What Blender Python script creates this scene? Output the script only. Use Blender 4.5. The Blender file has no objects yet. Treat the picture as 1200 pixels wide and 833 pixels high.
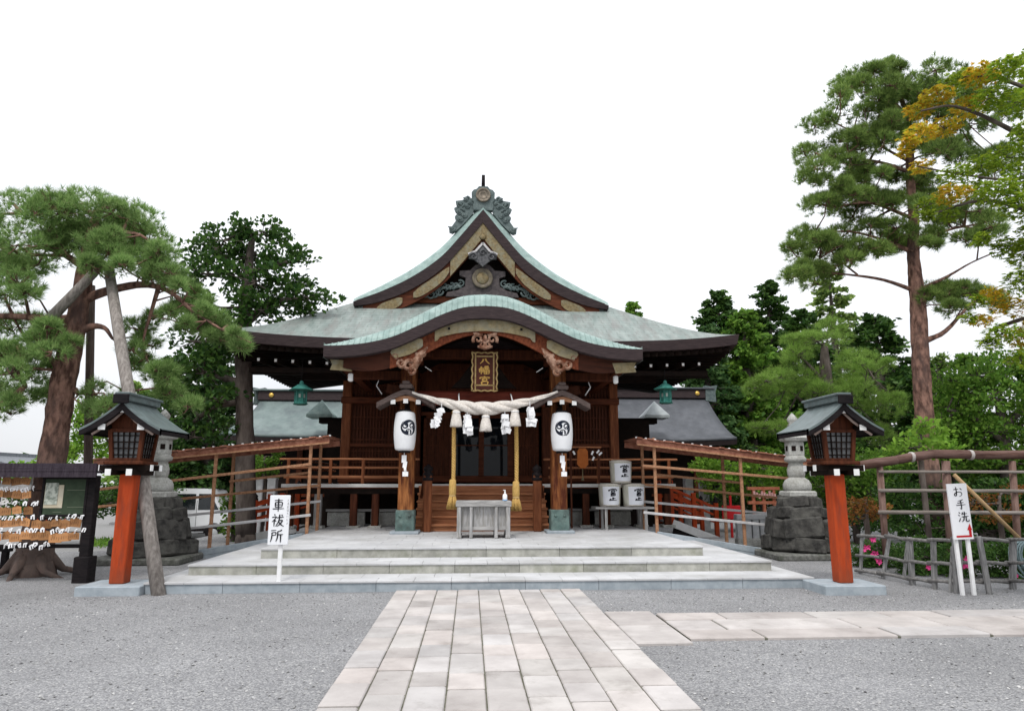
import bpy, math, random
import numpy as np
from mathutils import Vector, Matrix

random.seed(7)
rng = np.random.default_rng(11)
R = math.radians
PI = math.pi
scene = bpy.context.scene
COL = scene.collection

# ------------------------------------------------------------------ camera
CAM = Vector((-0.29, 0.0, 1.6))
PITCH, YAW = R(10.45), R(3.45)
cam_data = bpy.data.cameras.new('camera')
cam_data.lens = 24.0
cam_data.sensor_width = 36.0
cam_data.clip_start = 0.05
cam_data.clip_end = 900
cam = bpy.data.objects.new('camera', cam_data)
cam.location = CAM
cam.rotation_euler = (R(90) + PITCH, 0, -YAW)
COL.objects.link(cam)
scene.camera = cam

# ------------------------------------------------------------------ world: overcast, high cloud over a pale sky
SUN_EL, SUN_ROT = R(58), R(200)
world = bpy.data.worlds.new('World')
scene.world = world
world.use_nodes = True
wn, wl = world.node_tree.nodes, world.node_tree.links
wn.clear()
sky = wn.new('ShaderNodeTexSky')
sky.sky_type = 'NISHITA'
sky.sun_disc = False
sky.sun_elevation = SUN_EL
sky.sun_rotation = SUN_ROT
sky.air_density = 1.0
sky.dust_density = 2.0
tc = wn.new('ShaderNodeTexCoord')
cn = wn.new('ShaderNodeTexNoise')
cn.inputs['Scale'].default_value = 2.2
cn.inputs['Detail'].default_value = 5
cr = wn.new('ShaderNodeValToRGB')
cr.color_ramp.elements[0].position = 0.3
cr.color_ramp.elements[0].color = (10.6, 10.9, 11.5, 1)
cr.color_ramp.elements[1].position = 0.7
cr.color_ramp.elements[1].color = (13.2, 13.3, 13.6, 1)
mx = wn.new('ShaderNodeMix')
mx.data_type = 'RGBA'
mx.inputs[0].default_value = 0.9
bg = wn.new('ShaderNodeBackground')
bg.inputs['Strength'].default_value = 0.10
wo = wn.new('ShaderNodeOutputWorld')
wl.new(tc.outputs['Generated'], cn.inputs['Vector'])
wl.new(cn.outputs['Fac'], cr.inputs['Fac'])
wl.new(sky.outputs['Color'], mx.inputs[6])
# an overcast sky is brighter overhead than at the horizon
wz = wn.new('ShaderNodeSeparateXYZ')
wl.new(tc.outputs['Generated'], wz.inputs[0])
wr = wn.new('ShaderNodeMapRange')
wr.inputs[1].default_value, wr.inputs[2].default_value = 0.0, 1.0
wr.inputs[3].default_value, wr.inputs[4].default_value = 0.66, 1.62
wl.new(wz.outputs['Z'], wr.inputs[0])
wv = wn.new('ShaderNodeVectorMath')
wv.operation = 'SCALE'
wl.new(cr.outputs['Color'], wv.inputs[0])
wl.new(wr.outputs[0], wv.inputs['Scale'])
wl.new(wv.outputs[0], mx.inputs[7])
wl.new(mx.outputs[2], bg.inputs['Color'])
wl.new(bg.outputs[0], wo.inputs[0])

sun_data = bpy.data.lights.new('sun', 'SUN')
sun_data.energy = 1.5
sun_data.angle = R(11)
sun_data.color = (1.0, 0.97, 0.92)
sun = bpy.data.objects.new('sun', sun_data)
sd = Vector((math.sin(SUN_ROT) * math.cos(SUN_EL), math.cos(SUN_ROT) * math.cos(SUN_EL), math.sin(SUN_EL)))
sun.rotation_euler = sd.to_track_quat('Z', 'Y').to_euler()
COL.objects.link(sun)

vs = scene.view_settings
vs.view_transform = 'Standard'
vs.look = 'None'
vs.exposure = 0.14
vs.gamma = 1.0
vs.use_curve_mapping = False
scene.cycles.max_bounces = 6
scene.cycles.transparent_max_bounces = 6

# ------------------------------------------------------------------ measuring: a pixel of the 1200x833 photo -> a place at a known depth or height
_f = Vector((math.sin(YAW) * math.cos(PITCH), math.cos(YAW) * math.cos(PITCH), math.sin(PITCH)))
_r = Vector((math.cos(YAW), -math.sin(YAW), 0))
_u = _r.cross(_f)
def at(px, py, Y=None, Z=None):
    d = _f + _r * ((px - 600) / 800) - _u * ((py - 416.5) / 800)
    t = (Y - CAM.y) / d.y if Y is not None else (Z - CAM.z) / d.z
    return CAM + d * t
def mpp(p):
    return (Vector(p) - CAM).dot(_f) / 800

# ------------------------------------------------------------------ materials
MATS = {}
def nodes_of(name):
    m = bpy.data.materials.new(name)
    m.use_nodes = True
    return m, m.node_tree.nodes, m.node_tree.links, m.node_tree.nodes['Principled BSDF']
def mat(name, c1, c2=None, scale=6.0, rough=0.7, bump=0.0, bscale=None, metal=0.0, stretch=(1, 1, 1), detail=5,
        island=0.0, spec=0.10, lo=0.35, hi=0.65, dirt=None, dscale=1.5, dlo=0.45, dhi=0.7, coords='Object', trans=0.0):
    """noise mix of two colours, per-piece value shift, large soft stains, bump"""
    if name in MATS: return MATS[name]
    m, n, l, b = nodes_of(name)
    MATS[name] = m
    b.inputs['Roughness'].default_value = rough
    b.inputs['Metallic'].default_value = metal
    b.inputs['Specular IOR Level'].default_value = spec
    t = n.new('ShaderNodeTexCoord')
    mp = n.new('ShaderNodeMapping')
    mp.inputs['Scale'].default_value = stretch
    l.new(t.outputs[coords], mp.inputs['Vector'])
    nz = n.new('ShaderNodeTexNoise')
    nz.inputs['Scale'].default_value = scale
    nz.inputs['Detail'].default_value = detail
    nz.inputs['Roughness'].default_value = 0.6
    l.new(mp.outputs[0], nz.inputs['Vector'])
    rp = n.new('ShaderNodeValToRGB')
    rp.color_ramp.elements[0].position = lo
    rp.color_ramp.elements[1].position = hi
    rp.color_ramp.elements[0].color = (*c1, 1)
    rp.color_ramp.elements[1].color = (*(c2 or c1), 1)
    l.new(nz.outputs['Fac'], rp.inputs['Fac'])
    col = rp.outputs['Color']
    if dirt:
        n2 = n.new('ShaderNodeTexNoise')
        n2.inputs['Scale'].default_value = dscale
        n2.inputs['Detail'].default_value = 6
        n2.inputs['Roughness'].default_value = 0.7
        l.new(mp.outputs[0], n2.inputs['Vector'])
        r2 = n.new('ShaderNodeMapRange')
        r2.inputs[1].default_value = dlo
        r2.inputs[2].default_value = dhi
        l.new(n2.outputs['Fac'], r2.inputs[0])
        mm = n.new('ShaderNodeMix')
        mm.data_type = 'RGBA'
        l.new(r2.outputs[0], mm.inputs[0])
        l.new(col, mm.inputs[6])
        mm.inputs[7].default_value = (*dirt, 1)
        col = mm.outputs[2]
    if island:
        g = n.new('ShaderNodeNewGeometry')
        mr = n.new('ShaderNodeMapRange')
        mr.inputs[3].default_value = 1 - island
        mr.inputs[4].default_value = 1 + island
        l.new(g.outputs['Random Per Island'], mr.inputs[0])
        hs = n.new('ShaderNodeHueSaturation')
        l.new(mr.outputs[0], hs.inputs['Value'])
        l.new(col, hs.inputs['Color'])
        col = hs.outputs[0]
    l.new(col, b.inputs['Base Color'])
    if bump:
        n3 = n.new('ShaderNodeTexNoise')
        n3.inputs['Scale'].default_value = bscale or scale * 3
        n3.inputs['Detail'].default_value = 6
        l.new(mp.outputs[0], n3.inputs['Vector'])
        bp = n.new('ShaderNodeBump')
        bp.inputs['Strength'].default_value = bump
        bp.inputs['Distance'].default_value = 0.02
        l.new(n3.outputs['Fac'], bp.inputs['Height'])
        l.new(bp.outputs[0], b.inputs['Normal'])
    return m
def leafmat(name, cols, trans=0.35, rough=0.6):
    """foliage: each leaf its own tint out of cols, some light through the blade"""
    if name in MATS: return MATS[name]
    m, n, l, b = nodes_of(name)
    MATS[name] = m
    b.inputs['Roughness'].default_value = rough
    b.inputs['Specular IOR Level'].default_value = 0.12
    g = n.new('ShaderNodeNewGeometry')
    rp = n.new('ShaderNodeValToRGB')
    k = len(cols)
    el = rp.color_ramp.elements
    while len(el) < k: el.new(0.5)
    for i, c in enumerate(cols):
        el[i].position = i / max(1, k - 1)
        el[i].color = (*c, 1)
    l.new(g.outputs['Random Per Island'], rp.inputs['Fac'])
    t = n.new('ShaderNodeTexCoord')
    nz = n.new('ShaderNodeTexNoise')
    nz.inputs['Scale'].default_value = 1.1
    nz.inputs['Detail'].default_value = 3
    l.new(t.outputs['Object'], nz.inputs['Vector'])
    mr = n.new('ShaderNodeMapRange')
    mr.inputs[1].default_value = 0.3
    mr.inputs[2].default_value = 0.7
    mr.inputs[3].default_value = 0.7
    mr.inputs[4].default_value = 1.3
    l.new(nz.outputs['Fac'], mr.inputs[0])
    hs = n.new('ShaderNodeHueSaturation')
    l.new(rp.outputs[0], hs.inputs['Color'])
    l.new(mr.outputs[0], hs.inputs['Value'])
    l.new(hs.outputs[0], b.inputs['Base Color'])
    tr = n.new('ShaderNodeBsdfTranslucent')
    l.new(hs.outputs[0], tr.inputs['Color'])
    ms = n.new('ShaderNodeMixShader')
    ms.inputs[0].default_value = trans
    l.new(b.outputs[0], ms.inputs[1])
    l.new(tr.outputs[0], ms.inputs[2])
    l.new(ms.outputs[0], n['Material Output'].inputs['Surface'])
    return m

# ------------------------------------------------------------------ mesh builder
class MB:
    def __init__(s):
        s.v, s.f, s.sm = [], [], []
    def add(s, verts, faces, smooth=False):
        o = len(s.v)
        s.v += [tuple(p) for p in verts]
        s.f += [tuple(i + o for i in q) for q in faces]
        s.sm += [smooth] * len(faces)
        return s
    def box(s, c, d, rz=0.0, rot=None, bev=0.0, taper=1.0):
        c = Vector(c)
        x, y, z = d[0] / 2, d[1] / 2, d[2] / 2
        M = rot if rot is not None else Matrix.Rotation(rz, 3, 'Z')
        if bev <= 0:
            P = []
            for sz in (-1, 1):
                k = taper if sz > 0 else 1
                P += [(-x * k, -y * k, sz * z), (x * k, -y * k, sz * z), (x * k, y * k, sz * z), (-x * k, y * k, sz * z)]
            F = [(0, 3, 2, 1), (4, 5, 6, 7), (0, 1, 5, 4), (1, 2, 6, 5), (2, 3, 7, 6), (3, 0, 4, 7)]
        else:
            b = min(bev, x * .45, y * .45, z * .45)
            P, F = [], []
            def ring(k, zz):
                X, Y = x - k, y - k
                i = len(P)
                for sx, sy in ((-1, -1), (1, -1), (1, 1), (-1, 1)):
                    if (sx * sy) > 0: P.extend([(sx * X, sy * (Y - b), zz), (sx * (X - b), sy * Y, zz)])
                    else: P.extend([(sx * (X - b), sy * Y, zz), (sx * X, sy * (Y - b), zz)])
                return i
            r0, r1, r2, r3 = ring(b, -z), ring(0, -z + b), ring(0, z - b), ring(b, z)
            for a, c2 in ((r0, r1), (r1, r2), (r2, r3)):
                for i in range(8):
                    j = (i + 1) % 8
                    F.append((a + i, a + j, c2 + j, c2 + i))
            F.append(tuple(r0 + i for i in reversed(range(8))))
            F.append(tuple(r3 + i for i in range(8)))
            if taper != 1.0:
                P = [(p[0] * (1 + (taper - 1) * (p[2] + z) / (2 * z)), p[1] * (1 + (taper - 1) * (p[2] + z) / (2 * z)), p[2]) for p in P]
        return s.add([c + M @ Vector(p) for p in P], F)
    def bar(s, a, b, w, h, up=(0, 0, 1), bev=0.0):
        a, b = Vector(a), Vector(b)
        d = (b - a)
        L = d.length
        x = d.normalized()
        u = Vector(up)
        if abs(x.dot(u)) > 0.98: u = Vector((0, 1, 0))
        y = u.cross(x).normalized()
        z = x.cross(y)
        M = Matrix((x, y, z)).transposed()
        return s.box((a + b) / 2, (L, w, h), rot=M, bev=bev)
    def tube(s, pts, rad, n=8, cap=True, smooth=True, wob=0.0):
        pts = [Vector(p) for p in pts]
        if not hasattr(rad, '__len__'): rad = [rad] * len(pts)
        P, F = [], []
        T = (pts[1] - pts[0]).normalized()
        up = Vector((0, 0, 1)) if abs(T.z) < .9 else Vector((1, 0, 0))
        X = T.cross(up).normalized()
        for i, p in enumerate(pts):
            a = pts[max(0, i - 1)]
            b = pts[min(len(pts) - 1, i + 1)]
            T = (b - a).normalized()
            X = (X - T * X.dot(T)).normalized()
            Yv = T.cross(X)
            for k in range(n):
                t = 2 * PI * k / n
                r = rad[i] * (1 + (random.uniform(-wob, wob) if wob else 0))
                P.append(p + X * (r * math.cos(t)) + Yv * (r * math.sin(t)))
        for i in range(len(pts) - 1):
            for k in range(n):
                j = (k + 1) % n
                F.append((i * n + k, i * n + j, (i + 1) * n + j, (i + 1) * n + k))
        if cap:
            F.append(tuple(reversed(range(n))))
            F.append(tuple((len(pts) - 1) * n + k for k in range(n)))
        return s.add(P, F, smooth)
    def lathe(s, prof, c=(0, 0, 0), n=16, smooth=True, phase=0.0, sq=0.0):
        """prof: list of (radius, z)"""
        P, F = [], []
        c = Vector(c)
        for r, z in prof:
            for k in range(n):
                t = 2 * PI * k / n + phase
                P.append(c + Vector((r * math.cos(t), r * math.sin(t), z)))
        m = len(prof)
        for i in range(m - 1):
            for k in range(n):
                j = (k + 1) % n
                F.append((i * n + k, i * n + j, (i + 1) * n + j, (i + 1) * n + k))
        if prof[0][0] > 1e-4: F.append(tuple(reversed(range(n))))
        if prof[-1][0] > 1e-4: F.append(tuple((m - 1) * n + k for k in range(n)))
        return s.add(P, F, smooth)
    def prism(s, poly, o, ax, ay, thick):
        """flat polygon (list of 2D) in plane o + ax*x + ay*y, extruded by thick along ax x ay (towards +normal)"""
        o, ax, ay = Vector(o), Vector(ax), Vector(ay)
        nrm = ax.cross(ay).normalized()
        n = len(poly)
        area = sum(poly[i][0] * poly[(i + 1) % n][1] - poly[(i + 1) % n][0] * poly[i][1] for i in range(n))
        if area < 0: poly = poly[::-1]
        A = [o + ax * x + ay * y for x, y in poly]
        B = [p + nrm * thick for p in A]
        F = [tuple(reversed(range(n))), tuple(range(n, 2 * n))]
        for i in range(n):
            j = (i + 1) % n
            F.append((i, j, n + j, n + i))
        return s.add(A + B, F)
    def grid(s, fn, nu, nv, smooth=True, flip=False):
        P = [fn(i / nu, j / nv) for j in range(nv + 1) for i in range(nu + 1)]
        F = []
        for j in range(nv):
            for i in range(nu):
                a = j * (nu + 1) + i
                q = (a, a + 1, a + nu + 2, a + nu + 1)
                F.append(q[::-1] if flip else q)
        return s.add(P, F, smooth)
    def slab(s, fn, nu, nv, dirv, smooth=False):
        """closed sheet: fn(u,v) surface given thickness by vector dirv (or callable(u,v))"""
        D = dirv if callable(dirv) else (lambda u, v: Vector(dirv))
        A = [Vector(fn(i / nu, j / nv)) for j in range(nv + 1) for i in range(nu + 1)]
        B = [A[j * (nu + 1) + i] + D(i / nu, j / nv) for j in range(nv + 1) for i in range(nu + 1)]
        N = len(A)
        F = []
        w = nu + 1
        for j in range(nv):
            for i in range(nu):
                a = j * w + i
                F.append((a, a + 1, a + w + 1, a + w))
                F.append((N + a, N + a + w, N + a + w + 1, N + a + 1))
        for i in range(nu):
            F.append((i, N + i, N + i + 1, i + 1))
            a = nv * w + i
            F.append((a, a + 1, N + a + 1, N + a))
        for j in range(nv):
            a = j * w
            F.append((a, a + w, N + a + w, N + a))
            a = j * w + nu
            F.append((a, N + a, N + a + w, a + w))
        return s.add(A + B, F, smooth)
    def spiral(s, c, ax, ay, r0, turns, rad, start=0.0, n=6, hand=1, steps=14):
        c, ax, ay = Vector(c), Vector(ax), Vector(ay)
        pts, rr = [], []
        for i in range(steps + 1):
            t = i / steps
            a = start + hand * t * turns * 2 * PI
            r = r0 * (1 - 0.82 * t)
            pts.append(c + ax * (r * math.cos(a)) + ay * (r * math.sin(a)))
            rr.append(rad * (1 - 0.45 * t))
        return s.tube(pts, rr, n)
    def build(s, name, m, parent=None, local=False, jitter=0.0):
        o = np.zeros(3)
        if parent is not None and not local:
            q = parent
            while q is not None:
                o += np.array(q.location)
                q = q.parent
        V = np.array(s.v, dtype=np.float64).reshape(-1, 3) - o
        me = bpy.data.meshes.new(name)
        me.from_pydata(V.tolist(), [], s.f)
        me.polygons.foreach_set('use_smooth', s.sm)
        me.materials.append(m)
        me.update()
        ob = bpy.data.objects.new(name, me)
        COL.objects.link(ob)
        if parent is not None: ob.parent = parent
        return ob

def tag(o, label=None, cat=None, group=None, kind=None):
    if label: o['label'] = label
    if cat: o['category'] = cat
    if group: o['group'] = group
    if kind: o['kind'] = kind
    return o
def thing(name, label, cat, loc=(0, 0, 0), rz=0.0, group=None):
    o = bpy.data.objects.new(name, None)
    o.empty_display_size = 0.2
    o.location = loc
    o.rotation_euler = (0, 0, rz)
    COL.objects.link(o)
    return tag(o, label, cat, group)
def recenter(o):
    """move a single-mesh thing's origin to its base centre"""
    V = np.empty(len(o.data.vertices) * 3)
    o.data.vertices.foreach_get('co', V)
    V = V.reshape(-1, 3)
    c = (V.min(0) + V.max(0)) / 2
    c[2] = V[:, 2].min()
    o.data.vertices.foreach_set('co', (V - c).ravel())
    o.location = Vector(c) + o.location
    return o
def one(mb, name, m, label, cat, group=None, kind=None):
    o = recenter(mb.build(name, m))
    return tag(o, label, cat, group, kind)
def copy_tree(o, parent=None):
    c = o.copy()
    COL.objects.link(c)
    if parent is not None: c.parent = parent
    for ch in list(o.children): copy_tree(ch, c)
    return c

def mesh_np(name, V, k, m, parent=None, smooth=False):
    """a mesh of loose polygons with k corners each; V is (N*k, 3)"""
    V = np.ascontiguousarray(V, dtype=np.float32)
    if parent is not None:
        V = V - np.array(parent.location, dtype=np.float32)
    N = len(V) // k
    me = bpy.data.meshes.new(name)
    me.vertices.add(N * k)
    me.vertices.foreach_set('co', V.ravel())
    me.loops.add(N * k)
    me.loops.foreach_set('vertex_index', np.arange(N * k, dtype=np.int32))
    me.polygons.add(N)
    me.polygons.foreach_set('loop_start', np.arange(0, N * k, k, dtype=np.int32))
    me.polygons.foreach_set('loop_total', np.full(N, k, dtype=np.int32))
    me.update(calc_edges=True)
    me.materials.append(m)
    o = bpy.data.objects.new(name, me)
    COL.objects.link(o)
    if parent is not None: o.parent = parent
    return o
def unit(a):
    return a / np.maximum(1e-9, np.linalg.norm(a, axis=1, keepdims=True))
def rand_dirs(n):
    return unit(rng.normal(size=(n, 3)))
def blob_points(c, r, n, shell=0.5, up=0.0):
    """points inside an ellipsoid, leaning to its shell (and to its top by up)"""
    d = rand_dirs(n)
    d[:, 2] += up
    d = unit(d)
    t = rng.random(n) ** (1 / 3)
    t = t * (1 - shell) + shell * (0.75 + 0.3 * rng.random(n))
    return np.array(c) + d * t[:, None] * np.array(r), d
def leaves(P, D, size, wid=0.5, spread=0.9, droop=0.0):
    """diamond leaves at P pointing roughly along D"""
    n = len(P)
    d = unit(D + spread * rng.normal(size=(n, 3)) + np.array([0, 0, -droop]))
    s = unit(np.cross(d, rand_dirs(n)))
    L = (size * (0.65 + 0.7 * rng.random(n)))[:, None]
    a = P - d * L * .5
    b = P + s * L * wid * .5
    c = P + d * L * .5
    e = P - s * L * wid * .5
    return np.stack([a, b, c, e], 1).reshape(-1, 3)
def needles(P, D, size, per=14, w=0.009, spread=0.75):
    """tufts of pine needles at P about direction D (triangles)"""
    n = len(P)
    Pn = np.repeat(P, per, 0)
    d = unit(np.repeat(D, per, 0) + spread * rng.normal(size=(n * per, 3)))
    s = unit(np.cross(d, rand_dirs(n * per)))
    L = (size * (0.7 + 0.5 * rng.random(n * per)))[:, None]
    return np.stack([Pn - s * w, Pn + s * w, Pn + d * L], 1).reshape(-1, 3)

# ------------------------------------------------------------------ brush lettering: strokes on a 100 x 100 square, y down
BR = {
 '八': [[(40,28),(34,50),(12,78)], [(56,22),(66,50),(92,80)]],
 '幡': [[(8,34),(8,74)], [(8,34),(36,32),(35,70),(30,68)], [(22,12),(22,94)], [(48,14),(84,6)], [(66,12),(66,50)], [(42,28),(92,26)], [(64,30),(56,40),(42,52)],
       [(68,30),(78,40),(94,48)], [(56,16),(60,24)], [(80,14),(74,24)], [(48,56),(48,94)], [(48,56),(86,56),(86,92)], [(66,56),(66,90)], [(48,74),(86,74)], [(48,92),(86,92)]],
 '宮': [[(50,4),(50,16)], [(14,18),(12,34)], [(14,19),(88,17),(82,30)], [(34,32),(34,54)], [(34,32),(68,31),(66,52)], [(34,53),(66,52)], [(48,54),(44,62)], [(26,64),(26,96)],
       [(26,64),(76,63),(74,95)], [(26,93),(74,92)]],
 '車': [[(20,16),(82,14)], [(26,30),(26,66)], [(26,31),(76,30),(75,66)], [(26,48),(75,47)], [(26,64),(75,63)], [(8,78),(94,76)], [(50,2),(50,98)]],
 '祓': [[(24,4),(31,14)], [(8,28),(40,25),(8,62)], [(25,44),(25,96)], [(29,48),(40,58)], [(44,30),(96,26)], [(64,6),(60,50),(38,94)], [(60,52),(86,50),(68,78),(46,94)],
       [(60,62),(78,82),(98,94)], [(78,8),(88,18)]],
 '所': [[(6,12),(46,9)], [(14,26),(14,48)], [(14,27),(42,26),(41,46)], [(14,46),(41,45)], [(14,48),(12,72),(4,94)], [(88,6),(74,14),(56,18)], [(57,18),(56,60),(46,92)], [(58,42),(98,39)], [(80,42),(80,98)]],
 'お': [[(10,28),(54,25)], [(32,6),(34,60),(28,84),(14,78),(20,62),(50,50),(78,58),(78,80),(56,92)], [(68,18),(84,34)]],
 '手': [[(74,8),(50,17),(26,20)], [(20,38),(80,34)], [(8,58),(94,54)], [(50,18),(54,60),(52,92),(40,84)]],
 '洗': [[(12,8),(24,20)], [(6,32),(20,42)], [(6,92),(16,76),(24,58)], [(46,10),(36,34)], [(42,24),(86,22)], [(62,4),(62,48)], [(32,50),(98,46)], [(54,52),(50,76),(32,94)],
       [(72,50),(72,84),(80,92),(96,88),(95,74)]],
 'く': [[(66,8),(30,48),(68,92)]],
 'る': [[(28,14),(70,12),(26,58),(60,46),(78,64),(60,90),(40,84),(52,74)]],
 'ま': [[(22,24),(78,22)], [(24,44),(76,42)], [(50,6),(52,74),(32,88),(24,76),(46,70),(78,86)]],
 'は': [[(22,12),(18,50),(24,88)], [(42,32),(88,30)], [(66,10),(68,70),(50,88),(42,76),(62,70),(90,84)]],
 'ら': [[(44,8),(60,18)], [(34,30),(30,62),(56,48),(76,62),(66,84),(38,92)]],
 'い': [[(22,22),(26,70),(40,78)], [(70,28),(82,64)]],
 'し': [[(36,8),(34,70),(50,90),(78,70)]],
 'ょ': [[(54,30),(54,78),(38,88),(32,78),(50,74),(76,88)], [(54,48),(74,46)]],
 # the barrels' brush mark: a roofed upper character over a small standing one
 'mark_upper': [[(50,0),(48,14)], [(26,4),(34,14)], [(76,2),(66,14)], [(8,34),(10,18),(92,16),(86,32)], [(32,30),(32,48)], [(32,30),(68,29),(66,46)], [(32,48),(67,46)],
       [(28,56),(72,54)], [(50,50),(48,82)], [(30,70),(70,68)], [(22,86),(80,82)], [(30,56),(28,84)], [(71,56),(72,82)]],
 'mark_lower': [[(50,0),(48,40)], [(48,18),(78,15)], [(24,22),(22,42)], [(8,46),(94,42)]],
}
def catmull(pts, k=5):
    if len(pts) < 3: return [tuple(np.array(pts[0]) * (1 - t) + np.array(pts[1]) * t) for t in np.linspace(0, 1, k + 1)]
    P = [np.array(p, float) for p in pts]
    P = [2 * P[0] - P[1]] + P + [2 * P[-1] - P[-2]]
    out = []
    for i in range(1, len(P) - 2):
        for t in np.linspace(0, 1, k, endpoint=False):
            out.append(tuple(0.5 * ((2 * P[i]) + (-P[i-1] + P[i+1]) * t + (2*P[i-1] - 5*P[i] + 4*P[i+1] - P[i+2]) * t*t + (-P[i-1] + 3*P[i] - 3*P[i+1] + P[i+2]) * t**3)))
    out.append(tuple(P[-2]))
    return out
def brush(mb, ch, x0, ytop, w, h, to3d, weight=9.0, sharp=False, k=5):
    """lays a character's strokes as tapered ribbons; to3d maps (x right, y up, lift) to a point on the surface"""
    for si, st in enumerate(BR[ch]):
        pts = st if sharp else catmull(st, k)
        n = len(pts)
        L, Rr = [], []
        for i, p in enumerate(pts):
            a = np.array(pts[max(0, i - 1)]); b = np.array(pts[min(n - 1, i + 1)])
            d = b - a
            d = d / max(1e-6, np.linalg.norm(d))
            nn = np.array([-d[1], d[0]])
            t = i / (n - 1)
            hw = weight / 2 * (1.12 - 0.55 * t + 0.25 * math.sin(t * PI))
            # horizontal strokes thinner, as with a brush
            hw *= 0.72 + 0.28 * abs(d[1])
            L.append(np.array(p) + nn * hw)
            Rr.append(np.array(p) - nn * hw)
        V = [to3d(x0 + q[0] / 100 * w, ytop - q[1] / 100 * h, 0.0007 * si) for q in L + Rr]
        F = [(i, i + 1, n + i + 1, n + i) for i in range(n - 1)]
        mb.add(V, F)
# ================================================================== materials of the place
def gravelmat():
    m, n, l, b = nodes_of('gravel')
    MATS['gravel'] = m
    b.inputs['Roughness'].default_value = 0.95
    b.inputs['Specular IOR Level'].default_value = 0.1
    t = n.new('ShaderNodeTexCoord')
    vo = n.new('ShaderNodeTexVoronoi')
    vo.inputs['Scale'].default_value = 80
    l.new(t.outputs['Object'], vo.inputs['Vector'])
    sep = n.new('ShaderNodeSeparateColor')
    l.new(vo.outputs['Color'], sep.inputs[0])
    rp = n.new('ShaderNodeValToRGB')
    for k, (p, c) in enumerate(((0.0, (0.14, 0.14, 0.145)), (0.35, (0.205, 0.205, 0.21)), (0.75, (0.265, 0.265, 0.27)), (1.0, (0.37, 0.366, 0.358)))):
        e = rp.color_ramp.elements[k] if k < 2 else rp.color_ramp.elements.new(p)
        e.position = p
        e.color = (*c, 1)
    l.new(sep.outputs[0], rp.inputs['Fac'])
    nz = n.new('ShaderNodeTexNoise')
    nz.inputs['Scale'].default_value = 0.55
    nz.inputs['Detail'].default_value = 7
    nz.inputs['Roughness'].default_value = 0.65
    l.new(t.outputs['Object'], nz.inputs['Vector'])
    mr = n.new('ShaderNodeMapRange')
    mr.inputs[1].default_value = 0.3
    mr.inputs[2].default_value = 0.7
    mr.inputs[3].default_value = 0.84
    mr.inputs[4].default_value = 1.16
    l.new(nz.outputs['Fac'], mr.inputs[0])
    hs = n.new('ShaderNodeHueSaturation')
    l.new(mr.outputs[0], hs.inputs['Value'])
    l.new(rp.outputs[0], hs.inputs['Color'])
    l.new(hs.outputs[0], b.inputs['Base Color'])
    bp = n.new('ShaderNodeBump')
    bp.invert = True
    bp.inputs['Strength'].default_value = 0.7
    bp.inputs['Distance'].default_value = 0.008
    l.new(vo.outputs['Distance'], bp.inputs['Height'])
    l.new(bp.outputs[0], b.inputs['Normal'])
    return m
M_gravel = gravelmat()
M_slab = mat('path_stone', (0.35, 0.325, 0.312), (0.465, 0.437, 0.42), scale=2.2, rough=0.8, bump=0.25, bscale=40, island=0.15, detail=8, dirt=(0.26, 0.238, 0.22), dscale=2.6, dlo=0.56, dhi=0.80, spec=0.2)
def slabtint(m):
    n, l = m.node_tree.nodes, m.node_tree.links
    b = n['Principled BSDF']
    g = n.new('ShaderNodeNewGeometry')
    rp = n.new('ShaderNodeValToRGB')
    el = rp.color_ramp.elements
    for k, (p, c) in enumerate(((0.0, (1.01, .99, .975)), (0.3, (1.0, 1.0, 1.0)), (0.55, (1.01, .98, .965)), (0.8, (.97, .99, 1.01)), (1.0, (1.0, 1.0, .98)))):
        e = el[k] if k < 2 else el.new(p)
        e.position = p
        e.color = (*c, 1)
    ml = n.new('ShaderNodeMath'); ml.operation = 'MULTIPLY'; ml.inputs[1].default_value = 7.31
    fr = n.new('ShaderNodeMath'); fr.operation = 'FRACT'
    l.new(g.outputs['Random Per Island'], ml.inputs[0]); l.new(ml.outputs[0], fr.inputs[0]); l.new(fr.outputs[0], rp.inputs['Fac'])
    old = b.inputs['Base Color'].links[0].from_socket
    mm = n.new('ShaderNodeMix'); mm.data_type = 'RGBA'; mm.blend_type = 'MULTIPLY'; mm.inputs[0].default_value = 1
    l.new(old, mm.inputs[6]); l.new(rp.outputs[0], mm.inputs[7]); l.new(mm.outputs[2], b.inputs['Base Color'])
slabtint(M_slab)
M_joint = mat('joint_earth', (0.085, 0.085, 0.06), (0.17, 0.165, 0.13), scale=9, rough=0.95)
M_tread = mat('terrace_stone', (0.44, 0.442, 0.45), (0.55, 0.552, 0.558), scale=1.6, rough=0.75, bump=0.15, bscale=50, island=0.05, dirt=(0.38, 0.378, 0.37), dscale=1.1, spec=0.25)
M_riser = mat('riser_stone', (0.27, 0.27, 0.24), (0.42, 0.415, 0.375), scale=5, rough=0.85, bump=0.2, island=0.16, dirt=(0.20, 0.21, 0.15), dscale=2.4, dlo=0.5, dhi=0.8)
M_kerbblue = mat('blue_grey_stone', (0.27, 0.31, 0.34), (0.36, 0.40, 0.43), scale=7, rough=0.85, bump=0.2, island=0.06)
M_wood = mat('dark_red_timber', (0.048, 0.0145, 0.0075), (0.10, 0.031, 0.0145), scale=3.2, stretch=(7, 7, .7), rough=0.6, bump=0.15, island=0.14)
M_woodh = mat('red_timber_beam', (0.065, 0.019, 0.0095), (0.125, 0.038, 0.017), scale=3.2, stretch=(.7, 6, 6), rough=0.6, bump=0.15, island=0.12)
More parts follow.
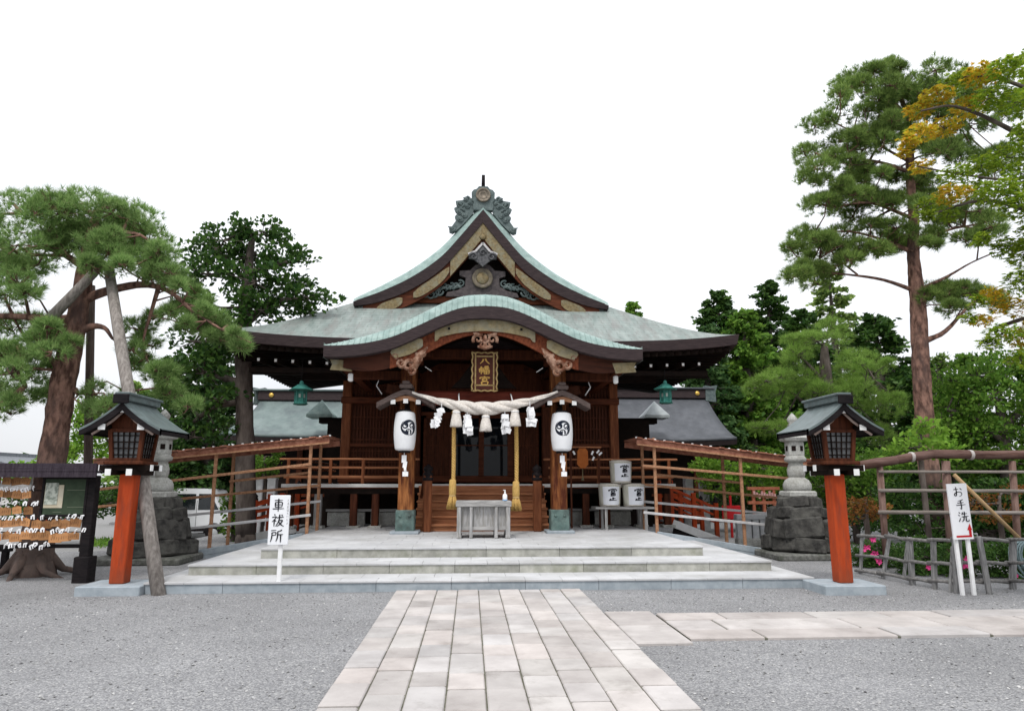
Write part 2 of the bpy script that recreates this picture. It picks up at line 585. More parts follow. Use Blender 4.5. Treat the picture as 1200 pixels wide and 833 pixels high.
M_woodx = mat('weathered_orange_timber', (0.24, 0.092, 0.043), (0.43, 0.185, 0.092), scale=4, stretch=(0.6, 3, 9), rough=0.65, bump=0.2, island=0.18, dirt=(0.24, 0.13, 0.085), dscale=2.5, dlo=.55, dhi=.8)
M_woodv = mat('weathered_orange_post', (0.14, 0.046, 0.020), (0.25, 0.090, 0.040), scale=3, stretch=(7, 7, .6), rough=0.65, bump=0.2, island=0.18, dirt=(0.09, 0.03, 0.015), dscale=2.2, dlo=.45, dhi=.7)
M_dark = mat('shade_dark_timber', (0.0075, 0.005, 0.004), (0.015, 0.0085, 0.0065), scale=6, rough=0.75)  # near-black tone has the shade of undersides and recesses put in; also dark timber
M_blk = mat('black_timber', (0.008, 0.007, 0.008), (0.019, 0.015, 0.016), scale=7, stretch=(1, 1, 5), rough=0.6, bump=0.1)
M_band = mat('layered_roof_edge', (0.036, 0.027, 0.029), (0.068, 0.050, 0.050), scale=5, stretch=(1, 1, 14), rough=0.85, bump=0.25, bscale=9)
M_copper = mat('patina_copper', (0.175, 0.218, 0.203), (0.275, 0.315, 0.295), scale=2.6, stretch=(2.2, .6, .6), rough=0.6, bump=0.0, detail=7, dirt=(0.19, 0.185, 0.175), dscale=1.7, dlo=0.45, dhi=0.72, spec=0.25)
M_lip = mat('bright_patina_lip', (0.22, 0.31, 0.29), (0.325, 0.415, 0.385), scale=6, rough=0.6, detail=7, dirt=(0.18, 0.25, 0.23), dscale=4, spec=0.2)
M_patdk = mat('dark_patina', (0.075, 0.10, 0.10), (0.15, 0.185, 0.18), scale=9, rough=0.6, bump=0.3, detail=7)
M_gold = mat('aged_gold', (0.135, 0.10, 0.052), (0.25, 0.195, 0.105), scale=16, rough=0.5, metal=0.35, bump=0.5, bscale=55, dirt=(0.22, 0.21, 0.15), dscale=6)
M_goldb = mat('bright_gold', (0.62, 0.38, 0.08), (0.75, 0.50, 0.14), scale=20, rough=0.35, metal=0.4)
M_pale = mat('pale_carved_wood', (0.22, 0.115, 0.072), (0.44, 0.29, 0.215), scale=9, rough=0.7, bump=0.2, dirt=(0.12, 0.045, 0.025), dscale=7, dlo=.42, dhi=.62)
M_white = mat('white_paint', (0.78, 0.78, 0.78), (0.84, 0.84, 0.84), scale=4, rough=0.55, dirt=(0.70, 0.70, 0.69), dscale=5)
M_whitew = mat('whitened_beam_end', (0.74, 0.74, 0.73), (0.80, 0.80, 0.79), scale=6, rough=0.6)
M_paper = mat('white_paper', (0.82, 0.82, 0.83), (0.87, 0.87, 0.88), scale=8, rough=0.8, bump=0.1)
M_rope = mat('pale_hemp', (0.58, 0.53, 0.48), (0.76, 0.715, 0.66), scale=26, stretch=(1, 1, 1), rough=0.9, bump=0.5, bscale=60)
M_yrope = mat('golden_straw', (0.48, 0.29, 0.085), (0.66, 0.44, 0.16), scale=16, stretch=(6, 6, 1), rough=0.85, bump=0.6, bscale=40)
M_greyw = mat('silvered_timber', (0.25, 0.25, 0.25), (0.44, 0.43, 0.425), scale=4, stretch=(9, 9, 1), rough=0.85, bump=0.3, dirt=(0.22, 0.205, 0.18), dscale=3, island=0.08)
M_greyh = mat('silvered_timber_rail', (0.23, 0.225, 0.22), (0.40, 0.39, 0.38), scale=4, stretch=(1, 6, 6), rough=0.85, bump=0.3, island=0.10)
M_verm = mat('vermilion_paint', (0.34, 0.045, 0.012), (0.42, 0.062, 0.017), scale=3, rough=0.6, stretch=(5, 5, .8), dirt=(0.21, 0.045, 0.024), dscale=2.2, dlo=0.48, dhi=0.72, bump=0.15, bscale=14)
M_granite = mat('granite', (0.33, 0.33, 0.31), (0.52, 0.52, 0.49), scale=30, rough=0.9, bump=0.4, dirt=(0.23, 0.225, 0.20), dscale=3, detail=8)
M_rock = mat('mossy_dark_rock', (0.030, 0.029, 0.028), (0.085, 0.082, 0.075), scale=7, rough=0.95, bump=0.9, bscale=14, dirt=(0.15, 0.147, 0.132), dscale=2.2, dlo=0.5, dhi=0.85, detail=8)
M_tin = mat('brown_rail_timber', (0.27, 0.135, 0.075), (0.44, 0.24, 0.14), scale=5, stretch=(4, 4, 4), rough=0.75, bump=0.1, island=0.12)
M_tinr = mat('rusty_brown_board', (0.20, 0.078, 0.050), (0.37, 0.17, 0.115), scale=9, rough=0.8, bump=0.2, island=0.2)
M_cyp = mat('grey_rail_pipe', (0.42, 0.41, 0.41), (0.56, 0.55, 0.55), scale=5, rough=0.6)
M_ink = mat('black_ink', (0.012, 0.012, 0.016), (0.02, 0.02, 0.025), scale=9, rough=0.6)
M_red = mat('red_paint', (0.45, 0.018, 0.022), (0.5, 0.025, 0.03), scale=9, rough=0.6)
M_glass = mat('dark_window_glass', (0.004, 0.006, 0.009), (0.006, 0.009, 0.014), scale=2, rough=0.03, spec=0.22)
M_bark = mat('red_pine_bark', (0.075, 0.042, 0.033), (0.27, 0.155, 0.118), scale=11, stretch=(1, 1, 0.4), rough=0.95, bump=1.0, bscale=10, dirt=(0.085, 0.055, 0.048), dscale=3, dlo=0.5, dhi=0.65, lo=.38, hi=.62)
M_barkg = mat('grey_brown_bark', (0.065, 0.052, 0.046), (0.15, 0.125, 0.11), scale=7, stretch=(1, 1, 0.3), rough=0.95, bump=0.9, bscale=12)
M_tomoe = mat('indigo_print', (0.012, 0.016, 0.028), (0.02, 0.025, 0.04), scale=5, rough=0.7)
M_lantern = mat('lantern_paper', (0.74, 0.75, 0.77), (0.80, 0.81, 0.82), scale=3, rough=0.75)
M_plaque = mat('plaque_lacquer', (0.045, 0.014, 0.010), (0.075, 0.022, 0.014), scale=6, rough=0.5)
M_greenboard = mat('green_felt_board', (0.040, 0.058, 0.038), (0.055, 0.078, 0.050), scale=8, rough=0.9)
def objtint(m, lo, hi):
    n, l = m.node_tree.nodes, m.node_tree.links
    b = n['Principled BSDF']
    g = n.new('ShaderNodeObjectInfo')
    mr = n.new('ShaderNodeMapRange')
    mr.inputs[3].default_value, mr.inputs[4].default_value = lo, hi
    l.new(g.outputs['Random'], mr.inputs[0])
    hs = n.new('ShaderNodeHueSaturation')
    l.new(mr.outputs[0], hs.inputs['Value'])
    old = b.inputs['Base Color'].links[0].from_socket
    l.new(old, hs.inputs['Color'])
    l.new(hs.outputs[0], b.inputs['Base Color'])
M_ema = mat('votive_wood', (0.38, 0.17, 0.065), (0.58, 0.32, 0.15), scale=3, stretch=(1, 1, 6), rough=0.75, dirt=(0.32, 0.14, 0.06), dscale=3, coords='Object')

objtint(M_ema, .42, 1.35)
# old plated bark is grey at the foot of a red pine and redder higher up
def greyfoot(m, z0, z1, grey, most=0.8):
    n, l = m.node_tree.nodes, m.node_tree.links
    b = n['Principled BSDF']
    t = n.new('ShaderNodeTexCoord')
    sx = n.new('ShaderNodeSeparateXYZ')
    l.new(t.outputs['Object'], sx.inputs[0])
    mr = n.new('ShaderNodeMapRange')
    mr.inputs[1].default_value, mr.inputs[2].default_value = z0, z1
    mr.inputs[3].default_value, mr.inputs[4].default_value = most, 0.0
    l.new(sx.outputs['Z'], mr.inputs[0])
    old = b.inputs['Base Color'].links[0].from_socket
    mm = n.new('ShaderNodeMix')
    mm.data_type = 'RGBA'
    l.new(mr.outputs[0], mm.inputs[0])
    l.new(old, mm.inputs[6])
    mm.inputs[7].default_value = (*grey, 1)
    l.new(mm.outputs[2], b.inputs['Base Color'])
greyfoot(M_bark, 0.6, 2.6, (0.115, 0.092, 0.082))
greyfoot(M_verm, 0.12, 0.40, (0.17, 0.055, 0.03), 0.6)
# seams of the copper sheeting, as a fine bump in plan
def seam(m, axis='X', step=0.45, rows=0.22):
    n, l = m.node_tree.nodes, m.node_tree.links
    b = n['Principled BSDF']
    t = n.new('ShaderNodeTexCoord')
    br = n.new('ShaderNodeTexBrick')
    br.inputs['Scale'].default_value = 1.0
    br.inputs['Mortar Size'].default_value = 0.012
    br.inputs['Brick Width'].default_value = step
    br.inputs['Row Height'].default_value = rows
    br.inputs['Color1'].default_value = (1, 1, 1, 1)
    br.inputs['Color2'].default_value = (0.88, 0.88, 0.88, 1)
    br.inputs['Mortar'].default_value = (0.55, 0.55, 0.55, 1)
    mp = n.new('ShaderNodeMapping')
    if axis == 'Y': mp.inputs['Rotation'].default_value = (0, 0, R(90))
    l.new(t.outputs['Object'], mp.inputs['Vector'])
    l.new(mp.outputs[0], br.inputs['Vector'])
    old = b.inputs['Base Color'].links[0].from_socket
    mm = n.new('ShaderNodeMix')
    mm.data_type = 'RGBA'
    mm.blend_type = 'MULTIPLY'
    mm.inputs[0].default_value = 0.6
    l.new(old, mm.inputs[6])
    l.new(br.outputs['Color'], mm.inputs[7])
    l.new(mm.outputs[2], b.inputs['Base Color'])
seam(M_copper, 'X', 0.5, 0.17)

# ================================================================== ground, paths
g = MB()
def sstep(a, b, x):
    t = max(0.0, min(1.0, (x - a) / (b - a)))
    return t * t * (3 - 2 * t)
def dip(x, y):
    """the lot beyond the trees lies half a metre lower"""
    return -0.52 * sstep(16.8, 20.5, y) * sstep(8.0, 10.0, -x)
GX = [-260, -120, -60, -40, -30, -24] + [-20 + .5 * i for i in range(32)] + [-3, 0, 5, 12, 25, 60, 120, 260]
GYS = [-60, -20, 0, 8, 14, 16] + [16.5 + .5 * i for i in range(12)] + [24, 30, 40, 60, 100, 200, 400]
g.grid(lambda u, v: (GX[round(u * (len(GX) - 1))], GYS[round(v * (len(GYS) - 1))], dip(GX[round(u * (len(GX) - 1))], GYS[round(v * (len(GYS) - 1))])), len(GX) - 1, len(GYS) - 1, smooth=False)
tag(g.build('ground', M_gravel), kind='structure')

def paving(name, cols, y0, y1, lens, axis='Y', z=0.035, gap=0.019, seed=3):
    """rows of bevelled slabs between column edges"""
    rr = random.Random(seed)
    mb = MB()
    for a, b in zip(cols[:-1], cols[1:]):
        y = y0 - rr.uniform(0, lens[0] * .6)
        while y < y1:
            L = rr.uniform(*lens)
            lo, hi = max(y, y0), min(y + L, y1)
            if y1 - hi < 0.15: hi = y1
            if hi - lo > 0.08:
                dz = rr.uniform(-0.005, 0.005)
                c = ((a + b) / 2, (lo + hi) / 2, z / 2 + dz - 0.03)
                d = (b - a - gap * rr.uniform(.4, .7), hi - lo - gap * rr.uniform(1.1, 1.6), z + 0.06)
                if axis == 'X': c, d = (c[1], c[0], c[2]), (d[1], d[0], d[2])
                mb.box(c, d, bev=0.009, rz=rr.uniform(-.003, .003))
            y += L
            if hi >= y1: break
    return tag(mb.build(name, M_slab), kind='structure')
PW = 1.36
cols = [-PW + 2 * PW * i / 9 for i in range(10)]
paving('path', cols, -3.0, 10.56, (0.36, 0.70), seed=5)
tag(MB().box((0, 3.78, 0.004), (2 * PW - .02, 13.5, 0.03)).build('path_bed', M_joint), kind='structure')
ya, yb = at(1000, 748.5, Z=0).y, at(1000, 719, Z=0).y
xa = PW + 0.60
paving('side_path', [ya, ya + (yb - ya) * .30, ya + (yb - ya) * .70, yb], xa, 26, (0.7, 1.5), axis='X', seed=9)
tag(MB().box(((xa + 26) / 2, (ya + yb) / 2, 0.004), (26 - xa - .02, yb - ya - .02, 0.03)).build('side_path_bed', M_joint), kind='structure')
paving('path_border', [PW + 0.006, PW + 0.585], at(770, 757, Z=0).y, at(720, 719, Z=0).y, (1.2, 1.6), seed=2)

# distant asphalt lot on the far side of the trees
tag(MB().grid(lambda u, v: (-60 + 50 * u, 20.6 + 30 * v, -0.516), 2, 2, False).build('road', mat('asphalt', (0.20, 0.198, 0.195), (0.27, 0.266, 0.262), scale=30, rough=0.95, bump=0.2)), kind='structure')

# ================================================================== stone terrace with three steps
ter = thing('stone_terrace', 'wide pale stone terrace of three low steps in front of the shrine hall', 'steps', (0, 14, 0))
TY = [10.62, 11.40, 12.22]
TX = [4.98, 4.68, 3.82]
TZ = [0.15, 0.31, 0.475]
def tier(i, back):
    hw, y0, z1 = TX[i], TY[i], TZ[i]
    z0 = 0 if i == 0 else TZ[i - 1]
    rr = random.Random(20 + i)
    face = MB()
    n = [9, 9, 6][i]
    w = 2 * hw / n
    for k in range(n):
        face.box((-hw + w * (k + .5), y0 + 0.19, (z0 - 0.05 + z1 - 0.012) / 2), (w - 0.004, 0.36, z1 - z0 + 0.05 - 0.012), bev=0.006)
    for s in (-1, 1):
        for k in range(8):
            L = (back - y0 - .38) / 8
            face.box((s * (hw - .17), y0 + .38 + L * (k + .5), (z0 - .05 + z1 - .012) / 2), (0.34, L - .004, z1 - z0 + .05 - .012), bev=0.006)
    st = face.build('step', [M_kerbblue, M_riser, M_riser][i], ter)
    top = MB()
    yy = y0 - 0.012
    j = 0
    while yy < back:
        d = 0.40 if j == 0 else 0.46
        m = n * 2
        off = 0 if j % 2 == 0 else hw / m
        xs = [-hw - .012] + [-hw + off + 2 * hw / m * q for q in range(1 if off == 0 else 0, m)] + [hw + .012]
        xs = sorted(x for x in set(xs) if -hw - .013 <= x <= hw + .013)
        for p, q in zip(xs[:-1], xs[1:]):
            top.box(((p + q) / 2, yy + d / 2, z1 - 0.006), (q - p - .004, d - .004, 0.03), bev=0.004)
        yy += d
        j += 1
    top.build('tread', M_tread, st)
    core = MB().box((0, (y0 + .3 + back) / 2, (z1 - .04) / 2), (2 * hw - .5, back - y0 - .4, z1 - .04))
    core.build('core', M_joint, st)
tier(0, 14.2); tier(1, 15.6); tier(2, 18.6)
# ================================================================== the shrine hall
hall = thing('shrine_hall', 'large dark timber shrine hall with patina copper gabled roof and curved porch gable', 'shrine', (0, 19, 0))
W, YE, GY, VY, YB = 6.46, 16.5, 19.2, 18.9, 25.0
YC, HD = (YE + YB) / 2, (YB - YE) / 2
FX = [0, .3, .59, 1.19, 2.0, 2.81, 3.56, 4.5, 5.5, 6.46]
FZ = [9.60, 9.27, 8.94, 8.25, 7.59, 7.10, 6.70, 6.12, 5.53, 5.02]
BX = [0, .3, .59, 1.19, 2.0, 2.81, 3.56, 4.2]
BZ = [9.33, 8.95, 8.58, 7.88, 7.27, 6.85, 6.55, 6.3]
def smooth_interp(x, X, Z):
    # monotone-ish cubic through the points
    x = abs(x)
    for i in range(len(X) - 1):
        if x <= X[i + 1] or i == len(X) - 2:
            h = X[i + 1] - X[i]
            t = (x - X[i]) / h
            def sl(k):
                if k <= 0: return (Z[1] - Z[0]) / (X[1] - X[0])
                if k >= len(X) - 1: return (Z[-1] - Z[-2]) / (X[-1] - X[-2])
                return (Z[k + 1] - Z[k - 1]) / (X[k + 1] - X[k - 1])
            a, b = sl(i) * h, sl(i + 1) * h
            return (2*t**3 - 3*t*t + 1) * Z[i] + (t**3 - 2*t*t + t) * a + (-2*t**3 + 3*t*t) * Z[i + 1] + (t**3 - t*t) * b
def F(x): return smooth_interp(x, FX, FZ)
def FB(x): return smooth_interp(x, BX, BZ)
def G(y): return 5.02 + 1.62 * max(0, (y - YE) / (GY - YE)) ** 1.12
def rise(x, y): return 0.24 * (min(1, abs(x) / W) ** 4) * (min(1, abs(y - YC) / HD) ** 4)
def hipx(y):
    z = G(y)
    lo, hi = 0.0, W
    for _ in range(40):
        m = (lo + hi) / 2
        if F(m) > z: lo = m
        else: hi = m
    return hi
def hipy(x):
    z = F(x)
    lo, hi = YE, GY
    for _ in range(40):
        m = (lo + hi) / 2
        if G(m) < z: lo = m
        else: hi = m
    return lo
HX = hipx(GY)
roof = MB()
def front(u, v, back=False):
    y = YE + v * (GY - YE + .15)
    yy = min(y, GY)
    x = (2 * u - 1) * hipx(yy)
    z = G(y) + rise(x, y)
    return (x, (2 * YC - y) if back else y, z)
roof.grid(lambda u, v: front(u, v), 48, 16)
roof.grid(lambda u, v: front(u, v, True), 48, 8, flip=True)
def side(s):
    def fn(u, v):
        x = W * (1 - u)
        if x > HX: y0 = hipy(x)
        else: y0 = GY - 0.28 * min(1, (HX - x) / 0.25)
        y1 = 2 * YC - y0
        y = y0 + (y1 - y0) * v
        return (s * x, y, F(x) + rise(x, y))
    return fn
roof.grid(side(1), 44, 40)
roof.grid(side(-1), 44, 40, flip=True)
roof_o = roof.build('roof', M_copper, hall)

# verge lip and layered verge band of the front gable
XV = 3.60
lip = MB()
def lipf(s):
    def fn(u, v):
        x = XV * u
        za, zb = F(x) - 0.0, FB(x)
        k = max(0.0, 1 - max(0, x - 3.1) / 0.5)
        y = GY - .28 - 0.24 * v
        curve = v ** 1.6
        return (s * x, y, za + (zb - za) * curve + 0.004)
    return fn
lip.grid(lipf(1), 40, 5); lip.grid(lipf(-1), 40, 5, flip=True)
lip.build('verge_lip', M_lip, roof_o)
vb = MB()
YV = GY - .52
for s in (1, -1):
    def vf(u, v, s=s):
        x = XV * u
        th = 0.37 * (1 - 0.30 * u ** 2 - 0.42 * u ** 6)
        return (s * x, YV + 0.05 * v, FB(x) - 0.004 - th * v)
    vb.slab(vf, 40, 6, (0, 0.16, 0.0))
vb.build('verge_band', M_band, roof_o)
# bargeboards with gold fittings
hb = MB()
def board(x, t):
    """t 0 top edge, 1 lower edge of the bargeboard"""
    top = FB(x) - 0.37 * (1 - 0.45 * (x / XV) ** 2)
    return top - t * (0.52 - 0.045 * x)
for s in (1, -1):
    hb.slab(lambda u, v, s=s: (s * 3.35 * u, YV + .12, board(3.35 * u, v) + .03 * (1 - v)), 36, 3, (0, 0.09, 0))
hb.build('bargeboard', M_woodh, hall)
for s in (1, -1):
    for x0, x1, nm in ((0.95, 1.95, 'a'), (2.25, 2.95, 'b')):
        q = MB()
        def fit(u, v, s=s, x0=x0, x1=x1):
            x = x0 + (x1 - x0) * u
            e = 1 - (2 * u - 1) ** 4 * .55
            t = 0.5 + (v - .5) * 0.72 * e
            return (s * x, YV + .085, board(x, t))
        q.slab(fit, 12, 4, (0, 0.033, 0))
        q.build('gold_fitting', M_gold, hall)
q = MB()
q.slab(lambda u, v: ((2 * u - 1) * .92, YV + .08, board(abs(2 * u - 1) * .92, 0.02) + (-(0.50 - 0.03 * abs(2*u-1))) * v + (0.06 * (1 - abs(2*u-1))) * v), 24, 4, (0, 0.038, 0))
q.build('gold_fitting', M_gold, hall)
crest = MB()
crest.lathe([(0.0, 0.03), (0.07, 0.025), (0.10, 0.0)], n=14)
crest.v = [(v[0], YV + .075 - v[2], 8.53 + v[1]) for v in crest.v]
crest.build('gold_boss', M_gold, hall)
# gable wall
gw = MB()
gp = [(-3.3, 6.3), (3.3, 6.3)] + [(x, FB(x) - .3) for x in np.linspace(3.3, 0, 20)] + [(-x, FB(x) - .3) for x in np.linspace(0.15, 3.3, 20)]
gw.prism(gp, (0, GY + .22, 0), (1, 0, 0), (0, 0, 1), 0.12)
gw.prism(gp, (0, 22.2, 0), (1, 0, 0), (0, 0, 1), 0.12)
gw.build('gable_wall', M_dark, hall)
gb = MB().box((0, GY - .06, 6.73), (5.3, .16, .20), bev=.02)
gb.build('gable_beam', M_woodh, hall)
gs = MB()
gs.box((0, GY + .06, 7.12), (2.9, .12, .16), bev=.02).box((0, GY + .06, 7.5), (.3, .14, .8), bev=.02)
gs.build('gable_strut', M_dark, hall)
# carved frog-leg strut with crest, patina clouds, pendant
YG = GY - .12
kc = MB()
kp = [(-1.05, 6.80), (1.05, 6.80), (1.0, 6.92), (.72, 6.98), (.5, 7.1), (.48, 7.36), (.66, 7.42), (.66, 7.56), (.36, 7.58), (.2, 7.74), (0, 7.8),
      (-.2, 7.74), (-.36, 7.58), (-.66, 7.56), (-.66, 7.42), (-.48, 7.36), (-.5, 7.1), (-.72, 6.98), (-1.0, 6.92)]
kc.prism(kp, (0, YG, 0), (1, 0, 0), (0, 0, 1), 0.14)
kc.v = [(a, b + .0, c) for a, b, c in kc.v]
carve = kc.build('carved_strut', mat('dark_carved_wood', (0.055, 0.048, 0.05), (0.10, 0.085, 0.085), scale=12, rough=0.7, bump=0.3), hall)
cr_ = MB()
cr_.lathe([(0.0, 0.05), (.14, .045), (.20, .03), (.22, 0.0), (.28, 0.0), (.30, .05), (.27, .075), (.235, .05)], n=22)
cr_.v = [(v[0], YG - .16 - v[2], 7.33 + v[1]) for v in cr_.v]
cr_.build('crest_ring', mat('tarnished_crest', (0.10, 0.085, 0.07), (0.2, 0.17, 0.12), scale=9, rough=0.5), carve)
cg = MB()
cg.lathe([(0.0, 0.06), (.15, .055), (.19, .03)], n=20)
cg.v = [(v[0], YG - .175 - v[2], 7.33 + v[1]) for v in cg.v]
cg.build('gold_disc', M_gold, carve)
for s in (1, -1):
    cl = MB()
    rr = random.Random(4)
    for k in range(9):
        x = 0.62 + k * 0.125
        z = 7.22 - 0.045 * k + rr.uniform(-.07, .09)
        cl.spiral((s * x, YG - .08 - rr.uniform(0, .05), z), (s, 0, 0), (0, 0, 1), rr.uniform(.09, .15), 1.2, .032, start=rr.uniform(0, 6), hand=rr.choice((1, -1)))
    for k in range(6):
        cl.tube([(s * (0.6 + .2 * k), YG - .08, 7.05), (s * (.72 + .2 * k), YG - .12, 7.12 - .03 * k), (s * (.85 + .2 * k), YG - .08, 6.98 - .01 * k)], [.04, .05, .02], 6)
    cl.build('cloud_carving', M_patdk, carve)
pn = MB()
pp = [(0, 8.28), (.12, 8.18), (.2, 8.05), (.36, 7.98), (.4, 7.86), (.26, 7.84), (.14, 7.74), (0, 7.62), (-.14, 7.74), (-.26, 7.84), (-.4, 7.86), (-.36, 7.98), (-.2, 8.05), (-.12, 8.18)]
pn.prism(pp, (0, YV + .10, 0), (1, 0, 0), (0, 0, 1), 0.10)
for s in (1, -1):
    pn.spiral((s * .26, YV - .02, 7.9), (s, 0, 0), (0, 0, 1), .13, 1.3, .035)
pn.spiral((0, YV - .02, 8.02), (1, 0, 0), (0, 0, 1), .1, 1.2, .03)
pend = pn.build('gable_pendant', mat('dark_silver_carving', (0.06, 0.06, 0.065), (0.14, 0.14, 0.145), scale=12, rough=0.55, bump=0.3), hall)
pe = MB()
for s in (1, -1):
    pe.bar((0, YV - .02, 8.31), (s * .21, YV - .02, 8.06), .03, .06)
    pe.bar((s * .21, YV - .02, 8.06), (s * .42, YV - .02, 7.98), .03, .05)
pe.build('pendant_trim', mat('silvered_trim', (0.42, 0.40, 0.40), (0.55, 0.53, 0.53), scale=9, rough=0.6), pend)

# ridge with its ornament
rd = MB()
rd.box((0, (GY + 22.3) / 2 + .1, 9.66), (.42, 22.3 - GY - .2, .42), bev=.04).box((0, (GY + 22.3) / 2 + .1, 9.90), (.56, 22.3 - GY - .2, .08), bev=.02)
rd.build('ridge', M_patdk, roof_o)
YO = GY - .34
on = MB()
shield = [(-.27, 9.40), (.27, 9.40), (.30, 9.55), (.27, 9.64), (.33, 9.72), (.34, 9.94), (.28, 10.02), (.19, 10.05), (.13, 10.13), (-.13, 10.13), (-.19, 10.05), (-.28, 10.02), (-.34, 9.94), (-.33, 9.72), (-.27, 9.64), (-.30, 9.55)]
on.prism(shield, (0, YO + .05, 0), (1, 0, 0), (0, 0, 1), 0.18)
for s in (1, -1):
    base = [(.22, 9.66), (.34, 9.78), (.40, 9.74), (.46, 9.84), (.56, 9.80), (.58, 9.72), (.66, 9.70), (.80, 9.68), (.78, 9.58), (.74, 9.52), (.84, 9.46), (.80, 9.36), (.74, 9.30), (.82, 9.20), (.78, 9.08), (.86, 8.96), (.92, 8.86), (.98, 8.84), (.97, 8.74), (.88, 8.70), (.78, 8.76), (.56, 8.98), (.3, 9.3)]
    on.prism([(s * x, z) for x, z in base], (0, YO + .04, 0), (1, 0, 0), (0, 0, 1), .12)
    rr = random.Random(8)
    for cx, cz, r in ((.46, 9.72, .10), (.64, 9.58, .12), (.44, 9.52, .10), (.66, 9.34, .12), (.34, 9.62, .08), (.88, 8.82, .08), (.64, 9.12, .09), (.52, 9.24, .08)):
        on.spiral((s * cx, YO - .09, cz), (s, 0, 0), (0, 0, 1), r, 1.25, .03, start=rr.uniform(0, 6), hand=rr.choice((-1, 1)))
        for q in range(2):
            a = rr.uniform(-.4, 1.2)
            on.tube([(s * (cx - .06), YO - .06, cz - .06), (s * (cx + .03), YO - .11, cz + .03 * q), (s * (cx + .10 * math.cos(a) + .05), YO - .06, cz + .12 * math.sin(a))], [.02, .042, .012], 6)
on.v = [(a, b, c - .06) for a, b, c in on.v]
orn = on.build('ridge_ornament', M_patdk, roof_o)
od = MB()
od.lathe([(0.0, 0.02), (.09, .02), (.1, .035), (.12, .02), (.15, .02), (.17, .05), (.21, .06), (.22, 0)], n=24)
od.v = [(v[0], YO - .13 - v[2], 9.79 + v[1]) for v in od.v]
od.build('crest_disc', mat('bronze_crest', (0.13, 0.11, 0.09), (0.26, 0.22, 0.17), scale=14, rough=0.5, metal=0.3), hall)
sp = MB()
sp.tube([(0, YO + .0, 9.98), (0, YO - .06, 10.2), (0, YO - .14, 10.42)], [.06, .055, .05], 10)
sp.build('ridge_spike', M_blk, hall)

# eave band, soffit, rafters
def eave_pt(i, n=40):
    """perimeter of the eave, front corner to corner then along both sides"""
    pass
per = []
for i in range(41):
    x = -W + 2 * W * i / 40
    per.append((x, YE))
left = [(-W, YE + (YB - YE) * i / 36) for i in range(36, 0, -1)]
right = [(W, YE + (YB - YE) * i / 36) for i in range(1, 37)]
loop = left + per + right
def zt(p): return 5.02 + rise(*p)
def inward(p, d):
    x = max(-W + d, min(W - d, p[0]))
    y = max(YE + d, min(YB - d, p[1]))
    return (x, y)
eb = MB()
n = len(loop)
V = []
for p in loop:
    a, b, c = inward(p, -.0), inward(p, .05), inward(p, .30)
    V += [(a[0], a[1], zt(p) + .004), (b[0], b[1], zt(p) - .25), (c[0], c[1], zt(p) - .25)]
eb.add(V, [(3 * i + k, 3 * i + k + 1, 3 * i + k + 4, 3 * i + k + 3) for i in range(n - 1) for k in (0, 1)])
eb.build('eave_band', M_band, roof_o)
so = MB()
HWX, HWY = 3.68, 18.45
V = []
for p in loop:
    a = inward(p, .25)
    b = (max(-HWX, min(HWX, p[0] * HWX / W if p[1] == YE else p[0])), max(HWY, min(23.4, p[1])))
    if p[1] == YE: b = (p[0] * HWX / W, HWY)
    V += [(a[0], a[1], zt(p) - .24), (b[0], b[1], 5.15)]
so.add(V, [(2 * i, 2 * i + 1, 2 * i + 3, 2 * i + 2) for i in range(n - 1)])
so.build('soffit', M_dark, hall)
rf = MB()
for i in range(61):
    t = -1 + 2 * i / 60
    xo, xi = t * (W - .2), t * HWX
    p = (xo, YE)
    rf.bar((xo, YE + .16, zt(p) - .33), (xi, HWY, 5.02), .085, .10)
for s in (1, -1):
    for i in range(27):
        y = YE + .3 + i * .3
        yi = max(HWY, min(23.4, y))
        rf.bar((s * (W - .16), y, zt((s * W, y)) - .33), (s * HWX, yi, 5.02), .085, .10)
rf.build('rafters', M_dark, hall)
# bracket arms below the eave, each with a whitened end
for s in (1, -1):
    for k in range(7):
        x = s * (3.05 + .42 * k)
        y0 = 17.05
        z0 = 4.46 + .02 * k
        o = MB().bar((x, y0, z0), (x * .93, 18.4, z0 - .02), .10, .13).build('bracket_arm', M_dark, hall)
        MB().box((x, y0 - .012, z0), (.058, .02, .07)).build('whitened_end', M_whitew, o)
    o = MB()
    o.box((s * 3.9, 17.9, 4.3), (1.5, .2, .2)).box((s * 4.9, 18.3, 4.5), (2.6, .22, .2)).box((s * 4.4, 17.3, 4.36), (2.9, .12, .12))
    o.build('eave_purlin', M_dark, hall)

# walls
wl_ = MB()
wl_.box((-2.75, 18.62, 3.2), (1.9, .16, 3.6)).box((2.75, 18.62, 3.2), (1.9, .16, 3.6)).box((0, 18.66, 4.35), (3.6, .16, 1.3))
for s in (1, -1):
    wl_.box((s * 3.62, 21.0, 3.2), (.16, 4.7, 3.6))
wl_.box((0, 23.45, 3.2), (7.2, .16, 3.6))
wl_.build('wall', M_wood, hall)
MB().box((0, 21, 1.2), (7.0, 4.6, .5)).build('floor', M_dark, hall)
MB().box((0, 20.4, 3.1), (3.5, .1, 3.4)).build('inner_wall', M_dark, hall)
for x in (-3.6, -1.75, 1.75, 3.6):
    MB().box((x, 18.5, 3.2), (.24, .24, 3.6), bev=.02).build('wall_post', M_woodv if abs(x) > 2 else M_wood, hall)
for z, h in ((1.66, .16), (3.74, .17), (4.66, .2)):
    MB().box((0, 18.42, z), (7.5, .14, h), bev=.015).build('wall_beam', M_woodh if z < 4.5 else M_wood, hall)
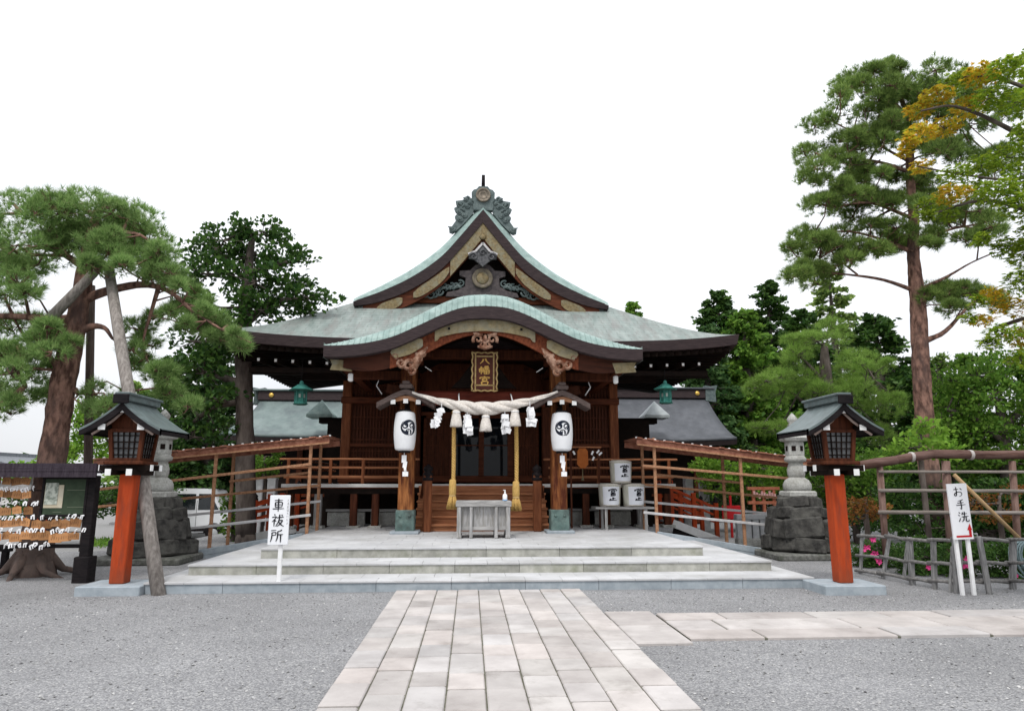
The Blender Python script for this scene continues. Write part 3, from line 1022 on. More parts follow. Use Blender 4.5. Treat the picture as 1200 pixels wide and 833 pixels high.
for s in (1, -1):
    for z0, z1 in ((1.8, 3.6), (3.86, 4.5)):
        lt = MB()
        for i in range(19):
            lt.box((s * (1.96 + i * .084), 18.51, (z0 + z1) / 2), (.032, .05, z1 - z0))
        k = int((z1 - z0) / .3)
        for i in range(1, k):
            lt.box((s * 2.7, 18.50, z0 + i * .3), (1.55, .034, .03))
        lt.build('lattice_panel', M_wood, hall)
    MB().box((s * 2.7, 18.47, 2.55), (1.58, .06, .09)).build('lattice_rail', M_woodh, hall)
# glazed doors in the middle bay
for s in (1, -1):
    for kk, xc in enumerate((.39, 1.17)):
        fr = MB()
        x = s * xc
        for dx in (-.355, .355): fr.box((x + dx, 18.62, 2.52), (.07, .05, 1.7))
        for z in (1.71, 3.33): fr.box((x, 18.62, z), (.78, .05, .08))
        fr.box((x, 18.62, 2.56), (.64, .035, .03))
        o = fr.build('door', M_woodh, hall)
        if kk == 0: MB().box((x, 18.625, 2.52), (.66, .012, 1.56)).build('door_glass', M_glass, o)
        else:
            pb = MB().box((x, 18.63, 2.52), (.66, .02, 1.56))
            for i in range(9): pb.box((x - .3 + i * .075, 18.612, 2.52), (.03, .02, 1.56))
            for z in (2.0, 2.3, 2.85, 3.1): pb.box((x, 18.60, z), (.64, .014, .03))
            pb.build('door_panel', M_wood, o)
tl = MB()
for i in range(40): tl.box((-1.6 + i * 3.2 / 39, 18.6, 3.56), (.03, .04, .3))
tl.build('transom_lattice', M_dark, hall)
MB().box((0, 18.56, 3.40), (3.4, .1, .09)).build('door_lintel', M_woodh, hall)
# pale sheets put in for the doors' sky reflections, hidden behind the opaque glass
for s in (1, -1):
    MB().box((s * .42, 19.9, 2.35), (.5, .02, .5)).build('reflection_sheet', mat('reflection_sheet_tone', (0.5, 0.55, 0.62), (0.6, 0.64, 0.7), scale=3), hall)

# veranda with railing
vr = MB()
vr.box((0, 17.93, 1.47), (9.74, 1.2, .08))
for s in (1, -1): vr.box((s * 4.27, 21, 1.47), (1.2, 4.9, .08))
ver = vr.build('veranda', M_woodh, hall)
ed = MB().box((0, 17.31, 1.50), (9.80, .05, .085), bev=.008)
for s in (1, -1): ed.box((s * 4.885, 20.4, 1.50), (.05, 6.1, .085), bev=.008)
ed.build('floor_edge', mat('whitened_floor_edge', (0.60, 0.59, 0.57), (0.72, 0.71, 0.69), scale=5, rough=0.6), ver)
MB().box((0, 17.42, 1.37), (9.5, .12, .14)).build('floor_beam', M_dark, ver)
for s in (1, -1):
    rl = MB()
    for z, w in ((2.15, .05), (1.94, .055), (1.71, .07)):
        rl.box((s * 3.28, 17.42, z), (3.2 + (.25 if z > 2.1 else 0), w, w), bev=.01)
        rl.box((s * 4.78, 20.4, z), (w, 6.0, w), bev=.01)
    o = rl.build('railing', M_woodx, ver)
    for x in (1.78, 2.95, 3.75, 4.78):
        MB().box((s * x, 17.42, 1.83), (.075, .075, .62), bev=.01).build('railing_post', M_woodv, o)
    for x in (1.95, 2.62, 3.15, 4.02, 4.7):
        MB().box((s * x, 17.45, .95), (.17, .17, .94), bev=.015).build('veranda_post', M_wood if x != 4.02 else M_greyw, ver)
        MB().box((s * x, 17.45, .50), (.32, .32, .07), bev=.01).build('post_stone', M_granite, ver)
ub = MB().box((0, 18.5, .98), (7.4, .08, .9))
ub.build('underfloor_wall', M_dark, hall)
for s in (1, -1):
    for x in (2.35, 3.45):
        MB().box((s * x, 18.2, .66), (.95, .12, .36), bev=.02).build('underfloor_stone', M_granite, hall)
    MB().box((s * 2.85, 18.1, .88), (2.2, .1, .06)).build('underfloor_rail', M_greyh, hall)

# wooden stair and its capped newel posts
sw = MB()
NS = 6
for i in range(NS):
    z1 = .475 + (1.50 - .475) * (i + 1) / NS
    y0 = 16.05 + 1.22 * i / NS
    sw.box((0, y0 + .3, z1 - .025), (3.1, .62 if i < NS - 1 else .5, .05), bev=.008)
    sw.box((0, y0 + .05, z1 - .11), (3.06, .03, .15))
stair = sw.build('stair', M_woodx, hall)
for s in (1, -1):
    nw = MB().box((s * 1.25, 15.93, 1.12), (.19, .19, 1.3), bev=.03)
    o = nw.build('newel_post', M_woodv, hall)
    cp = MB().lathe([(.118, 0), (.125, .06), (.105, .08), (.115, .1), (.115, .16), (.07, .2), (.11, .24), (.1, .3), (.0, .38)], (s * 1.25, 15.93, 1.62), n=14)
    cp.build('cap', M_blk, o)
    MB().bar((s * 1.4, 16.05, 1.25), (s * 1.4, 17.35, 2.0), .06, .07).build('stair_rail', M_wood, hall)

# porch pillars, beams, purlins
for s in (1, -1):
    p = MB().box((s * 1.70, 15.55, 2.45), (.34, .34, 3.95), bev=.03).build('porch_pillar', mat('porch_pillar_timber', (0.19, 0.062, 0.020), (0.36, 0.145, 0.050), scale=3, stretch=(5, 5, .7), rough=0.6, bump=0.2, dirt=(0.075, 0.020, 0.010), dscale=1.8, dlo=0.42, dhi=0.62), hall)
    mbp = MB().box((s * 1.70, 15.55, .76), (.41, .41, .46), bev=.02)
    for dx in (-.1, .1): mbp.lathe([(0, .02), (.03, .015), (.035, 0)], (0, 0, 0), n=8)
    mbp.v = mbp.v[:32] + [(s * 1.70 + (-.1 if i < 24 else .1) + v[0], 15.345 - v[2], .86 + v[1]) for i, v in enumerate(mbp.v[32:])]
    mbp.build('metal_base', mat('green_bronze', (0.085, 0.135, 0.125), (0.16, 0.225, 0.205), scale=5, rough=0.6, bump=0.1, dirt=(0.06, 0.07, 0.065), dscale=4), p)
    MB().box((s * 1.70, 15.55, .51), (.62, .62, .07), bev=.015).build('pillar_stone', M_kerbblue, p)
    br_ = MB()
    br_.box((s * 1.70, 15.55, 4.30), (.62, .3, .16), bev=.03).box((s * 1.70, 15.55, 4.46), (1.1, .22, .14), bev=.03).box((s * 1.70, 15.2, 4.38), (.2, .9, .16), bev=.03)
    br_.build('bracket_block', M_wood, hall)
    MB().bar((s * 1.70, 15.55, 3.75), (s * 1.75, 18.5, 4.2), .2, .3).build('tie_beam', M_wood, hall)
    MB().box((s * 3.02, 16.6, 4.09), (.2, 4.1, .22), bev=.02).build('porch_purlin', M_wood, hall)
    MB().box((s * 1.78, 16.4, 4.42), (.2, 3.8, .2), bev=.02).build('porch_purlin', M_wood, hall)
    MB().box((s * 2.35, 15.55, 3.98), (1.5, .18, .2), bev=.02).build('outer_beam', M_wood, hall)
    ns = MB()
    ns.spiral((s * 2.02, 15.5, 3.62), (s, 0, 0), (0, 0, 1), .13, 1.1, .05)
    ns.bar((s * 1.86, 15.5, 3.6), (s * 2.2, 15.5, 3.68), .12, .2)
    ns.build('beam_nose', M_wood, hall)
MB().box((0, 15.55, 3.46), (3.1, .22, .32), bev=.04).build('rainbow_beam', mat('red_rainbow_beam', (0.085, 0.016, 0.010), (0.15, 0.032, 0.018), scale=3, stretch=(.7, 5, 5), rough=0.6, bump=0.15), hall)
MB().box((0, 15.9, 4.55), (3.4, .2, .25), bev=.03).build('upper_beam', M_wood, hall)
kk = MB()
kk.prism([(-.75, 3.7), (.75, 3.7), (.55, 3.9), (.3, 4.25), (0, 4.4), (-.3, 4.25), (-.55, 3.9)], (0, 15.6, 0), (1, 0, 0), (0, 0, 1), .1)
kk.build('frog_leg_strut', M_dark, hall)
# slim white fittings under the porch
for s in (1, -1):
    MB().bar((s * 1.18, 15.2, 4.03), (s * 1.33, 15.2, 4.13), .025, .02).build('pale_hook', M_whitew, hall)

# curved porch gable
KX = [0, .45, .87, 1.42, 1.96, 2.51, 3.05, 3.40]
KZ = [5.30, 5.26, 5.12, 4.85, 4.60, 4.46, 4.40, 4.395]
def K(x): return smooth_interp(x, KX, KZ)
def KL(x): return .06 + .27 * (1 - (min(1, abs(x) / 3.4)) ** 3)
KW, KY = 3.38, 14.2
pr = MB()
def pf(u, v):
    x = KW * (2 * u - 1)
    y = KY + .30 + v * 4.4
    return (x, y, K(x) + KL(x) + .12 * (y - KY - .3))
pr.grid(pf, 70, 14)
for s in (1, -1):
    pr.grid(lambda u, v, s=s: (s * KW, KY + .02 + 2.6 * u, K(KW) - .25 + (K(KW) + .25 + KL(KW) - K(KW)) * v * 1.0 + .12 * max(0, 2.6 * u - .28) * v), 8, 2)
proof = pr.build('porch_roof', M_copper, hall)
lp = MB()
def lf(u, v):
    x = KW * (2 * u - 1)
    a = v * PI / 2
    return (x, KY + .30 * (1 - math.cos(a)) if False else KY + .32 * v, K(x) + (KL(x) + .002) * math.sin(a) ** .9)
lp.grid(lf, 90, 6)
for i in range(-28, 29):
    x = i * .12
    if abs(x) > KW - .03: continue
    pts = [Vector(lf((x / KW + 1) / 2, v)) + Vector((0, -.004, .004)) for v in (0, .33, .66, 1)]
    lp.tube(pts, .008, 4, cap=False)
lp.build('rolled_roof_edge', M_lip, proof)
kb = MB()
kb.slab(lambda u, v: (KW * (2 * u - 1), KY + .03 * v, K(KW * (2 * u - 1)) - .002 - .26 * v * (1 - .12 * abs(2 * u - 1))), 80, 8, (0, .3, 0))
kb.build('layered_edge', M_band, proof)
ku = MB()
ku.grid(lambda u, v: (KW * (2 * u - 1) * .99, KY + .3 + 4.2 * v, K(KW * (2 * u - 1)) - .255 + .02 * v), 50, 3, flip=True)
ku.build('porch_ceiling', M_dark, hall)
kh = MB()
def ktop(x): return K(x) - .24 * (1 - .12 * abs(x) / KW)
for s in (1, -1):
    kh.slab(lambda u, v, s=s: (s * 2.02 * u, KY + .22, ktop(2.02 * u) - .01 - (.30 + .10 * math.sin(u * PI * .66)) * v), 30, 3, (0, .08, 0))
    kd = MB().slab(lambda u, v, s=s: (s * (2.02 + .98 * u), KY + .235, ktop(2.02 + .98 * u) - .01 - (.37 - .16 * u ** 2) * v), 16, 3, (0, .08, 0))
    kd.build('porch_board_end', mat('shaded_board_end', (.030, .010, .006), (.062, .020, .011), scale=3, stretch=(.7, 5, 5), rough=.6), hall)  # end of the bargeboard, its shadow put into a darker colour
kh.build('porch_bargeboard', mat('porch_board_red', (0.085, 0.020, 0.009), (0.19, 0.055, 0.024), scale=4, stretch=(5, 1, 3), rough=0.6, bump=0.1), hall)
YP = KY + .18
q = MB()
def arch(u, v):
    x = (2 * u - 1) * 1.08
    e = abs(2 * u - 1)
    top = ktop(x) - .015
    low = 4.76 + .03 * (1 - e) - .15 * e ** 2.2 - (.06 if .9 < e else 0)
    return (x, YP, top + (low - top) * v)
q.slab(arch, 40, 4, (0, .035, 0))
q.build('gold_plate', mat('gold_plate_aged', (0.20, 0.162, 0.088), (0.33, 0.272, 0.155), scale=9, rough=0.5, metal=0.2, bump=0.5, bscale=45, dirt=(0.26, 0.255, 0.20), dscale=4), hall)
q = MB()
for s in (1, -1): q.box((s * .78, YP - .004, 4.83), (.05, .02, .05))
q.build('plate_stud', M_blk, hall)
for s in (1, -1):
    q = MB()
    c = Vector((s * 1.66, YP, 4.40))
    ang = -.42 * s
    poly = []
    for i in range(28):
        t = 2 * PI * i / 28
        r = 1 + .04 * math.sin(7 * t)
        ex, ez = .36 * r * math.copysign(abs(math.cos(t)) ** .8, math.cos(t)), .145 * r * math.copysign(abs(math.sin(t)) ** .8, math.sin(t))
        poly.append((ex * math.cos(ang) - ez * math.sin(ang), ex * math.sin(ang) + ez * math.cos(ang)))
    q.prism(poly, c + Vector((0, .035, 0)), (1, 0, 0), (0, 0, 1), .035)
    q.build('gold_fitting', MATS['gold_plate_aged'], hall)
    # corner plates over the purlin ends
    q = MB().prism([(-.26, 4.12), (-.19, 3.90), (.26, 3.93), (.22, 4.05), (.27, 4.15)][::1], (s * 3.02, KY + .28, 0), (s, 0, 0), (0, 0, 1), .05)
    q.build('gold_purlin_plate', MATS['gold_plate_aged'], hall)
    MB().box((s * 2.88, KY + .5, 3.80), (.10, .1, .18), bev=.02).build('whitened_end', M_whitew, hall)
def carving(cx, cz, w, h, name, lean=0.0, seed=1):
    rr = random.Random(seed)
    c = MB()
    Y0 = YP + .08
    for s in (1, -1):
        c.spiral((cx + s * w * .27, Y0, cz + h * .05), (s, 0, 0), (0, 0, 1), w * .21, 1.15, w * .075, start=-.6)
        c.spiral((cx + s * w * .12, Y0 - .02, cz - h * .28), (s, 0, 0), (0, 0, 1), w * .14, 1.1, w * .07, start=1.2)
        c.tube([(cx + s * w * .5 + lean * .5, Y0, cz + h * .48), (cx + s * w * .36, Y0 - .02, cz + h * .34), (cx + s * w * .1, Y0, cz + h * .3)], [w * .05, w * .1, w * .06], 6)
    c.tube([(cx, Y0, cz + h * .3), (cx, Y0 - .04, cz + h * .05), (cx, Y0, cz - h * .2)], [w * .06, w * .1, w * .04], 7)
    c.tube([(cx - w * .28, Y0, cz - h * .38), (cx, Y0 - .03, cz - h * .5), (cx + w * .28, Y0, cz - h * .38)], [w * .05, w * .08, w * .05], 7)
    return c.build(name, M_pale, hall)
carving(0, 4.60, .56, .36, 'pendant_carving')
for s in (1, -1):
    c = MB()
    for k, (x, z, r) in enumerate(((1.34, 4.30, .09), (1.46, 4.16, .12), (1.62, 4.02, .13), (1.78, 4.08, .10), (1.55, 3.93, .09), (1.9, 4.2, .07))):
        c.spiral((s * x, YP + .07 - .01 * k, z), (s, 0, 0), (0, 0, 1), r, 1.15, r * .42, start=k * 1.3, hand=1 if k % 2 else -1)
    c.tube([(s * 1.22, YP + .08, 4.44), (s * 1.4, YP + .05, 4.24), (s * 1.5, YP + .06, 4.0), (s * 1.62, YP + .06, 3.87)], [.04, .08, .08, .03], 7)
    c.build('cloud_bracket', M_pale, hall)
    sc = MB()
    for k in range(3): sc.spiral((s * (.5 + .28 * k), YP + .1, 4.78 - .025 * k), (s, 0, 0), (0, 0, 1), .08, 1, .03)
    sc.build('scroll_trim', M_pale, hall)
# small roofs over the paper lanterns
CANX = 1.72
for s in (1, -1):
    cn_ = MB()
    def cz(t): return 3.57 - .30 * abs(t) ** 1.25 + .03 * max(0, abs(t) - .8)
    cn_.slab(lambda u, v, s=s: (s * CANX - .02 * s + .62 * (2 * u - 1), 14.78 + .62 * v, cz(2 * u - 1)), 18, 2, (0, 0, -.115))
    o = cn_.build('lantern_canopy', mat('canopy_shingle', (0.075, 0.055, 0.05), (0.14, 0.105, 0.095), scale=9, stretch=(1, 5, 5), rough=0.85, bump=0.3), hall)
    rc = MB().box((s * CANX - .02 * s, 15.08, 3.63), (.28, .7, .10), bev=.02).box((s * CANX - .02 * s, 15.08, 3.71), (.16, .74, .07), bev=.02)
    rc.build('canopy_ridge', MATS['canopy_shingle'], o)
    ba = MB()
    ba.slab(lambda u, v, s=s: (s * CANX - .02 * s + .30 * (2 * u - 1), 14.83, 3.43 - .06 * (2 * u - 1) ** 2 - .10 * v), 8, 1, (0, .05, 0))
    ba.build('canopy_gable', mat('pale_orange_wood', (0.26, 0.12, 0.06), (0.4, 0.21, 0.12), scale=6, rough=0.7), o)
    for dx in (-.27, .27, 0):
        MB().box((s * CANX - .02 * s + dx, 15.06, 3.29 + (.02 if dx == 0 else 0)), (.09, .5, .08)).build('canopy_beam', M_dark, o)
        MB().box((s * CANX - .02 * s + dx, 14.80, 3.29 + (.02 if dx == 0 else 0)), (.10, .012, .095)).build('whitened_end', M_whitew, o)
    MB().bar((s * 1.70, 15.1, 3.20), (s * 1.70, 15.45, 3.14), .1, .1).build('canopy_arm', M_dark, o)
    wire = MB().tube([(s * (CANX + .5), 14.85, 3.46), (s * (CANX + .62), 14.83, 3.64), (s * (CANX + .58), 14.84, 3.76)], .012, 5)
    wire.build('wire_hook', M_cyp, o)

# ================================================================== side halls behind
def side_hall(s, label, M_r, px):
    w = thing('side_hall', label, 'building', (s * 7, 28, 0))
    (ex, ey), (rx, ry) = px
    e = at(ex, ey, Y=25.6)
    r = at(rx, ry, Y=28.2)
    XO, ZE, XR, ZR = abs(e.x + 0.0), e.z, abs(r.x), r.z
    XI = .1
    def rf_(u, v):
        # u inner -> outer, v eave -> ridge ; concave slope, end flares out at the eave
        xo = XR + (XO - XR) * (1 - v) ** 1.7
        x = XI + (xo - XI) * u
        y = 25.6 + 2.6 * v
        z = ZE + (ZR - ZE) * (v ** 1.25) + .12 * (u ** 6) * (1 - v) ** 2
        return (s * x, y, z)
    m = MB()
    m.slab(rf_, 26, 14, (0, 0.02, -.10), smooth=True)
    m.slab(lambda u, v: (rf_(u, v)[0], 56.4 - rf_(u, v)[1], rf_(u, v)[2]), 12, 8, (0, -.02, -.10), smooth=True)
    ro = m.build('roof', M_r, w)
    b = MB().slab(lambda u, v: (rf_(u, 0)[0], 25.6 + .06 * v, rf_(u, 0)[2] - .10 - .16 * v), 20, 1, (0, .2, 0))
    b.build('eave_band', M_band, ro)
    rd_ = MB().box((s * (XI + XR + .1) / 2, 28.2, ZR + .14), (XR - XI + .1, .34, .38), bev=.03)
    rd_.build('ridge', M_band, ro)
    MB().box((s * (XI + XR + .25) / 2, 28.2, ZR + .37), (XR - XI + .3, .5, .07), bev=.02).build('ridge_cap', M_r, ro)
    MB().prism([(-.22, -.25), (.22, -.3), (.2, .1), (.3, .42), (.0, .36), (-.22, .4)], (s * (XR + .12), 28.3, ZR + .1), (s, 0, 0), (0, 0, 1), .3).build('ridge_end', M_patdk, ro)
    gd = MB().lathe([(0, .03), (.09, .02), (.1, 0)], n=14)
    gxx = XR - .45
    gd.v = [(s * gxx + v[0], 28.01 - v[2], ZR + .16 + v[1]) for v in gd.v]
    gd.build('gold_crest', M_goldb, ro)
    wb = MB().box((s * (XI + XO - 1.3) / 2, 28.2, 1.55), (XO - XI - 1.3, 3.6, 3.1))
    wb.build('wall', M_dark, w)
    for k in range(6):
        MB().box((s * (XI + .8 + k * (XO - XI - 2.2) / 5), 26.34, 1.55), (.2, .12, 3.0)).build('wall_post', M_wood, w)
    MB().box((s * (XI + XO - 1.3) / 2, 26.33, 1.1), (XO - XI - 1.34, .08, .12)).build('wall_rail', M_woodh, w)
    # hooded end of the link corridor's roof
    c = at(*((376, 486) if s < 0 else (768, 487)), Y=25.2)
    hd = MB()
    hw = .46
    apex = (c.x, 25.3, c.z + .56)
    P = [(c.x - hw, 24.9, c.z), (c.x + hw, 24.9, c.z), (c.x + hw, 25.9, c.z), (c.x - hw, 25.9, c.z), apex,
         (c.x - hw, 24.9, c.z - .1), (c.x + hw, 24.9, c.z - .1), (c.x + hw, 25.9, c.z - .1), (c.x - hw, 25.9, c.z - .1)]
    hd.add(P, [(0, 1, 4), (1, 2, 4), (2, 3, 4), (3, 0, 4), (0, 5, 6, 1), (1, 6, 7, 2), (2, 7, 8, 3), (3, 8, 5, 0), (5, 8, 7, 6)])
    hd.build('corridor_hood', M_lip if s < 0 else mat('pale_sheet_hood', (.34, .37, .38), (.42, .45, .46), scale=4), w)
    MB().box((c.x - s * .9, 25.4, c.z - .2), (1.9, .5, .2)).build('hood_beam', M_dark, w)
    MB().box((c.x - s * 1.1, 25.4, c.z * .5 - .1), (1.6, .8, c.z - .2)).build('corridor_wall', M_dark, w)
    return w
M_greyroof = mat('grey_sheet_roof', (0.072, 0.077, 0.088), (0.105, 0.11, 0.122), scale=3, rough=0.55, spec=0.25, dirt=(0.062, 0.066, 0.074), dscale=1.3)
M_greenroof = mat('dim_patina_roof', (0.125, 0.165, 0.16), (0.19, 0.235, 0.225), scale=2, rough=0.55, spec=0.2, dirt=(0.10, 0.12, 0.125), dscale=1.1)
side_hall(-1, 'low side hall with pale green patina roof beside the dark broadleaf trunk', M_greenroof, ((254, 510), (306, 468)))
side_hall(1, 'low side hall with slate grey roof behind the sake barrels', M_greyroof, ((864, 516), (828, 466)))
# ================================================================== things hanging from the porch
def disc_tomoe(mb, to3d, Rr):
    """three whirling commas"""
    for k in range(3):
        a0 = 2 * PI * k / 3 + .5
        L, Q = [], []
        N = 26
        hx_, hy_ = .49 * math.cos(a0), .49 * math.sin(a0)
        ring = [to3d((hx_ + .37 * math.cos(q)) * Rr, (hy_ + .37 * math.sin(q)) * Rr, .0008 * k) for q in np.linspace(0, 2 * PI, 22, endpoint=False)]
        mb.add(ring, [tuple(range(22))])
        for i in range(N + 1):
            t = i / N
            a = a0 - t * 2.55
            ro, ri = .84 + .135 * t ** .5, .125 + .85 * t ** .56
            L.append((ro * math.cos(a), ro * math.sin(a)))
            Q.append((min(ri, ro - .004) * math.cos(a), min(ri, ro - .004) * math.sin(a)))
        V = [to3d(p[0] * Rr, p[1] * Rr, .0008 * k + .0004) for p in L + Q]
        n = len(L)
        mb.add(V, [(i, i + 1, n + i + 1, n + i) for i in range(n - 1)])
def paper_lantern(s, label):
    t = thing('paper_lantern', label, 'lantern', (s * 1.72, 15.06, 2.06), group='paper lanterns on the porch pillars')
    H = .86
    def rad(z):
        q = abs(z / (H / 2))
        return .195 + .045 * (1 - q ** 2.2) if q < .9 else .195 + .045 * (1 - .9 ** 2.2) - .10 * ((q - .9) / .1) ** 2
    zc = .62
    prof = [(max(.09, rad(z)), zc + z) for z in np.linspace(-H / 2, H / 2, 46)]
    prof = [(r + (.0025 if i % 2 else 0), z) for i, (r, z) in enumerate(prof)]
    MB().lathe([(0.0, zc - H / 2)] + prof + [(0.0, zc + H / 2)], n=36).build('paper_body', M_lantern, t, local=True)
    for z in (zc - H / 2 - .012, zc + H / 2 + .012):
        MB().lathe([(0, -.025), (.125, -.025), (.13, 0), (.125, .025), (0, .025)], (0, 0, z), n=24).build('lantern_rim', M_blk, t, local=True)
    ph = -PI / 2 + (.42 if s < 0 else -.02)
    tm = MB()
    def to3d(x, y, d):
        z = y
        r = rad(z) + .004 + d
        a = ph + x / rad(0)
        return (r * math.cos(a), r * math.sin(a), zc + z + .06)
    disc_tomoe(tm, to3d, .185)
    tm.build('comma_crest', M_tomoe, t, local=True)
    MB().tube([(0, 0, zc + H / 2 + .02), (0, 0, zc + H / 2 + .22)], .012, 6).build('hanging_cord', M_blk, t, local=True)
    tg = MB()
    tg.box((.0, -.03, .02), (.10, .035, .16)).box((.02, -.03, -.1), (.085, .03, .14), rot=Matrix.Rotation(.12, 3, 'Y')).box((.035, -.03, -.30), (.12, .05, .10))
    tg.tube([(0, 0, .19), (0, -.03, .09)], .01, 5).tube([(.02, -.03, -.16), (.035, -.03, -.26)], .03, 6)
    tg.build('paper_tassel', M_paper, t, local=True)
    return t
paper_lantern(-1, 'tall white paper lantern with dark comma crest near the ema rack side of the porch')
paper_lantern(1, 'tall white paper lantern with dark comma crest on the pillar nearer the sake barrels')

# plaque
pq = thing('name_plaque', 'dark lacquered plaque with gilt characters hung under the curved porch gable', 'plaque', (0, 14.85, 3.55))
PYq = 14.85
MB().box((0, PYq, 3.97), (.50, .06, .80), bev=.01).build('board', M_plaque, pq)
fr = MB()
rr = random.Random(5)
for s in (1, -1):
    for x0, w in ((s * .27, .05), (s * .20, .012)):
        n = 9 if w > .02 else 1
        for i in range(n):
            z0 = 3.97 - .42 + .84 * i / n
            off = (.012 * (-1) ** i) if n > 1 else 0
            fr.bar((x0 + off, PYq - .035, z0), (x0 - off, PYq - .035, z0 + .84 / n), .02 if w > .02 else .008, .03, up=(1, 0, 0))
for z, ww in ((4.39, .58), (3.55, .58), (4.31, .40), (3.67, .40)):
    n = 8 if ww > .5 else 1
    for i in range(n):
        x0 = -ww / 2 + ww * i / n
        off = (.01 * (-1) ** i) if n > 1 else 0
        fr.bar((x0, PYq - .035, z + off), (x0 + ww / n, PYq - .035, z - off), .02 if ww > .5 else .008, .03, up=(0, 0, 1))
fr.build('gilt_frame', mat('dull_gilt_frame', (0.22, 0.15, 0.06), (0.36, 0.26, 0.12), scale=20, rough=0.5, metal=0.3), pq)
tx = MB()
for ch, z in (('八', 4.29), ('幡', 4.09), ('宮', 3.86)):
    brush(tx, ch, -.13, z + .02, .26, .21, lambda x, y, d: (x, PYq - .034 - d, y), weight=12)
tx.build('characters', mat('antique_gilt', (.34, .20, .05), (.50, .31, .09), scale=30, rough=.45, metal=.3), pq)

# sacred rope with tassels and paper streamers
sh = thing('sacred_rope', 'thick twisted pale straw rope sagging across the porch with tassels and white streamers', 'rope', (0, 14.78, 3.2))
NSEG = 90
def axis(t):
    x = -1.56 + 3.16 * t
    q = (2 * t - 1)
    return Vector((x, 14.72, 3.15 + .36 * abs(q) ** 1.7 + .02 * q))
def thick(t): return .024 + .112 * math.sin(PI * t) ** 1.5
for k in range(3):
    pts, rr_ = [], []
    for i in range(NSEG + 1):
        t = i / NSEG
        c = axis(t)
        a = t * 2 * PI * 2.6 + k * 2 * PI / 3
        r = thick(t)
        pts.append(c + Vector((0, math.cos(a), math.sin(a))) * r * .52)
        rr_.append(r * .60)
    MB().tube(pts, rr_, 12).build('rope_strand', M_rope, sh)
for x in (-.60, .03, .66):
    t = (x + 1.56) / 3.16
    c = axis(t)
    tz = c.z - thick(t) * .9
    b = MB()
    prof = [(0, .0), (.05, -.005), (.085, -.03), (.075, -.06), (.095, -.14), (.118, -.25), (.135, -.36), (.125, -.37), (0, -.34)]
    b.lathe([(r, z) for r, z in reversed(prof)], (c.x, c.y - .02, tz), n=26)
    rg = random.Random(int(x * 100))
    b.v = [(vx + rg.uniform(-.004, .004), vy, vz + rg.uniform(-.006, .006)) for vx, vy, vz in b.v]
    o = b.build('tassel', M_rope, sh)
    MB().lathe([(.083, -.012), (.088, 0), (.083, .012)], (c.x, c.y - .02, tz - .06), n=20).build('tassel_tie', M_white, o)
def shide(x, seed, lean):
    rg = random.Random(seed)
    t = (x + 1.56) / 3.16
    c = axis(t)
    m = MB()
    z = c.z - thick(t) * .6
    m.tube([(x, c.y - .06, z + .05), (x, c.y - .07, z - .14)], .008, 4)
    z -= .10
    px = x
    for side in (1, -1):
        px, pz = x, z
        for k in range(5):
            w, h = rg.uniform(.115, .155), rg.uniform(.085, .112)
            px += lean * .05 + side * (.028 if k % 2 else -.006)
            R_ = Matrix.Rotation(rg.uniform(-.5, .5), 3, 'Z') @ Matrix.Rotation(rg.uniform(-.35, .35) + lean * .4, 3, 'Y') @ Matrix.Rotation(rg.uniform(-.35, .35), 3, 'X')
            m.box((px, c.y - .07 - side * .03 + rg.uniform(-.03, .03), pz - h / 2), (w, .004, h), rot=R_)
            m.box((px + rg.uniform(-.05, .05), c.y - .07 + rg.uniform(-.05, .05), pz - h / 2), (w * .7, .004, h * .9), rot=R_ @ Matrix.Rotation(1.0, 3, 'Z'))
            pz -= h * .78
    return m.build('paper_streamer', M_paper, sh)
shide(-.92, 1, -.55); shide(-.37, 2, .1); shide(.44, 3, .1); shide(.98, 5, .15)
for x in (-.545, .62):
    MB().tube([(x, 14.76, axis((x + 1.56) / 3.16).z + .05), (x - .02, 15.2, 3.52), (x - .02, 15.43, 3.56)], .014, 5).build('suspension_cord', M_white, sh)

# bell ropes
def bell_rope(x, zb, label):
    t = thing('bell_rope', label, 'rope', (x, 15.0, zb), group='golden bell ropes')
    pts, rr_ = [], []
    for k in range(3):
        pts = []
        for i in range(60):
            q = i / 59
            a = q * 2 * PI * 9 + k * 2 * PI / 3
            z = 3.12 - (3.12 - zb - .52) * q
            r = .020 + (.006 * math.sin(q * 3))
            pts.append((x + r * math.cos(a) + .015 * math.sin(q * 2.2), 15.0 + r * math.sin(a), z))
        MB().tube(pts, .026, 6).build('rope_strand', M_yrope, t)
    MB().lathe([(.045, .62), (.07, .6), (.078, .48), (.078, .32), (.07, .27), (.05, .27)][::-1], (x, 15.0, zb), n=16).build('sleeve', M_yrope, t)
    b = MB()
    N = 34
    rg = random.Random(int(x * 10) + 5)
    for k in range(150):
        a, q = rg.uniform(0, 2 * PI), math.sqrt(rg.random())
        r0, r1 = .055 * q, .125 * q
        b.tube([(x + r0 * math.cos(a), 15.0 + r0 * math.sin(a), zb + .29), (x + r1 * .75 * math.cos(a), 15.0 + r1 * .75 * math.sin(a), zb + .15),
                (x + r1 * math.cos(a), 15.0 + r1 * math.sin(a), zb + rg.uniform(-.02, .04))], [.010, .011, .008], 4)
    b.build('frayed_tassel', M_yrope, t)
    MB().lathe([(.07, -.015), (.078, 0), (.07, .015)], (x, 15.0, zb + .27), n=16).build('binding', mat('pale_binding', (.6, .42, .2)), t)
bell_rope(-.665, 1.03, 'golden straw bell rope whose frayed tassel hangs away from the sanitiser bottle')
bell_rope(.70, .99, 'golden straw bell rope whose frayed tassel hangs close to the sanitiser bottle')

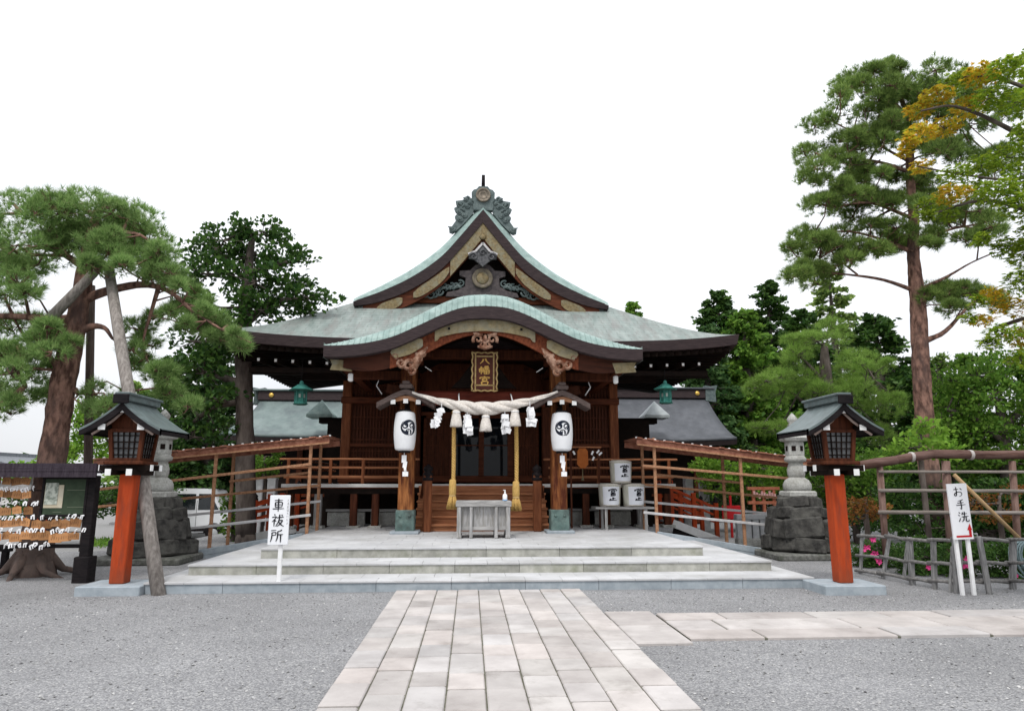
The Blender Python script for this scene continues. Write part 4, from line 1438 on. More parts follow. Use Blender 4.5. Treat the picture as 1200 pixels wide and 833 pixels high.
# offertory box and bottle
bx0, bx1 = at(535, 632, Y=14.0).x, at(598, 632, Y=14.0).x
bw, bcx = bx1 - bx0, (bx0 + bx1) / 2
BYc, Z0, ZT = 14.36, .487, 1.215
ob_ = thing('offertory_box', 'weathered silver grey slatted timber offertory box before the porch stair', 'box', (bcx, BYc, Z0))
dpt = .66
tp = MB()
for yy in (-dpt / 2, dpt / 2): tp.box((bcx, BYc + yy, ZT - .055), (bw + .05, .07, .11), bev=.01)
for sx in (-1, 1): tp.box((bcx + sx * (bw / 2 - .01), BYc, ZT - .055), (.07, dpt - .08, .108), bev=.01)
rim = tp.build('rim', M_greyh, ob_)
for i in range(7):
    MB().box((bcx, BYc - dpt / 2 + .09 + i * (dpt - .18) / 6, ZT - .035), (bw - .1, .035, .045), bev=.006).build('top_slat', M_greyh, ob_)
for fx in (-.5, -.255, .255, .5):
    for yy in (-dpt / 2 + .02, dpt / 2 - .02):
        MB().box((bcx + fx * (bw - .085), BYc + yy, (Z0 + ZT - .11) / 2), (.085 if abs(fx) > .3 else .062, .085, ZT - .11 - Z0), bev=.008).build('leg', M_greyw, ob_)
MB().box((bcx, BYc, .90), (bw - .12, dpt - .16, .40)).build('panel', M_greyw, ob_)
MB().box((bcx, BYc, .675), (bw - .10, dpt - .11, .075), bev=.01).build('bottom_rail', M_greyh, ob_)
for sx in (-1, 1): MB().box((bcx + sx * (bw / 2 - .045), BYc, Z0 + .03), (.1, dpt + .06, .06), bev=.008).build('foot', M_greyw, ob_)
bt = thing('sanitiser_bottle', 'small white pump bottle standing on the offertory box rim', 'bottle', (bcx + bw * .40, BYc - dpt / 2, ZT))
q = Vector((bcx + bw * .40, BYc - dpt / 2, ZT))
MB().lathe([(0, 0), (.043, 0), (.047, .01), (.047, .11), (.035, .135), (.016, .145), (.016, .16), (0, .16)], q, n=16).build('body', M_white, bt)
MB().lathe([(0, .005), (.048, .005), (.048, .035), (0, .035)], q, n=16).build('blue_label', mat('pale_blue_label', (.25, .4, .6)), bt)
MB().lathe([(0, .16), (.018, .16), (.018, .185), (.007, .19), (.007, .215), (0, .215)], q, n=10).box(q + Vector((-.012, 0, .215)), (.05, .018, .014)).build('pump', M_white, bt)

# hanging prayer stand on the veranda
po = thing('hanging_rack', 'small dark rack on the veranda with an orange carved tablet hanging', 'rack', (at(684, 545, Y=17.0).x, 17.0, 1.0))
xx = at(684, 545, Y=17.0).x
MB().box((xx + .05, 17.0, 2.44), (.80, .05, .035)).build('top_bar', M_woodx, po)
for dx in (-.32, .38): MB().box((xx + dx, 17.0, 1.46), (.04, .04, 1.96)).build('leg', M_wood, po)
MB().prism([(-.14, -.12), (-.05, -.22), (.05, -.22), (.14, -.12), (.13, .2), (.08, .27), (-.08, .27), (-.13, .2)], (xx - .03, 17.0, 2.14), (1, 0, 0), (0, 0, 1), .05).build('tablet', mat('orange_lacquer', (.33, .09, .02), (.42, .13, .03), scale=9, rough=.5), po)
MB().tube([(xx - .03, 17.0, 1.92), (xx - .03, 17.0, 1.74), (xx - .03, 17.0, 1.62)], [.012, .012, .04], 8).build('tablet_cord', M_gold, po)
m = MB()
for dx, dz in ((.22, 0), (.24, -.14), (.36, .03), (.42, -.02), (-.24, 0)):
    m.box((xx + dx, 16.98, 2.30 + dz), (.045, .01, .1), rot=Matrix.Rotation(dx * 2, 3, 'Y'))
m.build('paper_strips', M_paper, po)

# sake barrels on their stand
bst = thing('barrel_stand', 'low dark stand carrying three white sake barrels', 'stand', (3.35, 16.55, .475))
MB().box((3.36, 16.55, .985), (1.42, .62, .05), bev=.01).build('top', M_greyh, bst)
for dx in (-.45, .5):
    for dy in (-.24, .24): MB().box((3.36 + dx, 16.55 + dy, .72), (.06, .06, .49)).build('leg', M_greyw, bst)
M_straw = mat('bleached_straw_wrap', (0.40, 0.39, 0.32), (0.60, 0.59, 0.52), scale=5, stretch=(9, 9, 1), rough=0.85, bump=0.3, bscale=12)
M_label = mat('barrel_label', (0.66, 0.68, 0.73), (0.74, 0.76, 0.80), scale=4, rough=0.75)
def barrel(c, turn, label):
    t = thing('sake_barrel', label, 'barrel', c, group='sake barrels')
    H, Rb = .545, .268
    def rad(z):
        q = z / H
        e = min(q, 1 - q)
        r = Rb * (1 - .10 * (1 - q)) if q < .5 else Rb * (.95 + .10 * (q - .5))
        if e < .12: r -= .055 * (1 - e / .12) ** 2
        return r
    prof = [(0, .012)] + [(rad(z), z) for z in np.linspace(0, H, 30)] + [(0, H - .012)]
    MB().lathe(prof, n=40).build('wrapped_body', M_straw, t, local=True)
    lb = MB()
    a0 = -PI / 2 + turn
    lb.grid(lambda u, v: ((rad(.05 + .42 * v) + .003) * math.cos(a0 - .85 + 1.7 * u), (rad(.05 + .42 * v) + .003) * math.sin(a0 - .85 + 1.7 * u), .05 + .42 * v), 20, 12)
    lb.build('label_sheet', M_label, t, local=True)
    tx = MB()
    def to3d(x, y, d):
        r = rad(y) + .006 + d
        a = a0 + .12 + x / Rb
        return (r * math.cos(a), r * math.sin(a), y)
    brush(tx, 'mark_upper', -.11, .43, .22, .20, to3d, weight=13)
    brush(tx, 'mark_lower', -.12, .225, .24, .15, to3d, weight=17)
    tx.build('brush_mark', M_ink, t, local=True)
    rp = MB()
    for z in (.03, .51):
        rp.tube([((rad(z) + .008) * math.cos(a), (rad(z) + .008) * math.sin(a), z + .01 * math.sin(3 * a)) for a in np.linspace(0, 2 * PI, 40)], .010, 5)
    rp.build('binding_rope', M_rope, t, local=True)
ZB = 1.012
barrel((3.045, 16.5, ZB), .0, 'lower white sake barrel standing nearest the porch pillar')
barrel((3.625, 16.5, ZB), .15, 'lower white sake barrel partly hidden by the railing frame posts')
barrel((3.33, 16.5, ZB + .548), .05, 'white sake barrel stacked on top of two others')

# hanging bronze lanterns under the eave corners
def bronze_lantern(px, py, label):
    c = at(px, py, Y=17.2)
    t = thing('bronze_lantern', label, 'lantern', c, group='hanging bronze lanterns')
    M_g = mat('verdigris_bronze', (0.035, 0.16, 0.135), (0.075, 0.26, 0.22), scale=7, rough=0.6, bump=0.2)
    MB().lathe([(0, -.22), (.16, -.22), (.19, -.19), (.15, -.17)], n=6, smooth=False).build('tray', M_g, t, local=True)
    for k in range(6):
        a = 2 * PI * k / 6
        MB().box((.14 * math.cos(a), .14 * math.sin(a), -.02), (.03, .03, .32), rz=a).build('corner_post', M_g, t, local=True)
    MB().lathe([(.118, -.18), (.118, .14)], n=6, smooth=False).build('pierced_panel', M_g, t, local=True)
    w = MB()
    for k in range(6):
        a = 2 * PI * (k + .5) / 6
        w.box((.112 * math.cos(a), .112 * math.sin(a), 0), (.012, .05, .09), rz=a)
    w.build('window', mat('dim_lantern_window', (.35, .42, .38)), t, local=True)
    MB().lathe([(.14, .13), (.30, .14), (.31, .16), (.2, .22), (.09, .29), (.05, .31), (.05, .35), (.03, .38), (0, .39)], n=6, smooth=False).build('cap', M_g, t, local=True)
    MB().tube([(0, 0, .38), (0, 0, 4.62 - c.z)], .012, 5).build('chain', M_blk, t, local=True)
bronze_lantern(352.5, 464, 'green bronze lantern hanging under the eave above the pale green side roof')
bronze_lantern(780, 463, 'green bronze lantern hanging under the eave above the slate grey side roof')

# ================================================================== vermilion lantern posts
def lantern_post(loc, label):
    t = thing('lantern_post', label, 'lantern post', loc, group='vermilion lantern posts')
    B = lambda m, nm, mt, p=t: m.build(nm, mt, p, local=True)
    B(MB().box((0, .02, .055), (.90, .74, .15), bev=.012), 'stone_base', M_kerbblue)
    B(MB().box((0, 0, .92), (.215, .215, 1.58), bev=.012), 'post', M_verm)
    arms = MB()
    for k in (-.15, .15):
        arms.box((k, 0, 1.735), (.07, .72, .085)).box((0, k, 1.80), (.74, .07, .08))
    B(arms, 'support_arms', M_dark)
    for k in (-.15, .15):
        for e in (-1, 1):
            B(MB().box((k, e * .364, 1.735), (.082, .012, .095)), 'whitened_end', M_whitew)
            B(MB().box((e * .374, k, 1.80), (.012, .082, .09)), 'whitened_end', M_whitew)
    B(MB().box((0, 0, 1.875), (.56, .56, .055), bev=.012), 'tray', M_woodx if False else M_wood)
    hb_, ht, z0, z1 = .195, .235, 1.90, 2.37
    cp = MB()
    for sx in (-1, 1):
        for sy in (-1, 1):
            cp.bar((sx * hb_, sy * hb_, z0), (sx * ht, sy * ht, z1), .055, .055, up=(0, 1, 0))
    for z, h in ((z0 + .02, hb_), (z1 - .02, ht)):
        for k in (-1, 1):
            cp.box((0, k * h, z), (2 * h, .05, .05)).box((k * h, 0, z), (.05, 2 * h, .05))
    lb = B(cp, 'lantern_frame', M_wood)
    for a in range(4):
        Rz = Matrix.Rotation(a * PI / 2, 3, 'Z')
        pn_ = MB()
        P = [Rz @ Vector(p) for p in ((-hb_ + .03, -hb_ + .012, z0 + .03), (hb_ - .03, -hb_ + .012, z0 + .03), (ht - .03, -ht + .012, z1 - .03), (-ht + .03, -ht + .012, z1 - .03))]
        P2 = [p + Rz @ Vector((0, .008, 0)) for p in P]
        pn_.add(P + P2, [(0, 1, 2, 3), (7, 6, 5, 4)])
        o = B(pn_, 'lantern_window', mat('dusty_lantern_pane', (0.07, 0.072, 0.075), (0.19, 0.195, 0.20), scale=4, rough=0.25, spec=0.5), lb)
        lt = MB()
        for i in range(1, 5):
            u = -1 + 2 * i / 5
            lt.bar(Rz @ Vector((u * hb_ * .9, -hb_ - .002, z0 + .03)), Rz @ Vector((u * ht * .9, -ht - .002, z1 - .03)), .013, .016, up=(0, 1, 0))
        for i in range(1, 5):
            q = i / 5
            h = hb_ + (ht - hb_) * q
            z = z0 + (z1 - z0) * q
            lt.bar(Rz @ Vector((-h, -h - .002, z)), Rz @ Vector((h, -h - .002, z)), .013, .016)
        B(lt, 'lattice', M_dark, o)
    # roof
    HW, DP = .575, .54
    def zr(x):
        q = abs(x) / HW
        return 2.80 - .45 * q ** .80 + .03 * max(0, q - .72) * 2
    top = MB()
    top.slab(lambda u, v: (HW * (2 * u - 1), -DP + 2 * DP * v, zr(HW * (2 * u - 1))), 28, 8, (0, 0, -.035), smooth=False)
    ro = B(top, 'roof', M_roofpost)
    vg = MB()
    for e in (-1, 1):
        vg.slab(lambda u, v, e=e: (HW * (2 * u - 1) * 1.0, e * (DP - .004) , zr(HW * (2 * u - 1)) - .002 - (.15 - .05 * abs(2 * u - 1)) * v), 28, 2, (0, -e * .06, 0))
    for e in (-1, 1):
        vg.box((e * (HW - .015), 0, zr(HW) - .05), (.03, 2 * DP - .02, .075))
    B(vg, 'verge_board', M_blk, ro)
    un = MB().slab(lambda u, v: (HW * .93 * (2 * u - 1), -DP + .08 + (2 * DP - .16) * v, zr(HW * .93 * (2 * u - 1)) - .05), 16, 2, (0, 0, -.03))
    B(un, 'roof_boards', M_dark, ro)
    B(MB().box((0, 0, 2.83), (.15, 2 * DP + .02, .10), bev=.012).box((0, 0, 2.885), (.21, 2 * DP + .06, .035), bev=.01), 'ridge', M_roofpost, ro)
    B(MB().box((0, -DP - .045, 2.80), (.22, .05, .14), bev=.015), 'ridge_end', M_blk, ro)
    tr = MB()
    for s in (-1, 1):
        pts = [(s * x, -DP + .10, zr(x) - .155) for x in (.0, .16, .32, .44)]
        for a, b in zip(pts[:-1], pts[1:]): tr.bar(a, b, .02, .03)
    B(tr, 'pale_trim', mat('pale_trim_wood', (.30, .22, .19), (.42, .33, .29), scale=6), ro)
    for x in (0, -.28, .28):
        B(MB().box((x, -.1, zr(x) - .155), (.085, .78, .075)), 'purlin', M_dark, ro)
        for e in (-1, 1): B(MB().box((x, -.1 + e * .395, zr(x) - .155), (.10, .012, .085)), 'whitened_end', M_whitew, ro)
    for yy in (-.25, .29):
        B(MB().prism([(-.35, 2.38), (.35, 2.38), (.30, 2.48), (0, 2.64), (-.30, 2.48)], (0, yy, 0), (1, 0, 0), (0, 0, 1), .04), 'gable', M_wood, ro)
    for o in t.children:
        if o.name.split('.')[0] == 'roof':
            o.location.y += .08
    return t
M_roofpost = mat('lantern_roof_copper', (0.085, 0.115, 0.115), (0.16, 0.20, 0.20), scale=4, stretch=(1, 5, 5), rough=0.5, spec=0.5, dirt=(0.07, 0.085, 0.085), dscale=2)
p1 = at(140, 683, Z=.13); p2 = at(988, 682, Z=.13)
lantern_post((p1.x, p1.y, 0), 'vermilion post carrying a small roofed lantern beside the ema rack')
lantern_post((p2.x, p2.y, 0), 'vermilion post carrying a small roofed lantern beside the low timber fence')

# ================================================================== stone lanterns on rock mounds
def stone_lantern(px, label, seed):
    c = at(px, 648, Y=14.95)
    t = thing('stone_lantern', label, 'stone lantern', (c.x, 14.95, 0), group='stone lanterns')
    B = lambda m, nm, mt, p=t: m.build(nm, mt, p, local=True)
    rg = random.Random(seed)
    B(MB().box((0, 0, .06), (1.78, 1.7, .14), bev=.03), 'base_slab', M_granite_d)
    rk = MB()
    courses = [(.74, .13, .44), (.66, .42, .82), (.56, .80, 1.06), (.43, 1.02, 1.28)]
    for R0, z0, z1 in courses:
        n = max(5, int(R0 * 9) + rg.randint(0, 2))
        ph = rg.uniform(0, 6)
        for k in range(n):
            a = ph + 2 * PI * (k + .5) / n
            w = 2 * PI * R0 / n
            kk_ = rg.uniform(.74, .84)
            rk.box((R0 * kk_ * math.cos(a), R0 * kk_ * math.sin(a), (z0 + z1) / 2 + rg.uniform(-.015, .015)), (R0 * .42, w * rg.uniform(.9, 1.12), (z1 - z0) * rg.uniform(.92, 1.12)), rot=Matrix.Rotation(a + rg.uniform(-.2, .2), 3, 'Z') @ Matrix.Rotation(rg.uniform(-.22, -.05), 3, 'Y') @ Matrix.Rotation(rg.uniform(-.1, .1), 3, 'X'), bev=.035)
        rk.lathe([(R0 * .78, z0), (R0 * .78, z1)], n=14)
    B(rk, 'rock_mound', M_rock)
    B(MB().box((0, 0, 1.33), (.60, .60, .14), bev=.03), 'plinth', M_granite)
    B(MB().lathe([(0, 1.40), (.27, 1.40), (.30, 1.45), (.295, 1.54), (.25, 1.63), (.20, 1.66), (.165, 1.69)], n=24), 'lotus_base', M_granite)
    B(MB().lathe([(.16, 1.68), (.185, 1.75), (.19, 1.86), (.165, 1.95), (.15, 1.99), (.16, 2.02)], n=24), 'shaft', M_granite)
    B(MB().lathe([(.15, 2.01), (.225, 2.04), (.235, 2.10), (.20, 2.14), (.19, 2.16)], n=24), 'collar', M_granite)
    fb = B(MB().lathe([(.19, 2.15), (.20, 2.18), (.20, 2.44), (.19, 2.47)], n=6, smooth=False, phase=PI / 6), 'fire_box', M_granite)
    for k in range(6):
        a = 2 * PI * k / 6 + PI / 6 + PI / 6
        B(MB().lathe([(0, .012), (.045, .008), (.05, 0)], n=10).build and MB().box((.176 * math.cos(a), .176 * math.sin(a), 2.32), (.012, .09, .11), rz=a), 'opening', M_dark, fb)
    B(MB().lathe([(.17, 2.46), (.29, 2.49), (.325, 2.55), (.27, 2.61), (.18, 2.71), (.12, 2.80), (.10, 2.82)], n=6, smooth=False, phase=PI / 6), 'cap', M_granite)
    B(MB().lathe([(.09, 2.81), (.12, 2.84), (.075, 2.88), (.11, 2.93), (.115, 2.98), (.06, 3.06), (0, 3.12)], n=16), 'finial', M_granite)
M_granite_d = mat('dark_granite', (0.10, 0.10, 0.092), (0.20, 0.20, 0.185), scale=14, rough=0.95, bump=0.5, dirt=(.07, .075, .06), dscale=3)
stone_lantern(178, 'grey stone lantern on a dark rock mound, half hidden behind the leaning prop pole', 3)
stone_lantern(940, 'grey stone lantern on a dark rock mound, standing clear behind the vermilion post', 6)

# ================================================================== railing frames along the side ramps
def rail_frame(label, posts_f, posts_b, rails, beam, cover, ramp, s):
    """everything from measured ends: posts (px, ytop, ybottom), rails (x0,y0,x1,y1,row,material)"""
    YF, YBk = 15.6, 16.7
    b0 = at(*beam[0], Y=YF)
    t = thing('railing_frame', label, 'railing', (b0.x, 16.1, 0), group='railing frames beside the ramps')
    for row, ps in ((YF, posts_f), (YBk, posts_b)):
        for px, y0, y1 in ps:
            a, b = at(px, y0, Y=row), at(px, y1, Y=row)
            MB().box((a.x, row, (a.z + b.z) / 2 - .05), (.066, .066, a.z - b.z + .1), bev=.008).build('post', M_tin, t)
    for x0, y0, x1, y1, row, mt in rails:
        a, b = at(x0, y0, Y=row), at(x1, y1, Y=row)
        row2 = row - .075
        MB().bar((a.x, row2, a.z), (b.x, row2, b.z), .04, .058, bev=.008).build('rail', mt, t)
    a, b = at(*beam[0], Y=YF), at(*beam[1], Y=YF)
    bm = MB()
    n = 34
    for i in range(n):
        p, q = a + (b - a) * (i / n), a + (b - a) * ((i + .96) / n)
        dz = random.Random(i).uniform(-.012, .012)
        bm.bar((p.x, 16.15, p.z + .03 + dz), (q.x, 16.15, q.z + .03 + dz), 1.36 + dz * 2, .03)
    cov = bm.build('roof_boards', M_tinr, t)
    for yy in (YF - .06, YBk + .06):
        MB().bar((a.x, yy, a.z - .06), (b.x, yy, b.z - .06), .05, .13).build('roof_beam', M_tinr, t)
    MB().bar((a.x, YF - .1, a.z - .11), (b.x, YF - .1, b.z - .11), .03, .035).build('pale_batten', M_tin, t)
    k = int(abs(b.x - a.x) / .205)
    for i in range(k + 1):
        p = a + (b - a) * (i / k)
        MB().box((p.x, YF - .07, p.z + .045), (.05, .05, .035), bev=.01).build('white_clip', M_white, t)
    return t
M_ = M_tin
rail_frame('brown railing frame with board cover on the ramp beside the van and ema rack',
    [(254, 528, 651), (365, 517, 633)], [(275, 522, 636), (376.5, 517, 625)],
    [(366, 543.6, 112, 574, 15.6, M_), (364, 553.5, 270, 564, 16.7, M_), (377, 568.5, 112, 594, 16.7, M_), (377, 587, 130, 613, 16.7, M_cyp), (365, 603, 140, 628, 15.6, M_cyp)],
    [(387, 513), (112, 540)], None, None, -1)
rail_frame('brown railing frame with board cover on the ramp beside the sake barrels',
    [(766, 513, 628), (866.5, 526, 650)], [(752, 518, 624), (846, 530, 634)],
    [(752, 545.5, 924, 560.5, 15.6, M_), (766, 555.7, 866, 565.5, 16.7, M_), (754, 567.6, 924, 584.5, 16.7, M_), (753, 587.4, 920, 603.4, 16.7, M_cyp), (753, 600, 905, 615.5, 15.6, M_cyp)],
    [(745, 515), (960, 541)], None, None, 1)
# ramps with a blue-grey kerb
for s in (-1, 1):
    m = MB()
    x0, x1 = 3.84, 6.6
    def rp(x): return .468 - (x - x0) * .155
    V = [(s * x0, 15.45, rp(x0)), (s * x1, 15.45, rp(x1)), (s * x1, 17.0, rp(x1)), (s * x0, 17.0, rp(x0))]
    V += [(v[0], v[1], -.05) for v in V]
    m.add(V, [(0, 1, 2, 3), (0, 4, 5, 1), (1, 5, 6, 2), (2, 6, 7, 3), (3, 7, 4, 0)])
    rmp = tag(m.build('ramp_path', M_kerbblue), kind='structure')
    m = MB().bar((s * (x0 + .03), 15.4, rp(x0) - .02), (s * x1, 15.4, rp(x1) - .02), .10, .13, bev=.01)
    m.slab(lambda u, v, s=s: (s * (x0 + .02 + (x1 - x0 - .02) * u), 15.36, (rp(x0 + (x1 - x0) * u) - .05) * (1 - v) - .05 * v), 4, 1, (0, .06, 0))
    tag(m.build('kerb', M_kerbblue), kind='structure')

# vermilion stairs to the side halls
def red_stair(s, top, bot, label):
    YS = 20.3
    a, b = at(*top, Y=YS), at(*bot, Y=YS)
    t = thing('vermilion_stair', label, 'stair', (b.x, YS, b.z), group='vermilion side stairs')
    for yy in (YS, YS + 1.3):
        for dz, w in ((0, .07), (-.22, .05), (-.42, .05)):
            MB().bar((a.x, yy, a.z + dz), (b.x, yy, b.z + .95 + dz), w, w + .01).build('rail', M_verm, t)
        for q in (0, .5, 1):
            p = a + (Vector((b.x, 0, b.z + .95)) - a) * q
            o = MB().box((p.x, yy, p.z - .42), (.12, .12, 1.15 if q else 1.3), bev=.01).build('rail_post', M_verm, t)
            if q in (0, 1): MB().lathe([(.07, 0), (.075, .05), (.05, .07), (.07, .12), (0, .2)], (p.x, yy, p.z + .15), n=10).build('post_cap', M_blk, o)
    zf = b.z
    n = 5
    zt_ = a.z - .95
    for i in range(n):
        q = (i + .5) / n
        MB().box((b.x + (a.x - b.x) * q, YS + .65, zf + (zt_ - zf) * (i + 1) / n - .04), (abs(a.x - b.x) / n + .05, 1.2, .06)).build('tread', M_greyw, t)
    MB().bar((a.x, YS - .07, zt_ - .05), (b.x, YS - .07, zf + .02), .04, .22).build('stringer', M_white, t)
    MB().bar((a.x, YS - .03, zt_ - .3), (b.x + (a.x - b.x) * .25, YS - .03, zf), .05, .35).build('underside', M_blk, t)
    return t
red_stair(-1, (350, 577), (280, 634), 'vermilion railed stair behind the vehicle sign board')
red_stair(1, (786, 572), (841, 634), 'vermilion railed stair behind the frame next to the barrels')
for (px, y0, y1, lab) in ((305, 562, 628, 'pale stone post nearest the broadleaf trunk'), (320, 561, 628, 'pale stone post between the broadleaf trunk and shrine hall'),
                          (806, 560, 612, 'pale stone post nearer the sake barrels'), (824, 559, 622, 'pale stone post nearer the green hedge by the railing')):
    a, b = at(px, y0, Y=22.6), at(px, 600, Y=22.6)
    q = MB().box((a.x, 22.6, a.z / 2), (.27, .27, a.z), bev=.02).box((a.x, 22.6, a.z + .0), (.29, .29, .04), bev=.01)
    one(q, 'stone_post', mat('pale_post_stone', (.42, .43, .44), (.54, .55, .56), scale=9, rough=.85, dirt=(.34, .35, .35)), lab, 'post', 'pale stone posts')
# low pale stone fence and tiny vermilion frame beyond the ramp
sf = thing('stone_fence', 'low pale stone fence with dark gaps beyond the ramp near the rock mound', 'fence', (at(885, 640, Y=17.4).x, 17.4, 0))
x0, x1 = at(868, 640, Y=17.4).x, at(922, 640, Y=17.4).x
for i in range(7):
    MB().box((x0 + (x1 - x0) * i / 6, 17.4, .42), (.16, .16, .52), bev=.01).build('post', MATS['pale_post_stone'], sf)
MB().box(((x0 + x1) / 2, 17.4, .72), (x1 - x0 + .2, .22, .13), bev=.015).build('top_rail', MATS['pale_post_stone'], sf)
MB().box(((x0 + x1) / 2, 17.4, .10), (x1 - x0 + .2, .26, .2), bev=.015).build('base', M_granite, sf)
MB().box(((x0 + x1) / 2, 17.52, .42), (x1 - x0, .03, .5)).build('gap_shade_sheet', M_blk, sf)  # black sheet put in for the shade between the fence posts
tf = thing('charm_rack', 'small faded vermilion rack hung with charms beyond the ramp', 'rack', (at(902, 600, Y=20.5).x, 20.5, 0))
x0, x1 = at(884, 600, Y=20.5).x, at(908, 600, Y=20.5).x
zt1 = at(900, 572, Y=20.5).z
M_vf = mat('faded_vermilion', (.33, .10, .05), (.42, .16, .10), scale=6, rough=.7)
for x in (x0, (x0 + x1) / 2, x1): MB().box((x, 20.5, zt1 / 2), (.08, .08, zt1)).build('post', M_vf, tf)
for dz in (0, -.42): MB().box(((x0 + x1) / 2, 20.5, zt1 + dz), (x1 - x0 + .35, .1, .09)).build('beam', M_vf, tf)
m = MB()
for i in range(9): m.box((x0 + (x1 - x0) * i / 8, 20.42, zt1 - .15 - .04 * (i % 3)), (.06, .03, .14))
m.build('charms', mat('pink_charms', (.5, .25, .24), (.62, .4, .38), scale=8), tf)
bn = one(MB().box((at(857, 600, Y=20).x, 20, at(857, 600, Y=20).z), (.55, .05, .38), bev=.01).box((at(857, 600, Y=20).x, 20.03, .6), (.06, .05, 1.2)), 'red_banner_board', M_red, 'small bright red board on a stake beyond the ramp railing', 'sign')

# ================================================================== signs
M_signw = mat('sign_white', (0.76, 0.77, 0.80), (0.80, 0.81, 0.83), scale=3, rough=0.6)
b = at(325, 694, Z=0)
SY = b.y
sg = thing('vehicle_sign', 'white board on a white stake brushed with three black characters for vehicle blessing', 'sign', (b.x, SY, 0))
c0, c1 = at(314.5, 638, Y=SY), at(341.5, 580, Y=SY)
MB().box((b.x + .01, SY, c1.z / 2), (.06, .05, c1.z - .1), bev=.006).build('stake', M_white, sg)
cx, cz = (c0.x + c1.x) / 2, (c0.z + c1.z) / 2
bwid, bh = c1.x - c0.x, c1.z - c0.z
MB().box((cx, SY - .045, cz), (bwid, .03, bh), bev=.006).build('board', M_signw, sg)
tx = MB()
f3 = lambda x, y, d: (cx + x, SY - .0625 - d, cz + y)
for i, ch in enumerate('車祓所'):
    brush(tx, ch, -.115, bh / 2 - .045 - i * .222, .195, .195, f3, weight=8.5)
for i, ch in enumerate('くるまはらいしょ'):
    brush(tx, ch, .105, bh / 2 - .06 - i * .046, .035, .04, f3, weight=9, k=3)
tx.build('characters', M_ink, sg)

b0, b1 = at(1127.5, 697, Z=0), at(1146, 698, Z=0)
SY2 = (b0.y + b1.y) / 2
tl_, tr_, br2, bl_ = [at(*p, Y=SY2) for p in ((1108.5, 567), (1131, 566), (1140, 631), (1117, 632))]
s2 = thing('washing_sign', 'white leaning board with black brushed hand washing characters and a red arrow', 'sign', (b0.x, SY2, 0))
for foot, top in ((b0, tl_ + (tr_ - tl_) * .2), (b1, tl_ + (tr_ - tl_) * .85)):
    MB().bar((foot.x, SY2 + .03, 0), (top.x, SY2 + .03, top.z - .05), .05, .035, up=(0, 1, 0)).build('leg', M_white, s2)
m = MB()
A = [Vector((p.x, SY2 - .02, p.z)) for p in (bl_, br2, tr_, tl_)]
Bk = [p + Vector((0, .025, 0)) for p in A]
m.add(A + Bk, [(0, 1, 2, 3), (7, 6, 5, 4), (0, 4, 5, 1), (1, 5, 6, 2), (2, 6, 7, 3), (3, 7, 4, 0)])
m.build('board', M_signw, s2)
def bil(u, v, d):
    p = A[3] * (1 - u) * (1 - v) + A[2] * u * (1 - v) + A[1] * u * v + A[0] * (1 - u) * v
    return (p.x, p.y - .003 - d, p.z)
tx = MB()
for i, ch in enumerate('お手洗'):
    f2 = lambda x, y, d, i=i: bil(.24 + .05 * i + x, .05 + .225 * i + .20 * (1 - y), d)
    brush(tx, ch, 0, 1, .56, 1, f2, weight=8.5)
tx.build('characters', M_ink, s2)
ar = MB()
P = [(.14, .955), (.86, .955), (.86, .80), (.92, .80), (.84, .70), (.72, .80), (.79, .80), (.79, .915), (.14, .915)]
ar.add([bil(u, v, .0) for u, v in ((.14, .93), (.92, .93), (.92, .965), (.14, .965))], [(0, 1, 2, 3)])
ar.add([bil(u, v, .0006) for u, v in ((.80, .82), (.93, .82), (.93, .966), (.80, .966))], [(0, 1, 2, 3)])
ar.add([bil(u, v, .0012) for u, v in ((.72, .84), (.97, .84), (.885, .72))], [(0, 1, 2)])
ar.build('red_arrow', M_red, s2)

# ================================================================== ema rack
b = at(104, 682, Z=0)
EY = b.y
ek = thing('ema_rack', 'black timber votive plaque rack with a boarded eave beside the pine trunk', 'rack', (b.x - 1.5, EY, 0))
xR, xL = at(104, 620, Y=EY).x, at(-120, 620, Y=EY).x
zr0, zr1 = at(60, 557, Y=EY).z, at(60, 541, Y=EY).z
for x in (xR, xL):
    p = MB().box((x, EY, zr0 / 2), (.15, .15, zr0), bev=.01).build('post', M_blk, ek)
    MB().box((x, EY, .20), (.25, .25, .42), bev=.015).build('post_shoe', M_blk, p)
ev = MB()
xe = at(124, 550, Y=EY).x
for k in range(6):
    ev.box(((xL + xe) / 2 - .2, EY - .22 + k * .085, zr0 + .06 + k * .022), (xe - xL + .4, .084, .03))
    ev.box(((xL + xe) / 2 - .2, EY + .24 + (5 - k) * .085, zr0 + .06 + k * .022), (xe - xL + .4, .084, .03))
ev.box(((xL + xe) / 2 - .2, EY - .27, zr0 + .02), (xe - xL + .4, .035, .10))
for k in range(3): ev.box(((xL + xe) / 2 - .2, EY - .28, zr0 + .085 + .045 * k), (xe - xL + .4, .03, .038))
ev.build('boarded_eave', mat('plum_black_boards', (0.030, 0.022, 0.030), (0.060, 0.048, 0.060), scale=5, stretch=(8, 1, 1), rough=.6), ek)
rows_y = [562, 579.5, 597, 612.5, 628]
for y in rows_y:
    z = at(60, y - 5, Y=EY).z
    MB().tube([(xL, EY + .0, z), (xR, EY + .0, z)], .008, 5).build('string_bar', M_blk, ek)
MB().box(((xL + xR) / 2, EY + .06, at(60, 640, Y=EY).z), (xR - xL, .05, .06)).build('lower_rail', M_blk, ek)
g0, g1 = at(48, 604, Y=EY - .05), at(104, 560, Y=EY - .05)
gbp = MB().box(((g0.x + g1.x) / 2, EY - .05, (g0.z + g1.z) / 2), (g1.x - g0.x, .03, g1.z - g0.z), bev=.005).build('green_board', M_greenboard, ek)
fr = MB()
